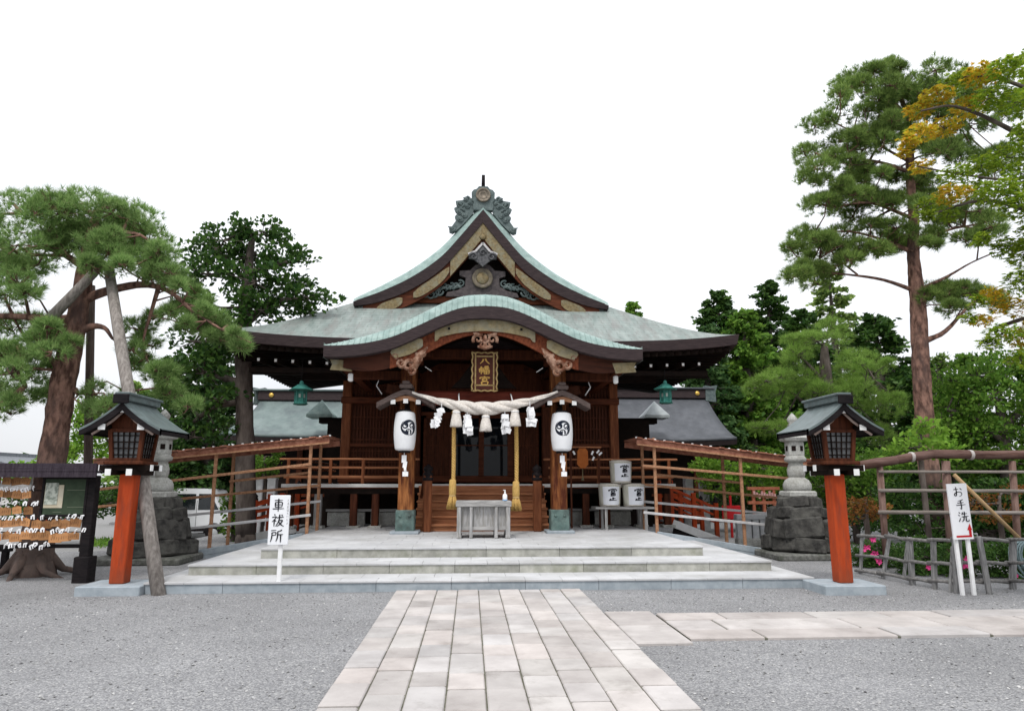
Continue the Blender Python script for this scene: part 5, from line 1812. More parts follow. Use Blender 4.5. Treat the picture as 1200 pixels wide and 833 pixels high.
for z in (g0.z, g1.z): fr.box(((g0.x + g1.x) / 2, EY - .06, z), (g1.x - g0.x + .04, .05, .035))
for x in (g0.x, g1.x): fr.box((x, EY - .06, (g0.z + g1.z) / 2), (.035, .048, g1.z - g0.z - .04))
fr.build('board_frame', M_blk, gbp)
n0, n1 = at(50.5, 595, Y=EY - .07), at(75.5, 568, Y=EY - .07)
MB().box(((n0.x + n1.x) / 2, EY - .07, (n0.z + n1.z) / 2), (n1.x - n0.x, .006, n1.z - n0.z)).build('notice_paper', mat('cream_paper', (.50, .44, .32), (.58, .53, .42), scale=6), gbp)
n0, n1 = at(51.5, 591, Y=EY - .075), at(69.5, 565.5, Y=EY - .075)
MB().box(((n0.x + n1.x) / 2, EY - .078, (n0.z + n1.z) / 2), (n1.x - n0.x, .006, n1.z - n0.z)).build('printed_sheet', mat('grey_print', (.22, .25, .21), (.52, .55, .48), scale=14, lo=.42, hi=.58), gbp)
for (a0, a1, y) in ((79, 102, 574), (79, 102, 594), (62, 72, 600)):
    q0, q1 = at(a0, y, Y=EY - .06), at(a1, y, Y=EY - .06)
    MB().box(((q0.x + q1.x) / 2, EY - .068, q0.z), (q1.x - q0.x, .004, .008)).build('chalk_line', mat('faded_chalk', (.16, .18, .13)), gbp)
# plaques and knotted paper fortunes: every one an object
em = MB().prism([(-.092, -.08), (.092, -.08), (.092, .045), (0, .072), (-.092, .045)], (0, .006, 0), (1, 0, 0), (0, 0, 1), .012)
ema0 = em.build('votive_plaque', M_ema)
ink = MB()
rg = random.Random(3)
for k in range(4): ink.box((-.05 + .032 * k, -.008, -.012 + rg.uniform(-.006, .006)), (.004, .002, rg.uniform(.035, .07)))
ink.build('handwriting', mat('brown_ink', (.10, .05, .03)), ema0, local=True)
MB().tube([(-.02, 0, .05), (0, 0, .085), (.02, 0, .05)], .004, 4).build('string_loop', M_red, ema0, local=True)
forts = []
for q in range(4):
    fo = MB()
    rg = random.Random(40 + q)
    fo.box((0, 0, 0), (rg.uniform(.045, .07), .022, rg.uniform(.026, .042)), rot=Matrix.Rotation(rg.uniform(-.5, .5), 3, 'Y'), bev=.006)
    fo.v = [(a * .85, b * .85, c * .85) for a, b, c in fo.v]
    for sx in (-1, 1):
        a = rg.uniform(-.15, .35)
        fo.box((sx * rg.uniform(.012, .024), -.012, -.03), (rg.uniform(.016, .024), .005, rg.uniform(.04, .07)), rot=Matrix.Rotation(sx * a, 3, 'Y') @ Matrix.Rotation(rg.uniform(-.4, .4), 3, 'Z'))
    forts.append(fo.build('paper_fortune', M_paper))
unused = list(forts)
rows_txt = ['topmost', 'second', 'middle', 'fourth', 'lowest']
first_e = first_f = True
rg = random.Random(12)
for r, y in enumerate(rows_y):
    xmax = 46 if r < 3 else 101
    px = -14.0
    while px < xmax - 5:
        px += rg.uniform(9.5, 13.0)
        if px > xmax - 4: break
        p = at(px, y + rg.uniform(-2.2, 1.6), Y=EY - .05)
        o = ema0 if first_e else copy_tree(ema0)
        first_e = False
        o.location = (p.x, EY - .05 - rg.uniform(0, .05), p.z)
        o.rotation_euler = (rg.uniform(-.12, .12), rg.uniform(-.16, .16), rg.uniform(-.35, .35))
        o.scale = [rg.uniform(.78, 1.02)] * 3
        tag(o, 'small wooden votive plaque hanging in the %s row of the rack' % rows_txt[r], 'plaque', 'votive plaques in the %s row' % rows_txt[r])
    if r == 0: continue
    px = -8.0
    while px < xmax + 1:
        px += rg.uniform(4.5, 12.0) if r in (2, 4) or px < 50 else rg.uniform(6, 14)
        if px > xmax: break
        p = at(px, y - 8.5 + rg.uniform(-1.3, 1.5), Y=EY - .06)
        o = unused.pop() if unused else copy_tree(rg.choice(forts))
        o.location = (p.x, EY - .06 - rg.uniform(0, .06), p.z)
        o.rotation_euler = (rg.uniform(-.3, .3), rg.uniform(-.5, .5), rg.uniform(-.8, .8))
        tag(o, 'white paper fortune knotted on the string above the %s row of plaques' % rows_txt[r], 'paper fortune', 'paper fortunes above the %s row' % rows_txt[r])
px = 2
while px < 55:
    px += rg.uniform(3, 7)
    p = at(px, 637 + rg.uniform(-2, 2), Y=EY - .04)
    o = copy_tree(rg.choice(forts))
    o.location = (p.x, EY - .04 - rg.uniform(0, .05), p.z)
    o.rotation_euler = (rg.uniform(-.3, .3), rg.uniform(-.5, .5), rg.uniform(-.8, .8))
    tag(o, 'white paper fortune dangling beneath the lowest row of plaques', 'paper fortune', 'paper fortunes beneath the lowest row')
# dark bench-like rail at the foot of the trunk
bn = thing('low_barrier', 'low black wooden barrier in front of the pine roots', 'barrier', (at(0, 672, Z=0).x, at(0, 672, Z=0).y, 0))
q0 = at(0, 672, Z=0)
MB().box((q0.x - .35, q0.y, .42), (1.0, .08, .08)).build('rail', M_blk, bn)
for dx in (.05, -.75): MB().box((q0.x + dx, q0.y, .2), (.09, .09, .42)).build('post', M_blk, bn)

# ================================================================== poles
b = at(188, 697, Z=0)
tp_ = at(127, 312, Y=12.4)
m = MB().tube([b - Vector((0, 0, .1)), b + (tp_ - b) * .35 + Vector((.02, 0, 0)), b + (tp_ - b) * .7, tp_], [.10, .095, .095, .085], 12, wob=.03)
one(m, 'prop_pole', mat('grey_log', (.17, .15, .135), (.33, .30, .275), scale=5, stretch=(5, 5, .6), rough=.9, bump=.5), 'long grey log prop leaning from the gravel up to the pine crown', 'pole')
p0, p1_ = at(104, 640, Y=14.2), at(107, 335, Y=14.2)
m = MB().tube([(p0.x, 14.2, -.1), (p1_.x, 14.2, p1_.z)], [.085, .075], 10)
one(m, 'dark_pole', mat('dark_log', (.05, .035, .03), (.10, .075, .065), scale=5, stretch=(5, 5, .6), rough=.9, bump=.3), 'upright dark log pole beside the leaning pine trunk', 'pole')

# ================================================================== tall log railing and low rustic fence
FY = 12.6
tfn = thing('log_railing', 'long brown log railing with thin poles above the low rustic fence', 'fence', (at(1100, 600, Y=FY).x, FY, 0))
P = [at(*p, Y=FY) for p in ((1004, 546), (1050, 539), (1092, 532), (1150, 533), (1290, 533))]
for a, b in zip(P[:-1], P[1:]): MB().tube([a, (a + b) / 2 + Vector((0, 0, .008)), b], [.085, .09, .085], 10, wob=.05).build('top_log', mat('brown_log', (.060, .030, .024), (.135, .075, .060), scale=5, stretch=(.6, 5, 5), rough=.85, bump=.4, dirt=(.18, .115, .10)), tfn)
for px in (1068, 1137):
    q = at(px, 535.5 if px < 1100 else 533, Y=FY)
    MB().lathe([(.097, -.03), (.099, 0), (.097, .03)], (0, 0, 0), n=14).build and None
    bnd = MB().tube([q - Vector((.03, 0, -.003)), q + Vector((.03, 0, 0))], .096, 12)
    bnd.build('white_band', mat('pale_wrap', (.34, .30, .28), (.48, .45, .43), scale=5), tfn)
for px, y0, y1, r in ((1035, 545, 628, .06), (1112, 540, 640, .075), (1190, 540, 640, .06)):
    a, b = at(px - 4, y0, Y=FY + .02), at(px + 1, y1, Y=FY + .02)
    MB().tube([a, b - Vector((0, 0, .5))], r, 9, wob=.04).build('post', mat('pinkish_post_log', (.135, .080, .064), (.25, .165, .14), scale=5, stretch=(5, 5, .6), rough=.85, bump=.3), tfn)
for y, th in ((552, .026), (574.5, .032), (600, .036)):
    a, b = at(1030, y + (.5 if y < 560 else 0), Y=FY - .06), at(1290, y + 1, Y=FY - .06)
    MB().tube([a, b], th, 8).build('thin_pole', mat('grey_bamboo_pole', (.17, .145, .125), (.30, .265, .24), scale=4, stretch=(.5, 5, 5), rough=.7), tfn)
a, b = at(1118, 556, Y=FY - .16), at(1200, 636, Y=FY - .3)
MB().tube([a, b], .038, 8).build('brace_pole', mat('tan_bamboo', (.36, .235, .12), (.46, .32, .18), scale=4, rough=.6), tfn)
rf_ = thing('rustic_fence', 'low weathered grey timber fence with crooked posts in front of the azaleas', 'fence', (at(1080, 690, Z=0).x, at(1080, 690, Z=0).y, 0))
posts = [(1008, 672, 1010, 625, .055), (1033, 678, 1043, 625, .06), (1058, 677, 1064, 630, .05), (1069, 685, 1065.5, 629, .085), (1095, 690, 1093.5, 630, .075), (1113, 694, 1117, 640, .06), (1123, 695, 1121, 629, .11), (1160, 696, 1147, 628, .075), (1186, 690, 1187, 630, .09), (1230, 700, 1228, 628, .09), (1290, 706, 1288, 628, .09)]
for bx, by, tx_, ty, w in posts:
    b = at(bx, by, Z=0)
    tt = at(tx_, ty, Y=b.y)
    MB().bar(b - Vector((0, 0, .08)), tt, w, w * .8, up=(0, 1, 0), bev=.012).build('post' , mat('dim_silver_post', (.13, .13, .13), (.30, .295, .29), scale=4, stretch=(9, 9, 1), rough=.9, bump=.4), rf_)
for dz, off in ((.0, .05), (-.34, .07), (-.60, .06)):
    prev = None
    for k in (0, 1, 3, 4, 6, 7, 8, 9):
        bx, by, tx_, ty, w = posts[k]
        b = at(bx, by, Z=0)
        tt = at(tx_, ty + 4, Y=b.y)
        q = (tt - b) * (1 + dz / max(.6, tt.z)) + b + Vector((0, off, 0))
        if prev is not None:
            MB().tube([prev + Vector((-.05, 0, .02)), (prev + q) / 2 + Vector((0, 0, .012)), q + Vector((.05, 0, -.015))], [.028, .025, .028], 8, wob=.06).build('rail', mat('dim_silver_rail', (.14, .135, .13), (.26, .25, .24), scale=4, stretch=(1, 6, 6), rough=.9, bump=.3), rf_)
        prev = q
# garden hose
q = at(1187, 634, Y=10.9)
hs_ = MB()
rg = random.Random(5)
for k in range(11):
    w, dp_ = rg.uniform(.17, .27), rg.uniform(.25, .62)
    off = rg.uniform(-.05, .05)
    pts = []
    for i in range(17):
        t = 2 * PI * i / 16
        pts.append((q.x + off + w * math.sin(t) * (1 + .15 * math.cos(t)), 10.68 - .02 * k * .5 + rg.uniform(-.005, .005), q.z - dp_ / 2 + .03 + dp_ / 2 * math.cos(t)))
    hs_.tube(pts, .014, 6, cap=False)
one(hs_, 'garden_hose', mat('blue_grey_hose', (.14, .20, .21), (.24, .31, .32), scale=3, rough=.5), 'pale blue grey garden hose coiled over a fence post', 'hose')

# ================================================================== van, bucket, far house
vx, vy, vz = at(226, 600, Y=26.5).x, 26.5, -.516
van = thing('white_van', 'plain white van parked on the lot behind the stone lantern', 'van', (vx, vy, vz))
prof = [(-1.7, .32), (1.55, .32), (1.68, .5), (1.66, .95), (1.32, 1.08), (.92, 1.78), (.7, 1.86), (-1.62, 1.88), (-1.74, 1.75), (-1.76, .5)]
M_car = mat('white_car_paint', (.72, .73, .74), (.76, .77, .78), scale=2, rough=.25, spec=.6)
bd = MB().prism(prof, (vx, vy + .72, vz), (1, 0, 0), (0, 0, 1), 1.44)
body = bd.build('body', M_car, van)
M_cg = mat('car_window', (.012, .016, .018), (.02, .025, .028), scale=3, rough=.06, spec=.8)
for a, b in (((-1.6, 1.12), (-.62, 1.68)), ((-.5, 1.12), (.35, 1.68))):
    MB().box((vx + (a[0] + b[0]) / 2, vy - .725, vz + (a[1] + b[1]) / 2), (b[0] - a[0], .012, b[1] - a[1]), bev=.004).build('window', M_cg, body)
MB().prism([(.45, 1.12), (1.18, 1.12), (.86, 1.68), (.45, 1.68)], (vx, vy - .722, vz), (1, 0, 0), (0, 0, 1), .010).build('window', M_cg, body)
for x in (-1.15, 1.05):
    for yy in (-.66, .66):
        w = MB().lathe([(0, -.09), (.2, -.09), (.28, -.07), (.29, 0), (.28, .07), (.2, .09), (0, .09)], n=20)
        w.v = [(vx + x + v[0], vy + yy + v[2], vz + .29 + v[1]) for v in w.v]
        o = w.build('wheel', M_blk, van)
        h = MB().lathe([(0, -.1), (.16, -.1), (.17, -.085)], n=16)
        h.v = [(vx + x + v[0], vy + yy + (v[2] if yy < 0 else -v[2]), vz + .29 + v[1]) for v in h.v]
        h.build('hubcap', mat('wheel_grey', (.4, .41, .42)), o)
    ar = MB().lathe([(0, -.01), (.36, -.01), (.36, .0), (0, .0)], n=24)
    ar.v = [(vx + x + v[0], vy - .722 + v[2], max(vz + .30, vz + .30 + v[1])) for v in ar.v]
    ar.build('wheel_arch', M_blk, body)
for x, c in ((1.62, (.8, .8, .75)), (-1.74, (.4, .02, .02))):
    MB().box((vx + x, vy - .60, vz + .8), (.1, .2, .18), bev=.02).build('headlight' if x > 0 else 'tail_light', mat('lamp_%s' % ('clear' if x > 0 else 'red'), c, rough=.2), van)
MB().box((vx, vy - .735, vz + .42), (3.1, .03, .1)).build('sill_trim', M_blk, body)
for x in (-.56, .40): MB().box((vx + x, vy - .722, vz + .9), (.012, .01, 1.1)).build('door_gap', M_blk, body)
q = at(249.5, 624, Y=21.5)
one(MB().lathe([(0, 0), (.14, 0), (.16, .42), (.13, .44), (.0, .44)], (q.x, 21.5, -.51), n=14), 'blue_bin', mat('blue_plastic', (.03, .16, .5), (.04, .2, .58), scale=3, rough=.4), 'small blue plastic bin on the lot beside the white van', 'bin')
hx = at(14, 540, Y=46).x
ho = thing('far_house', 'pale house with grey tiled gable roof far behind the pine trunk', 'house', (hx, 46, -.5))
ho.scale = (.72, .72, .72)
MB().prism([(-4.5, -.5), (4.5, -.5), (4.5, 2.6), (0, 4.4), (-4.5, 2.6)], (hx, 50, 0), (1, 0, 0), (0, 0, 1), 7.5).build('wall', mat('pale_plaster', (.55, .53, .52), (.63, .61, .60), scale=2, rough=.9), ho)
M_tile = mat('grey_roof_tile', (.12, .13, .145), (.19, .2, .215), scale=4, stretch=(6, 1, 1), rough=.5)
rr_ = MB()
for s in (-1, 1): rr_.slab(lambda u, v, s=s: (hx + s * 5.3 * u, 41.9 + 8.6 * v, 4.55 - 2.05 * u + .15 * u * u), 10, 2, (0, 0, .16))
rr_.box((hx, 46.2, 4.72), (.5, 8.8, .35))
rr_.build('roof', M_tile, ho)
rr_ = MB().slab(lambda u, v: (hx - 5 + 9.5 * u, 39.6 + 2.9 * v, 2.2 + .95 * v), 4, 2, (0, 0, .12))
rr_.build('porch_roof', M_tile, ho)
MB().box((hx - .4, 41.2, .85), (9, 2.4, 2.7)).build('porch_wall', MATS['pale_plaster'], ho)
for x in (-2.6, .2, 2.6):
    w = MB().box((hx + x, 39.96, 1.1), (1.5, .06, 1.1)).build('window', M_cg, ho)
    MB().box((hx + x, 39.93, 1.7), (1.7, .08, .08)).build('frame', M_greyw, w)
# ================================================================== trees
def limbs(paths, Y, name, m, parent, n=10):
    """paths: lists of (px, py, radius in px[, dy]) -> one bark mesh"""
    mb = MB()
    out = []
    for pts in paths:
        P, Rr = [], []
        for p in pts:
            dy = p[3] if len(p) > 3 else 0
            q = at(p[0], p[1], Y=Y + dy)
            P.append(q)
            Rr.append(p[2] * mpp(q))
        # smooth
        k = 4
        PP = catmull([tuple(p) for p in P], k)
        RR = [Rr[min(len(Rr) - 1, i // k)] * (1 - (i % k) / k) + Rr[min(len(Rr) - 1, i // k + 1)] * ((i % k) / k) for i in range(len(PP))]
        mb.tube(PP, RR, n, wob=.07)
        out.append((PP, RR))
    return mb, out
def pine(label, Y, trunk, branches, pads, dens=1.0, needle=.15, m_leaf=None, base_to_ground=True, m_bark=None, roots=0, per=15, group=None, name='pine_tree', tw=.006, extra=None, tk=1.0, bk=.72, infill=1, nw=.0055, link=.25):
    tr = [(p[0], p[1], p[2] * tk) + tuple(p[3:]) for p in trunk]
    branches = [[(p[0], p[1], max(.8, p[2] * bk * (1 - .75 * i / len(br)))) + tuple(p[3:]) for i, p in enumerate(br)] for br in branches]
    b = at(tr[0][0], tr[0][1], Y=Y)
    t = thing(name, label, 'tree', (b.x, Y, 0), group=group)
    mb, lm = limbs([tr] + branches, Y, 'trunk', m_bark or M_bark, t)
    if base_to_ground and b.z > 0:
        mb.tube([(b.x + .05, Y, -.2), (b.x + .02, Y, b.z * .5), (b.x, Y, b.z + .05)], [tr[0][2] * mpp(b) * 1.15, tr[0][2] * mpp(b) * 1.05, tr[0][2] * mpp(b)], 12)
    for k in range(roots):
        a = 2 * PI * k / roots + .4
        r0 = tr[0][2] * mpp(b)
        L = random.Random(k).uniform(.35, .75)
        mb.tube([(b.x + r0 * .5 * math.cos(a), Y + r0 * .5 * math.sin(a), .35), (b.x + (r0 + .2 * L) * math.cos(a), Y + (r0 + .2 * L) * math.sin(a), .09), (b.x + (r0 + .9 * L) * math.cos(a + .2), Y + (r0 + .9 * L) * math.sin(a + .2), -.04)], [r0 * .42, r0 * .17, .03], 8)
    allp = np.array([tuple(p) for PP, _ in lm for p in PP])
    Ps, Ds = [], []
    rg = random.Random(len(pads))
    filled = []
    for pd in pads:
        filled.append(pd)
        near = sorted((q for q in pads if q is not pd), key=lambda q: (q[0] - pd[0]) ** 2 + 2 * (q[1] - pd[1]) ** 2)[:2]
        for q in near:
            if abs(q[0] - pd[0]) < 60 and rg.random() < link:
                filled.append(((q[0] + pd[0]) / 2, (q[1] + pd[1]) / 2, .5 * min(q[2], pd[2]), .8 * min(q[3], pd[3])))
        for q in range(infill):
            k = rg.uniform(.36, .75)
            filled.append((pd[0] + rg.uniform(-1, 1) * pd[2], pd[1] + rg.uniform(-.9, 1.0) * pd[3], pd[2] * k, pd[3] * k) + ((pd[4] + rg.uniform(-.3, .3),) if len(pd) > 4 else ()))
    for pd in filled:
        px, py, rx, ry = pd[0] + rg.uniform(-5, 5), pd[1] + rg.uniform(-7, 7) * min(1, pd[3] / 12), pd[2] * rg.uniform(.75, 1.15), pd[3] * rg.uniform(.7, 1.2)
        dy = pd[4] if len(pd) > 4 else rg.uniform(-.9, .9)
        c = at(px, py, Y=Y + dy)
        k = mpp(c)
        rx, ry = rx * k, ry * k
        c = np.array(c)
        # twig from the nearest wood to the pad, then a spray of twigs
        j = np.argmin(((allp - c) ** 2).sum(1))
        a = Vector(allp[j])
        cv = Vector(c)
        mid = (a + cv) / 2 + Vector((rg.uniform(-.1, .1), rg.uniform(-.1, .1), rg.uniform(-.05, .12)))
        tw0 = .034 if pd[2] > 20 else .020
        mid += Vector((rg.uniform(-.15, .15), rg.uniform(-.15, .15), rg.uniform(-.12, .18)))
        mb.tube([a, mid, cv], [tw0, tw0 * .75, .012], 5, cap=False)
        nt = int(dens * 120 * (rx * max(ry, .2) * 4) ** .8 + 30)
        P, D = blob_points(c, (rx, rx * .85, ry), nt, shell=.45, up=.35)
        out = rng.random(nt) < .20
        P[out] = c + (P[out] - c) * (1.05 + .32 * rng.random((out.sum(), 1)))
        D = unit(D * .8 + np.array([0, 0, .75]))
        Ps.append(P); Ds.append(D)
        for q in range(7):
            e = Vector(P[rg.randrange(nt)])
            mb.tube([cv, (cv + e) / 2 + Vector((0, 0, -.03)), e], [.014, .010, tw], 4, cap=False)
    mb.build('trunk', m_bark or M_bark, t)
    P, D = np.concatenate(Ps), np.concatenate(Ds)
    mesh_np('crown', needles(P, D, needle, per=per, w=nw, spread=.66), 3, m_leaf or M_pine, t)
    if extra: extra(t)
    return t
M_pine = leafmat('pine_needles', [(0.07, 0.15, 0.042), (0.165, 0.29, 0.08), (0.30, 0.43, 0.145), (0.20, 0.33, 0.095), (0.35, 0.46, 0.18)], trans=.4)
M_pine_d = leafmat('dark_pine_needles', [(0.06, 0.12, 0.035), (0.165, 0.26, 0.06), (0.32, 0.43, 0.11), (0.10, 0.18, 0.045)], trans=.4)
M_pine_l = leafmat('soft_pine_needles', [(0.13, 0.25, 0.045), (0.22, 0.36, 0.07), (0.30, 0.43, 0.10), (0.16, 0.28, 0.055)], trans=.42)

# the old red pine over the ema rack
YL = 12.8
padsL = [(26,243,40,20),(62,236,36,18),(99,233,34,16),(132,240,34,18),(160,252,28,18),(48,262,40,20),(86,266,36,18),(121,270,32,18),(149,268,30,20),(76,292,34,16),
  (121,290,26,14),(176,288,30,20),(186,303,24,17),(188,323,22,13),(204,328,18,12),(216,336,13,9),(168,309,24,14),(17,284,32,20),(10,312,30,18),(36,308,28,16),(24,334,26,16),(8,352,24,14),
  (207,360,16,9),(230,364,17,9),(245,370,17,9),(262,380,16,9),(216,384,12,7),(244,389,13,7),(262,394,12,7),(274,400,13,8),(286,405,10,7),
  (12,394,34,18),(43,390,32,15),(66,391,26,13),(80,403,18,10),(26,416,34,16),(56,412,22,12),(8,436,28,16),(40,438,22,12),(24,460,26,14),(58,457,16,10),(8,478,20,12),
  (160,388,20,14),(168,409,18,14),(160,431,16,12),(181,444,20,14),(200,466,18,11),(217,476,14,9),(112,466,20,14),(126,478,18,12),(196,440,16,10),(-30,300,40,22),(-30,390,40,20),(-35,250,40,22),(140,290,20,12),(128,300,20,12,-.75),(112,318,14,9,-.8),(140,312,14,10,-.8)]
padsL = [(p[0], p[1] + max(0, min(13, (285 - p[1]) * .3)), *p[2:]) for p in padsL]
trunkL = [(38,664,25),(44,635,21),(54,580,18.5),(62,530,17),(68,490,16),(75,445,15.5),(84,402,14),(93,360,12),(99,322,11),(106,280,8),(112,256,5)]
brL = [[(92,354,8),(125,341,7.5),(160,334,7),(185,336,6.5,-.3),(205,346,5.5,-.4),(225,364,4.5,-.5),(260,386,3.5,-.6),(295,402,2.5,-.6)],
  [(90,374,9),(60,374,8),(25,371,7.5),(-15,370,7),(-60,365,6)],
  [(86,394,8),(105,383,7),(122,384,6),(132,397,5)],
  [(72,456,8),(86,456,7),(92,462,6)],
  [(74,440,7),(58,418,5,-.3),(40,412,4,-.5),(20,418,3,-.6)],
  [(30,452,4,-.5),(10,468,6,-.4),(-20,484,7,-.3)],
  [(100,314,7),(70,296,5,.2),(40,290,4,.4),(10,296,3,.4)],
  [(104,286,7),(135,274,5,-.2),(165,276,4,-.4),(188,296,3,-.5)],
  [(186,336,4),(176,370,3),(168,405,2.5),(182,440,2),(205,466,1.5)],
  [(110,252,5),(85,240,4),(50,245,3),(25,250,2)],
  [(111,250,5),(130,242,3),(155,252,2)]]
def splint(t):
    a, b = at(60, 372, Y=YL - .35), at(123, 306, Y=YL - .3)
    MB().tube([a, b], [.10, .075], 9).build('splint_log', MATS['grey_log'], t)
pine('old leaning red pine with wide needle pads above the ema rack', YL, trunkL, brL, padsL, dens=.95, needle=.15, per=20, nw=.0052, roots=6, tk=.88, extra=splint)

# tall red pine by the washing sign
YR = 15.5
padsR = [(1013,92,32,16),(1058,97,30,16),(1000,110,26,14),(1107,92,34,18),(1148,104,30,18),(978,138,28,16),(1030,135,32,16),(1089,130,32,16),(1136,150,28,18),(960,178,26,16),(995,186,28,16),(948,204,22,14),
  (1036,168,26,12),(1107,179,26,14),(1060,120,28,14),(1125,125,28,14),(966,244,26,15),(936,274,22,16),(995,244,28,14),(1036,238,28,14),(954,291,24,14),(983,279,28,13),(928,318,18,14),(948,326,22,12),(1020,262,26,12),(1054,268,22,12),
  (1107,262,28,16),(1142,250,28,16),(1092,238,24,12),(1160,270,24,16),(1130,284,22,12),(1107,344,26,14),(1136,338,24,14),(1154,350,20,12),(1086,346,18,12),(995,306,20,8),(1120,360,20,10),(1170,190,30,18),(1180,130,26,18),(985,215,16,10),(1015,205,20,8),(930,300,18,12),(972,318,16,8),(1040,80,18,9)]
padsR += [(1075,158,24,13),(1050,205,24,10),(1088,212,20,10),(1062,236,24,10),(1048,142,24,12),(1082,108,28,14),(1048,288,24,9),(1088,284,20,10),(1018,296,24,9),(1015,155,24,11),(990,165,22,11),(1030,112,28,13),(985,230,22,9),(1010,222,20,8),(1125,180,24,12)]
padsR = [(p[0] + (6 if p[0] < 960 else 0), p[1], p[2] * .86, p[3] * .86, *p[4:]) for p in padsR]
trunkR = [(1085,520,15.5),(1083,480,15),(1080,440,14),(1078,400,13.5),(1075,350,12.5),(1071,310,10),(1070,285,9),(1071,260,8),(1067,215,7),(1066,180,6.5),(1063,135,4.5),(1050,105,2.5)]
brR = [[(1075,342,4.5),(1035,328,3.6),(995,322,3),(955,318,2)],[(1070,296,4.5),(1040,283,3.8),(1000,272,3),(955,272,2)],[(1070,256,4),(1020,238,3),(975,243,2)],[(1066,202,4),(1030,190,3.2),(985,186,2.5),(955,196,1.6)],
  [(1066,180,4),(1090,150,3),(1125,118,2)],[(1076,340,4),(1110,324,3),(1138,308,2.4),(1165,296,1.6)],[(1083,400,6),(1108,388,5),(1132,362,3.5),(1150,348,2)],[(1071,285,4),(1110,270,3),(1150,262,2)],
  [(1062,135,3.5),(1030,104,2.6),(1005,100,1.6)],[(1062,140,3.5),(1092,104,2.6),(1125,96,1.6)],[(1066,190,3),(1020,165,2.2),(980,145,1.5)],[(1075,352,3),(1092,346,2.6),(1112,345,2)],[(1005,322,2),(985,306,1.4),(970,290,1)],[(1020,280,2.2),(990,285,1.6),(950,310,1.2)]]
pine('tall red pine with bare upper trunk rising behind the log railing', YR, trunkR, brR, padsR, dens=1.0, needle=.165, per=20, nw=.0058, tk=.70, bk=.62, infill=2, link=.5, m_leaf=M_pine_d)

def broad(label, Y, trunk, branches, lobes, leaf=.13, dens=1.0, m_leaf=None, m_bark=None, name='broadleaf_tree', wid=.6, droop=0.0, sub=.36, group=None, spread=.9, ground=0.0, cat='tree'):
    """leaf clumps strung through lobes given in photo pixels at depth Y"""
    b = at(trunk[0][0], trunk[0][1], Y=Y)
    t = thing(name, label, cat, (b.x, Y, ground), group=group)
    mb, lm = limbs([trunk] + branches, Y, 'trunk', m_bark or M_barkg, t)
    if b.z > ground:
        mb.tube([(b.x, Y, ground - .2), (b.x, Y, b.z + .05)], [trunk[0][2] * mpp(b) * 1.15, trunk[0][2] * mpp(b)], 10)
    allp = np.array([tuple(p) for PP, _ in lm for p in PP])
    Ps, Ds = [], []
    rg = random.Random(int(Y * 10) + len(lobes))
    for lo in lobes:
        px, py, rx, ry = lo[:4]
        dy = lo[4] if len(lo) > 4 else rg.uniform(-1, 1) * rx * mpp(b) * .6
        c = at(px, py, Y=Y + dy)
        k = mpp(c)
        rx, ry = rx * k, ry * k
        ns = max(4, int(dens * 7 * (rx * ry) / (sub * sub)))
        C, Dd = blob_points(np.array(c), (rx, rx * .9, ry), ns, shell=.5, up=.15)
        for cc, d0 in zip(C, Dd):
            n1 = int(38 * (sub / leaf / 2.6) ** 2 * rg.uniform(.6, 1.3))
            P, D = blob_points(cc, (sub, sub, sub * .55), n1, shell=.2, up=.2)
            Ps.append(P)
            Ds.append(unit(D * .6 + d0 * .5 + np.array([0, 0, .15 - droop])))
        j = np.argmin(((allp - np.array(c)) ** 2).sum(1))
        a, cv = Vector(allp[j]), Vector(c)
        w = .05 if rx > .6 else .03
        mb.tube([a, (a + cv) / 2 + Vector((rg.uniform(-.1, .1), 0, rg.uniform(-.05, .1))), cv], [w, w * .7, w * .4], 5, cap=False)
        for q in range(min(10, ns)):
            e = Vector(C[q])
            mb.tube([cv, (cv + e) / 2, e], [w * .4, w * .3, w * .15], 4, cap=False)
    mb.build('trunk', m_bark or M_barkg, t)
    P, D = np.concatenate(Ps), np.concatenate(Ds)
    P[:, 2] = np.maximum(P[:, 2], ground + .03)
    mesh_np('crown', leaves(P, D, leaf, wid, spread, droop), 4, m_leaf or M_leaf_d, t)
    return t
M_leaf_d = leafmat('deep_green_leaves', [(0.018, 0.050, 0.012), (0.040, 0.096, 0.019), (0.080, 0.155, 0.030), (0.028, 0.070, 0.015)], trans=.34, rough=.42)
M_leaf_m = leafmat('mid_green_leaves', [(0.055, 0.135, 0.020), (0.115, 0.235, 0.032), (0.19, 0.32, 0.05), (0.08, 0.175, 0.026)], trans=.42)
M_leaf_b = leafmat('bright_green_leaves', [(0.10, 0.22, 0.025), (0.17, 0.32, 0.04), (0.24, 0.40, 0.055), (0.13, 0.26, 0.03)], trans=.42)
M_leaf_k = leafmat('dark_conifer_sprays', [(0.03, 0.078, 0.026), (0.06, 0.125, 0.036), (0.095, 0.17, 0.05)], trans=.3)
M_maple = leafmat('turning_maple_leaves', [(0.26, 0.34, 0.03), (0.50, 0.44, 0.04), (0.68, 0.40, 0.04), (0.34, 0.38, 0.03), (0.68, 0.32, 0.035), (0.52, 0.40, 0.035), (0.40, 0.40, 0.03)], trans=.5)
M_maple_g = leafmat('green_maple_leaves', [(0.13, 0.25, 0.025), (0.24, 0.34, 0.032), (0.33, 0.40, 0.04), (0.17, 0.29, 0.028)], trans=.5)

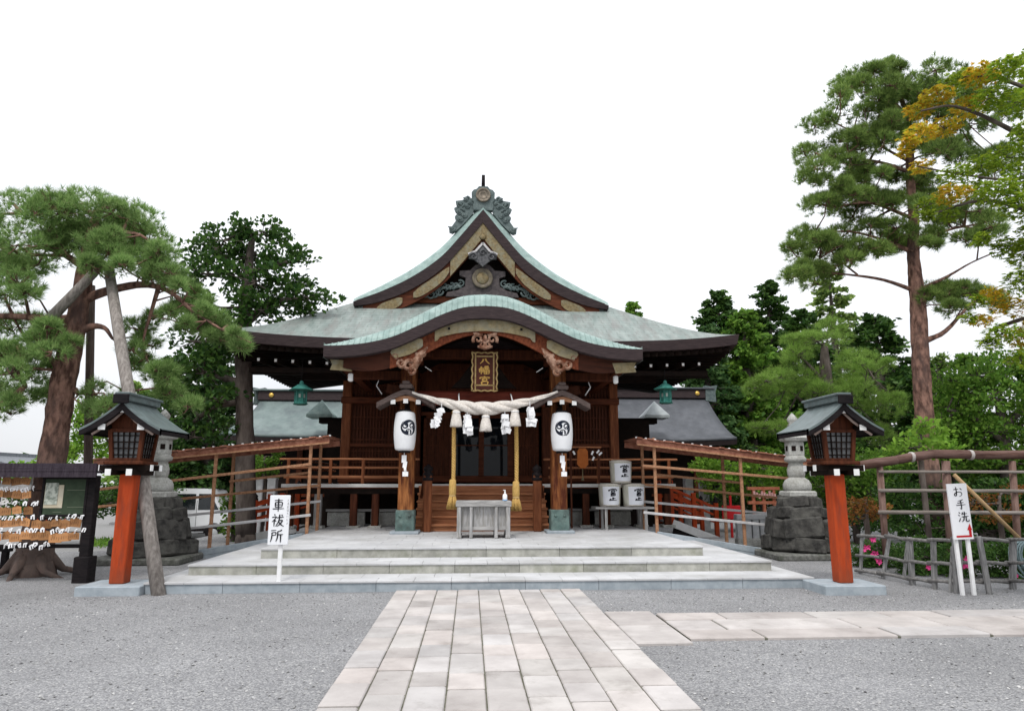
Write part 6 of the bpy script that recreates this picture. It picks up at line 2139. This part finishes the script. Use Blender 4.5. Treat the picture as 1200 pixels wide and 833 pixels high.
# dark broadleaf tree left of the hall
lob = [(308,272,24,14),(285,270,18,12),(262,282,32,18),(240,292,22,14),(300,298,40,20),(350,308,16,12),(342,296,12,8),(245,322,36,20),(300,332,44,22),(344,334,22,14),(362,350,26,11),(384,352,13,8),(330,358,26,12),(258,360,42,20),(306,364,30,14),
  (228,400,32,22),(262,402,30,18),(240,438,36,22),(222,474,32,22),(258,468,28,18),(300,398,16,10),(228,512,30,16),(210,440,20,16),(205,505,22,14),(255,502,18,14),(325,278,10,8),(218,330,16,10),(212,362,18,12),(362,368,12,7),(320,312,16,10),(270,305,18,12)]
broad('dark broadleaf tree with bare grey trunk standing beside the pale green side roof', 18.2, [(288,628,11),(288,560,11),(287,500,10),(286,450,9.5),(285,410,9),(288,360,7.5),(292,310,5),(296,275,3)],
  [[(286,420,6),(262,395,4),(240,380,3)],[(287,380,5),(320,355,3.5),(360,350,2.5)],[(286,450,5),(255,440,4),(225,430,2.5)],[(290,330,4),(265,305,3),(250,290,2)],[(290,320,4),(325,310,3),(350,305,2)],[(286,470,4),(250,478,3),(220,500,2)]],
  lob, leaf=.15, dens=.92, sub=.34, wid=.62)

# ------------------------------------------------------------------ far and middle trees
def conifer(label, Y, px, ytop, ybase, rpx, m_leaf=None, n=None, leaf=.22, group=None, gaps=.0, name='conifer_tree'):
    """tapered crown of drooping sprays in tiers"""
    b, tpt = at(px, ybase, Y=Y), at(px, ytop, Y=Y)
    H = tpt.z
    t = thing(name, label, 'tree', (b.x, Y, 0), group=group)
    Rm = rpx * mpp(b)
    mb = MB().tube([(b.x, Y, -.2), (b.x, Y, H * .5), (b.x, Y, H)], [Rm * .12 + .08, Rm * .08 + .05, .03], 9)
    z0 = max(.4, b.z)
    Ps, Ds = [], []
    rg = random.Random(int(px * 7 + Y))
    nb = n or int(80 + (H - z0) * 12)
    for i in range(nb):
        q = (i + rg.random()) / nb
        z = z0 + (H - z0) * q
        r = Rm * (1 - q) ** .62 * rg.uniform(.55, 1.15) + .25
        a = rg.uniform(0, 2 * PI)
        tip = Vector((b.x + r * math.cos(a), Y + r * math.sin(a), z - .12 * r + .1))
        root = Vector((b.x, Y, z))
        mb.tube([root, (root + tip) / 2 + Vector((0, 0, .06)), tip], [.04, .025, .01], 4, cap=False)
        k = int(34 + 36 * r)
        tt = np.sqrt(np.array([rg.uniform(.12, 1) for _ in range(k)]))
        P = np.array(root)[None] + (np.array(tip) - np.array(root))[None] * tt[:, None] + rng.normal(size=(k, 3)) * np.array([.16, .16, .09]) * (.5 + r * .25)
        Ps.append(P)
        Ds.append(np.repeat(unit(np.array([[math.cos(a), math.sin(a), .1]])), k, 0))
    mb.build('trunk', M_barkg, t)
    mesh_np('crown', leaves(np.concatenate(Ps), np.concatenate(Ds), leaf, .55, .55, .12), 4, m_leaf or M_leaf_k, t)
    return t
conifer('dark conifer just beyond the shrine eave over the slate side roof', 33, 852, 344, 560, 58, leaf=.28, m_leaf=M_leaf_d)
conifer('slim spired conifer rising between dark evergreens and the tall pine', 36, 914, 332, 560, 52, leaf=.28, m_leaf=M_leaf_d)
conifer('dark evergreen standing behind the slate grey side roof', 30, 836, 385, 575, 52, leaf=.24)
conifer('mid green evergreen filling the gap beside the spired conifer', 31, 884, 366, 575, 60, leaf=.26, m_leaf=M_leaf_m)
conifer('feathery conifer top behind the tall red pine trunk', 38, 992, 318, 560, 62, leaf=.3, m_leaf=M_pine_d, n=120)
conifer('bushy dark evergreen behind the tall red pine trunk', 27, 1044, 372, 570, 66, leaf=.24, m_leaf=M_leaf_d)
conifer('evergreen tip peeking over the hall roof', 48, 749, 357, 560, 26, leaf=.3, m_leaf=M_leaf_m)
conifer('pale spiky young conifer near the photo edge by the maple', 19, 1118, 420, 600, 30, leaf=.16, m_leaf=M_pine_d, n=60)
conifer('young conifer with upright leader under the maple boughs', 18, 1160, 418, 600, 40, leaf=.16, m_leaf=M_leaf_m, n=80)
conifer('dark evergreen between the spired conifer and the feathery conifer', 34, 955, 365, 570, 58, leaf=.26, m_leaf=M_leaf_d)
conifer('dark evergreen low behind the spread of green maple', 24, 1100, 430, 580, 52, leaf=.2, m_leaf=M_leaf_d)
# soft rounded pine behind the stone lantern
pads2 = [(p[0] + random.Random(p[0]).uniform(-9, 9), p[1] + random.Random(p[1] + p[0]).uniform(-10, 10), p[2] * random.Random(p[1]).uniform(.55, 1.0), p[3] * random.Random(p[0] + 1).uniform(.45, .8)) for p in [(930,412,34,18),(965,402,36,18),(1000,415,36,18),(912,438,34,20),(950,436,36,18),(990,440,38,20),(1025,440,30,20),(915,470,34,20),(955,470,38,20),(1000,472,38,22),(1030,480,30,20),(905,496,26,16),(945,500,36,18),(990,505,36,18),(1030,512,30,18),(980,388,24,12),(945,392,22,12)]]
pine('rounded light green pine behind the stone lantern and vermilion post', 21.5, [(972,560,12),(970,500,10),(968,450,8),(966,405,4)], [[(970,500,5),(940,470,4),(915,450,2)],[(970,490,5),(1000,460,4),(1025,445,2)],[(968,450,4),(945,425,3),(930,412,2)]], pads2, dens=1.1, needle=.2, m_leaf=M_pine_l, m_bark=M_barkg)

def shrub(label, Y, lobes, leaf=.10, dens=1.0, m_leaf=None, name='shrub', sub=.26, wid=.55, group=None, ground=0.0, stem=3, cat='shrub'):
    px = sum(l[0] for l in lobes) / len(lobes)
    py = max(l[1] for l in lobes)
    return broad(label, Y, [(px, py, stem), (px, py - 6, stem * .8), (px, min(l[1] for l in lobes), 1.5)], [], lobes, leaf=leaf, dens=dens, m_leaf=m_leaf or M_leaf_m, name=name, sub=sub, wid=wid, group=group, ground=ground, cat=cat)
# right side undergrowth
broad('spreading green maple massed behind the log railing', 17.0, [(1180,560,7),(1178,520,6),(1170,470,4)], [[(1178,520,4),(1140,490,3),(1110,480,2)],[(1175,500,4),(1210,470,3)]],
  [(1120,480,36,20),(1160,465,40,24),(1200,450,40,26),(1235,460,40,30),(1110,510,34,20),(1150,505,38,24),(1195,500,42,26),(1235,505,40,26),(1115,445,24,14),(1145,440,26,16),(1185,425,30,18),(1225,420,34,22),(1130,535,34,18),(1180,540,40,20),(1225,545,40,20)], leaf=.11, dens=1.0, m_leaf=M_leaf_m, sub=.34)
broad('dark thicket tree low behind the railing poles', 15.2, [(1150,620,4),(1150,590,3),(1150,570,2)], [], [(1060,585,30,22),(1100,590,32,24),(1140,590,34,26),(1180,590,36,28),(1220,590,40,30),(1080,620,34,18),(1120,625,34,18),(1165,625,36,20),(1210,630,40,22)], leaf=.10, dens=1.0, m_leaf=M_leaf_d, sub=.3, name='thicket_tree')
shrub('bright yellow green bush at the foot of the tall red pine', 14.4, [(1065,525,26,14),(1090,518,22,16),(1108,530,18,12),(1080,500,14,10),(1050,535,20,10)], leaf=.13, m_leaf=M_leaf_b)
shrub('bright green bush seen through the railing frame near the barrels', 22.0, [(828,552,22,14),(860,545,28,16),(890,548,28,16),(845,566,30,14),(880,570,32,16),(910,560,22,16)], leaf=.13, m_leaf=M_leaf_b, sub=.3)
shrub('dark hedge bush low behind the vermilion frame', 23.0, [(850,590,32,16),(890,592,34,16),(925,585,30,22),(910,565,28,14)], leaf=.12, m_leaf=M_leaf_d, sub=.3)
shrub('mid green bush between the stone lantern and the tall pine', 17.8, [(960,540,30,22),(1000,548,32,22),(1035,550,30,24),(980,570,34,20),(1020,580,34,20)], leaf=.10, m_leaf=M_leaf_m)
shrub('dark evergreen bush in shade behind the vermilion post near the fence', 18.2, [(965,600,34,24),(1005,605,34,24),(1040,600,30,26)], leaf=.10, m_leaf=M_leaf_d)
shrub('rust tinted young maple shrub beside the vermilion post', 13.6, [(1012,590,16,9),(1028,600,14,10),(1005,606,12,8)], leaf=.07, m_leaf=leafmat('rusty_maple_leaves', [(.20,.07,.025),(.30,.12,.03),(.16,.12,.03),(.28,.09,.03)], trans=.4), sub=.2)
shrub('rust tinted maple shrub under the brace pole', 13.4, [(1150,588,14,10),(1165,604,12,9),(1190,580,14,9),(1180,600,12,8)], leaf=.07, m_leaf=MATS['rusty_maple_leaves'], sub=.2, dens=.7)
# azaleas behind the rustic fence
M_azalea = leafmat('azalea_leaves', [(0.030, 0.075, 0.018), (0.06, 0.13, 0.026), (0.09, 0.17, 0.035)], trans=.3)
M_pink = mat('pink_petals', (.62, .05, .22), (.75, .10, .32), scale=20, rough=.6)
def azalea(label, Y, lobes, flowers):
    t = shrub(label, Y, lobes, leaf=.05, m_leaf=M_azalea, sub=.16, wid=.6, name='azalea_bush', dens=1.25)
    for (px, py, r) in flowers:
        rg2 = random.Random(int(px))
        for k in range(3):
            c = at(px + rg2.uniform(-r, r), py + rg2.uniform(-r, r) * .7, Y=Y - .42 - rg2.uniform(0, .12))
            m = MB()
            for j in range(5):
                a = 2 * PI * j / 5 + rg2.random()
                d1, d2 = Vector((math.cos(a), -.5, math.sin(a))), Vector((math.cos(a + .55), -.75, math.sin(a + .55))) 
                d3 = Vector((math.cos(a - .55), -.75, math.sin(a - .55)))
                m.add([c, c + d3 * .035, c + d1 * .058, c + d2 * .035], [(0, 1, 2, 3)])
            m.build('flower', M_pink, t)
azalea('azalea bush with pink flowers at the far end of the rustic fence', 13.1, [(1010,650,16,14),(1030,645,16,14),(1045,655,16,12),(1020,664,18,9)], [(1021,633,4),(1014,642,4),(1029,656,4),(1024,648,3)])
azalea('leafy azalea bush behind the middle posts of the rustic fence', 12.2, [(1060,650,18,14),(1080,648,18,16),(1100,655,18,14),(1075,668,22,9),(1100,672,18,8)], [(1088,664,2)])
azalea('azalea bush with pink blooms behind the washing sign legs', 11.6, [(1125,650,18,14),(1145,648,18,14),(1130,668,20,10),(1155,665,16,10)], [(1133,661,4),(1126,664,4),(1133,655,3)])
azalea('azalea bush behind the coiled hose', 11.6, [(1175,650,18,16),(1198,655,18,16),(1185,675,20,10),(1225,660,22,18)], [(1187,672,3)])

# maple reaching in from the edge
def maple():
    YM = 8.2
    trunk = [(1330,640,17),(1325,520,15),(1315,420,13),(1300,320,10),(1290,240,7),(1280,160,4)]
    brs = [[(1312,410,7),(1260,380,4.5,.2),(1210,372,3,.3),(1165,385,1.6,.4)],[(1302,330,7),(1250,265,4.5,.1),(1200,245,3,.2),(1150,235,2,.3),(1095,250,1.2,.3)],[(1295,280,6),(1240,190,4,-.1),(1180,150,2.6,0),(1120,125,1.6,.1),(1080,130,1,.1)],
           [(1290,240,5),(1235,130,3,-.2),(1180,95,2,-.1),(1130,90,1.2,0)],[(1285,200,4),(1240,80,2.6,.2),(1195,75,1.6,.2)],[(1240,190,2.4,0),(1190,210,1.8,0),(1130,205,1.2,.1),(1075,195,.8,.1)],[(1320,470,7),(1260,440,4,-.2),(1205,400,2.4,-.2)]]
    b = at(1330, 640, Y=YM)
    t = thing('maple_tree', 'maple with green and orange leaves reaching in over the log railing', 'tree', (b.x, YM, 0))
    mb, lm = limbs([trunk] + brs, YM, 'trunk', M_barkg, t)
    mb.tube([(b.x, YM, -.2), (b.x, YM, b.z)], [.22, .19], 10)
    clumps = [(1075,130,16,7),(1098,112,20,8),(1125,95,22,9),(1150,88,22,10),(1180,82,22,11),(1065,165,12,6),(1080,155,18,8),(1105,150,20,8),(1135,125,22,9),(1165,115,24,10),(1195,120,26,13),(1060,178,9,5),
      (1080,195,14,6),(1120,205,22,8),(1150,195,22,9),(1180,185,24,11),(1200,205,26,13),(1090,240,20,7),(1115,228,22,8),(1140,225,24,9),(1170,225,26,11),(1198,240,26,12),(1085,253,12,5),
      (1110,252,14,6),(1150,280,12,6),(1180,290,20,10),(1200,300,20,13),(1195,330,18,13),(1165,345,18,7),(1145,352,12,6),(1185,360,20,9),(1150,375,14,6),(1175,390,22,9),(1200,395,20,12),(1135,372,10,5),(1160,402,14,6),(1195,420,16,8),
      (1215,160,30,20),(1225,100,30,20),(1225,230,30,22),(1220,270,26,20),(1230,320,30,22),(1235,380,30,24),(1215,70,24,14),(1260,150,34,26),(1265,220,34,28),(1270,290,34,28),(1270,360,34,26)]
    P1, D1, P2, D2 = [], [], [], []
    tw_ = []
    rg = random.Random(2)
    for px, py, rx, ry in clumps:
        c = np.array(at(px, py, Y=YM + rg.uniform(-.5, .5)))
        k = mpp(c)
        ry = ry * 1.7
        n = int(24 + rx * ry * .62)
        P, D = blob_points(c, (rx * k, rx * k * .9, ry * k * .8), n, shell=.15, up=.1)
        for q in range(5):
            e = Vector(P[rg.randrange(n)])
            tw_.append((Vector(c), e))
        P = np.repeat(P, 5, 0)
        ang = np.tile(np.array([-1.15, -.6, 0, .6, 1.15]), n)
        a0 = np.repeat(rng.random(n) * 2 * PI, 5)
        tilt = np.repeat(rng.normal(size=(n, 3)) * .38, 5, 0)
        d = np.stack([np.cos(a0 + ang), np.sin(a0 + ang), np.zeros(n * 5)], 1) + tilt
        d = unit(d - np.array([0, 0, .25]))
        L = np.repeat(.050 + .022 * rng.random(n), 5) * np.tile(np.array([.65, .9, 1.1, .9, .65]), n)
        s = unit(np.cross(d, np.array([0, 0, 1.0]) + tilt * .5))
        V = np.stack([P, P + d * (L * .45)[:, None] + s * (L * .17)[:, None], P + d * L[:, None], P + d * (L * .45)[:, None] - s * (L * .17)[:, None]], 1).reshape(-1, 3)
        orange = (py < 200 and px < 1150 and rg.random() < .85) or (330 < py < 430 and rg.random() < .6) or rg.random() < .15
        (P1 if orange else P2).append(V)
    for a, e in tw_: mb.tube([a, (a + e) / 2 + Vector((0, 0, .02)), e], [.006, .005, .003], 4, cap=False)
    mb.build('trunk', M_barkg, t)
    mesh_np('orange_foliage', np.concatenate(P1), 4, M_maple, t)
    mesh_np('green_foliage', np.concatenate(P2), 4, M_maple_g, t)
maple()

# left side background
shrub('bright green young tree between the pine trunk and the lantern post', 19.0, [(88,500,18,22),(112,505,20,22),(128,520,16,18),(95,530,22,14),(118,490,16,14),(80,530,14,14),(130,545,16,16),(105,475,12,12)], leaf=.12, m_leaf=M_leaf_b, sub=.3, ground=-.5)
shrub('dark clipped hedge along the lot behind the ema rack', 24.5, [(110,585,22,20),(135,588,22,20),(160,580,24,24),(185,575,24,24),(60,592,26,16),(20,594,26,16),(85,590,22,16)], leaf=.12, m_leaf=M_leaf_d, sub=.32, name='hedge', ground=-.5)
shrub('dark evergreen shrub mass behind the white van', 30, [(205,552,26,22),(230,545,26,24),(255,548,26,24),(275,560,20,22),(240,530,24,16)], leaf=.14, m_leaf=M_leaf_d, sub=.36, ground=-.5)
shrub('small green shrub beside the vermilion stair and broadleaf trunk', 19.6, [(268,588,9,10),(274,602,10,12),(270,620,9,12),(280,628,10,9)], leaf=.10, m_leaf=M_leaf_m, sub=.22, ground=-.3)
shrub('green bush behind the broadleaf trunk under the side roof', 22.6, [(300,545,16,14),(318,535,12,10),(312,552,14,10)], leaf=.1, m_leaf=M_leaf_m, sub=.22)
conifer('dark evergreen filling the gap behind the broadleaf trunk', 28, 240, 400, 590, 52, leaf=.22)
conifer('dark evergreen just behind the lantern roof by the ema rack', 27, 190, 420, 590, 46, leaf=.2, m_leaf=M_leaf_d)
conifer('loose evergreen beyond the lot above the van', 31, 236, 455, 590, 36, leaf=.22)
conifer('pale evergreen far behind the leaning prop pole', 36, 150, 450, 580, 26, leaf=.26, m_leaf=M_pine_l, n=60)
broad('pale green garden tree beside the far house', 40, [(48,560,4),(48,540,3),(48,530,2)], [], [(40,548,16,12),(62,545,16,14),(20,552,14,9),(75,548,14,14)], leaf=.2, sub=.5, m_leaf=M_leaf_b, name='garden_tree', ground=-.5)

# far woods closing the horizon
P, D = [], []
for i in range(900):
    x = rng.uniform(-120, 130)
    if -52 < x < -30: continue
    y = 75 + rng.uniform(0, 10)
    h = rng.uniform(1.5, 4.5)
    p, d = blob_points((x, y, h * .6), (2.2, 1.5, h * .7), 45, shell=.4, up=.3)
    P.append(p); D.append(d)
P, D = np.concatenate(P), np.concatenate(D)
P[:, 2] = np.maximum(P[:, 2], .1)
fw = mesh_np('far_woods', leaves(P, D, .8, .7), 4, M_leaf_d)
tag(fw, 'low dark green woods along the horizon', 'woods', kind='stuff')
# weeds at the kerb behind the rack
P = np.array([tuple(at(rng.uniform(108, 150), rng.uniform(634, 641), Z=0)) for _ in range(500)])
P[:, 2] = rng.random(500) * .1
gr = mesh_np('grass', leaves(P, np.repeat(np.array([[0, 0, 1.0]]), 500, 0), .13, .25, .5), 4, M_leaf_m)
tag(gr, 'strip of green grass at the kerb behind the rack', 'grass', kind='stuff')

# loose stones scattered over the gravel and the slab edges
n = 5200
sx = rng.uniform(-7.5, 9, n); sy = rng.uniform(4.2, 10.4, n)
edge = np.zeros(n, bool)
sx = np.where(edge, np.sign(rng.uniform(-1, 1, n)) * (PW + rng.normal(size=n) * .07), sx)
keep = (np.abs(sx) > PW + .06) & ~((sx > PW) & (sy > ya - .03) & (sy < yb + .03))
sx, sy = sx[keep], sy[keep]
n = len(sx)
r = rng.uniform(.006, .0145, n)
c = np.stack([sx, sy, np.where(np.abs(sx) < PW, .037, .0) + r * .4], 1)
a0 = rng.random(n) * 2 * PI
V, Fc = [], []
ex = np.stack([np.cos(a0), np.sin(a0), rng.normal(size=n) * .25], 1) * r[:, None] * rng.uniform(.9, 1.5, (n, 1))
ey = np.stack([-np.sin(a0), np.cos(a0), rng.normal(size=n) * .25], 1) * r[:, None]
ez = np.stack([rng.normal(size=n) * .2, rng.normal(size=n) * .2, np.ones(n)], 1) * (r * rng.uniform(.5, .8, n))[:, None]
tris = []
for s1 in (1, -1):
    for s2 in (1, -1):
        for s3 in (1, -1):
            t3 = [c + ex * s1, c + ey * s2, c + ez * s3]
            if s1 * s2 * s3 < 0: t3 = t3[::-1]
            tris.append(np.stack(t3, 1))
T = np.stack(tris, 1).reshape(-1, 3)
# weld each stone so it is one island
me = bpy.data.meshes.new('loose_gravel')
P6 = np.stack([c + ex, c - ex, c + ey, c - ey, c + ez, c - ez], 1).reshape(-1, 3)
F6 = np.array([[0, 2, 4], [2, 1, 4], [1, 3, 4], [3, 0, 4], [2, 0, 5], [1, 2, 5], [3, 1, 5], [0, 3, 5]])
FF = (F6[None] + (np.arange(n) * 6)[:, None, None]).reshape(-1, 3)
me.from_pydata(P6.tolist(), [], FF.tolist())
me.materials.append(mat('loose_stone', (.22, .22, .225), (.40, .395, .385), scale=3, rough=.9, island=.45))
lg = bpy.data.objects.new('loose_gravel', me)
COL.objects.link(lg)
tag(lg, 'loose grey pebbles scattered over the gravel', 'gravel', kind='stuff')
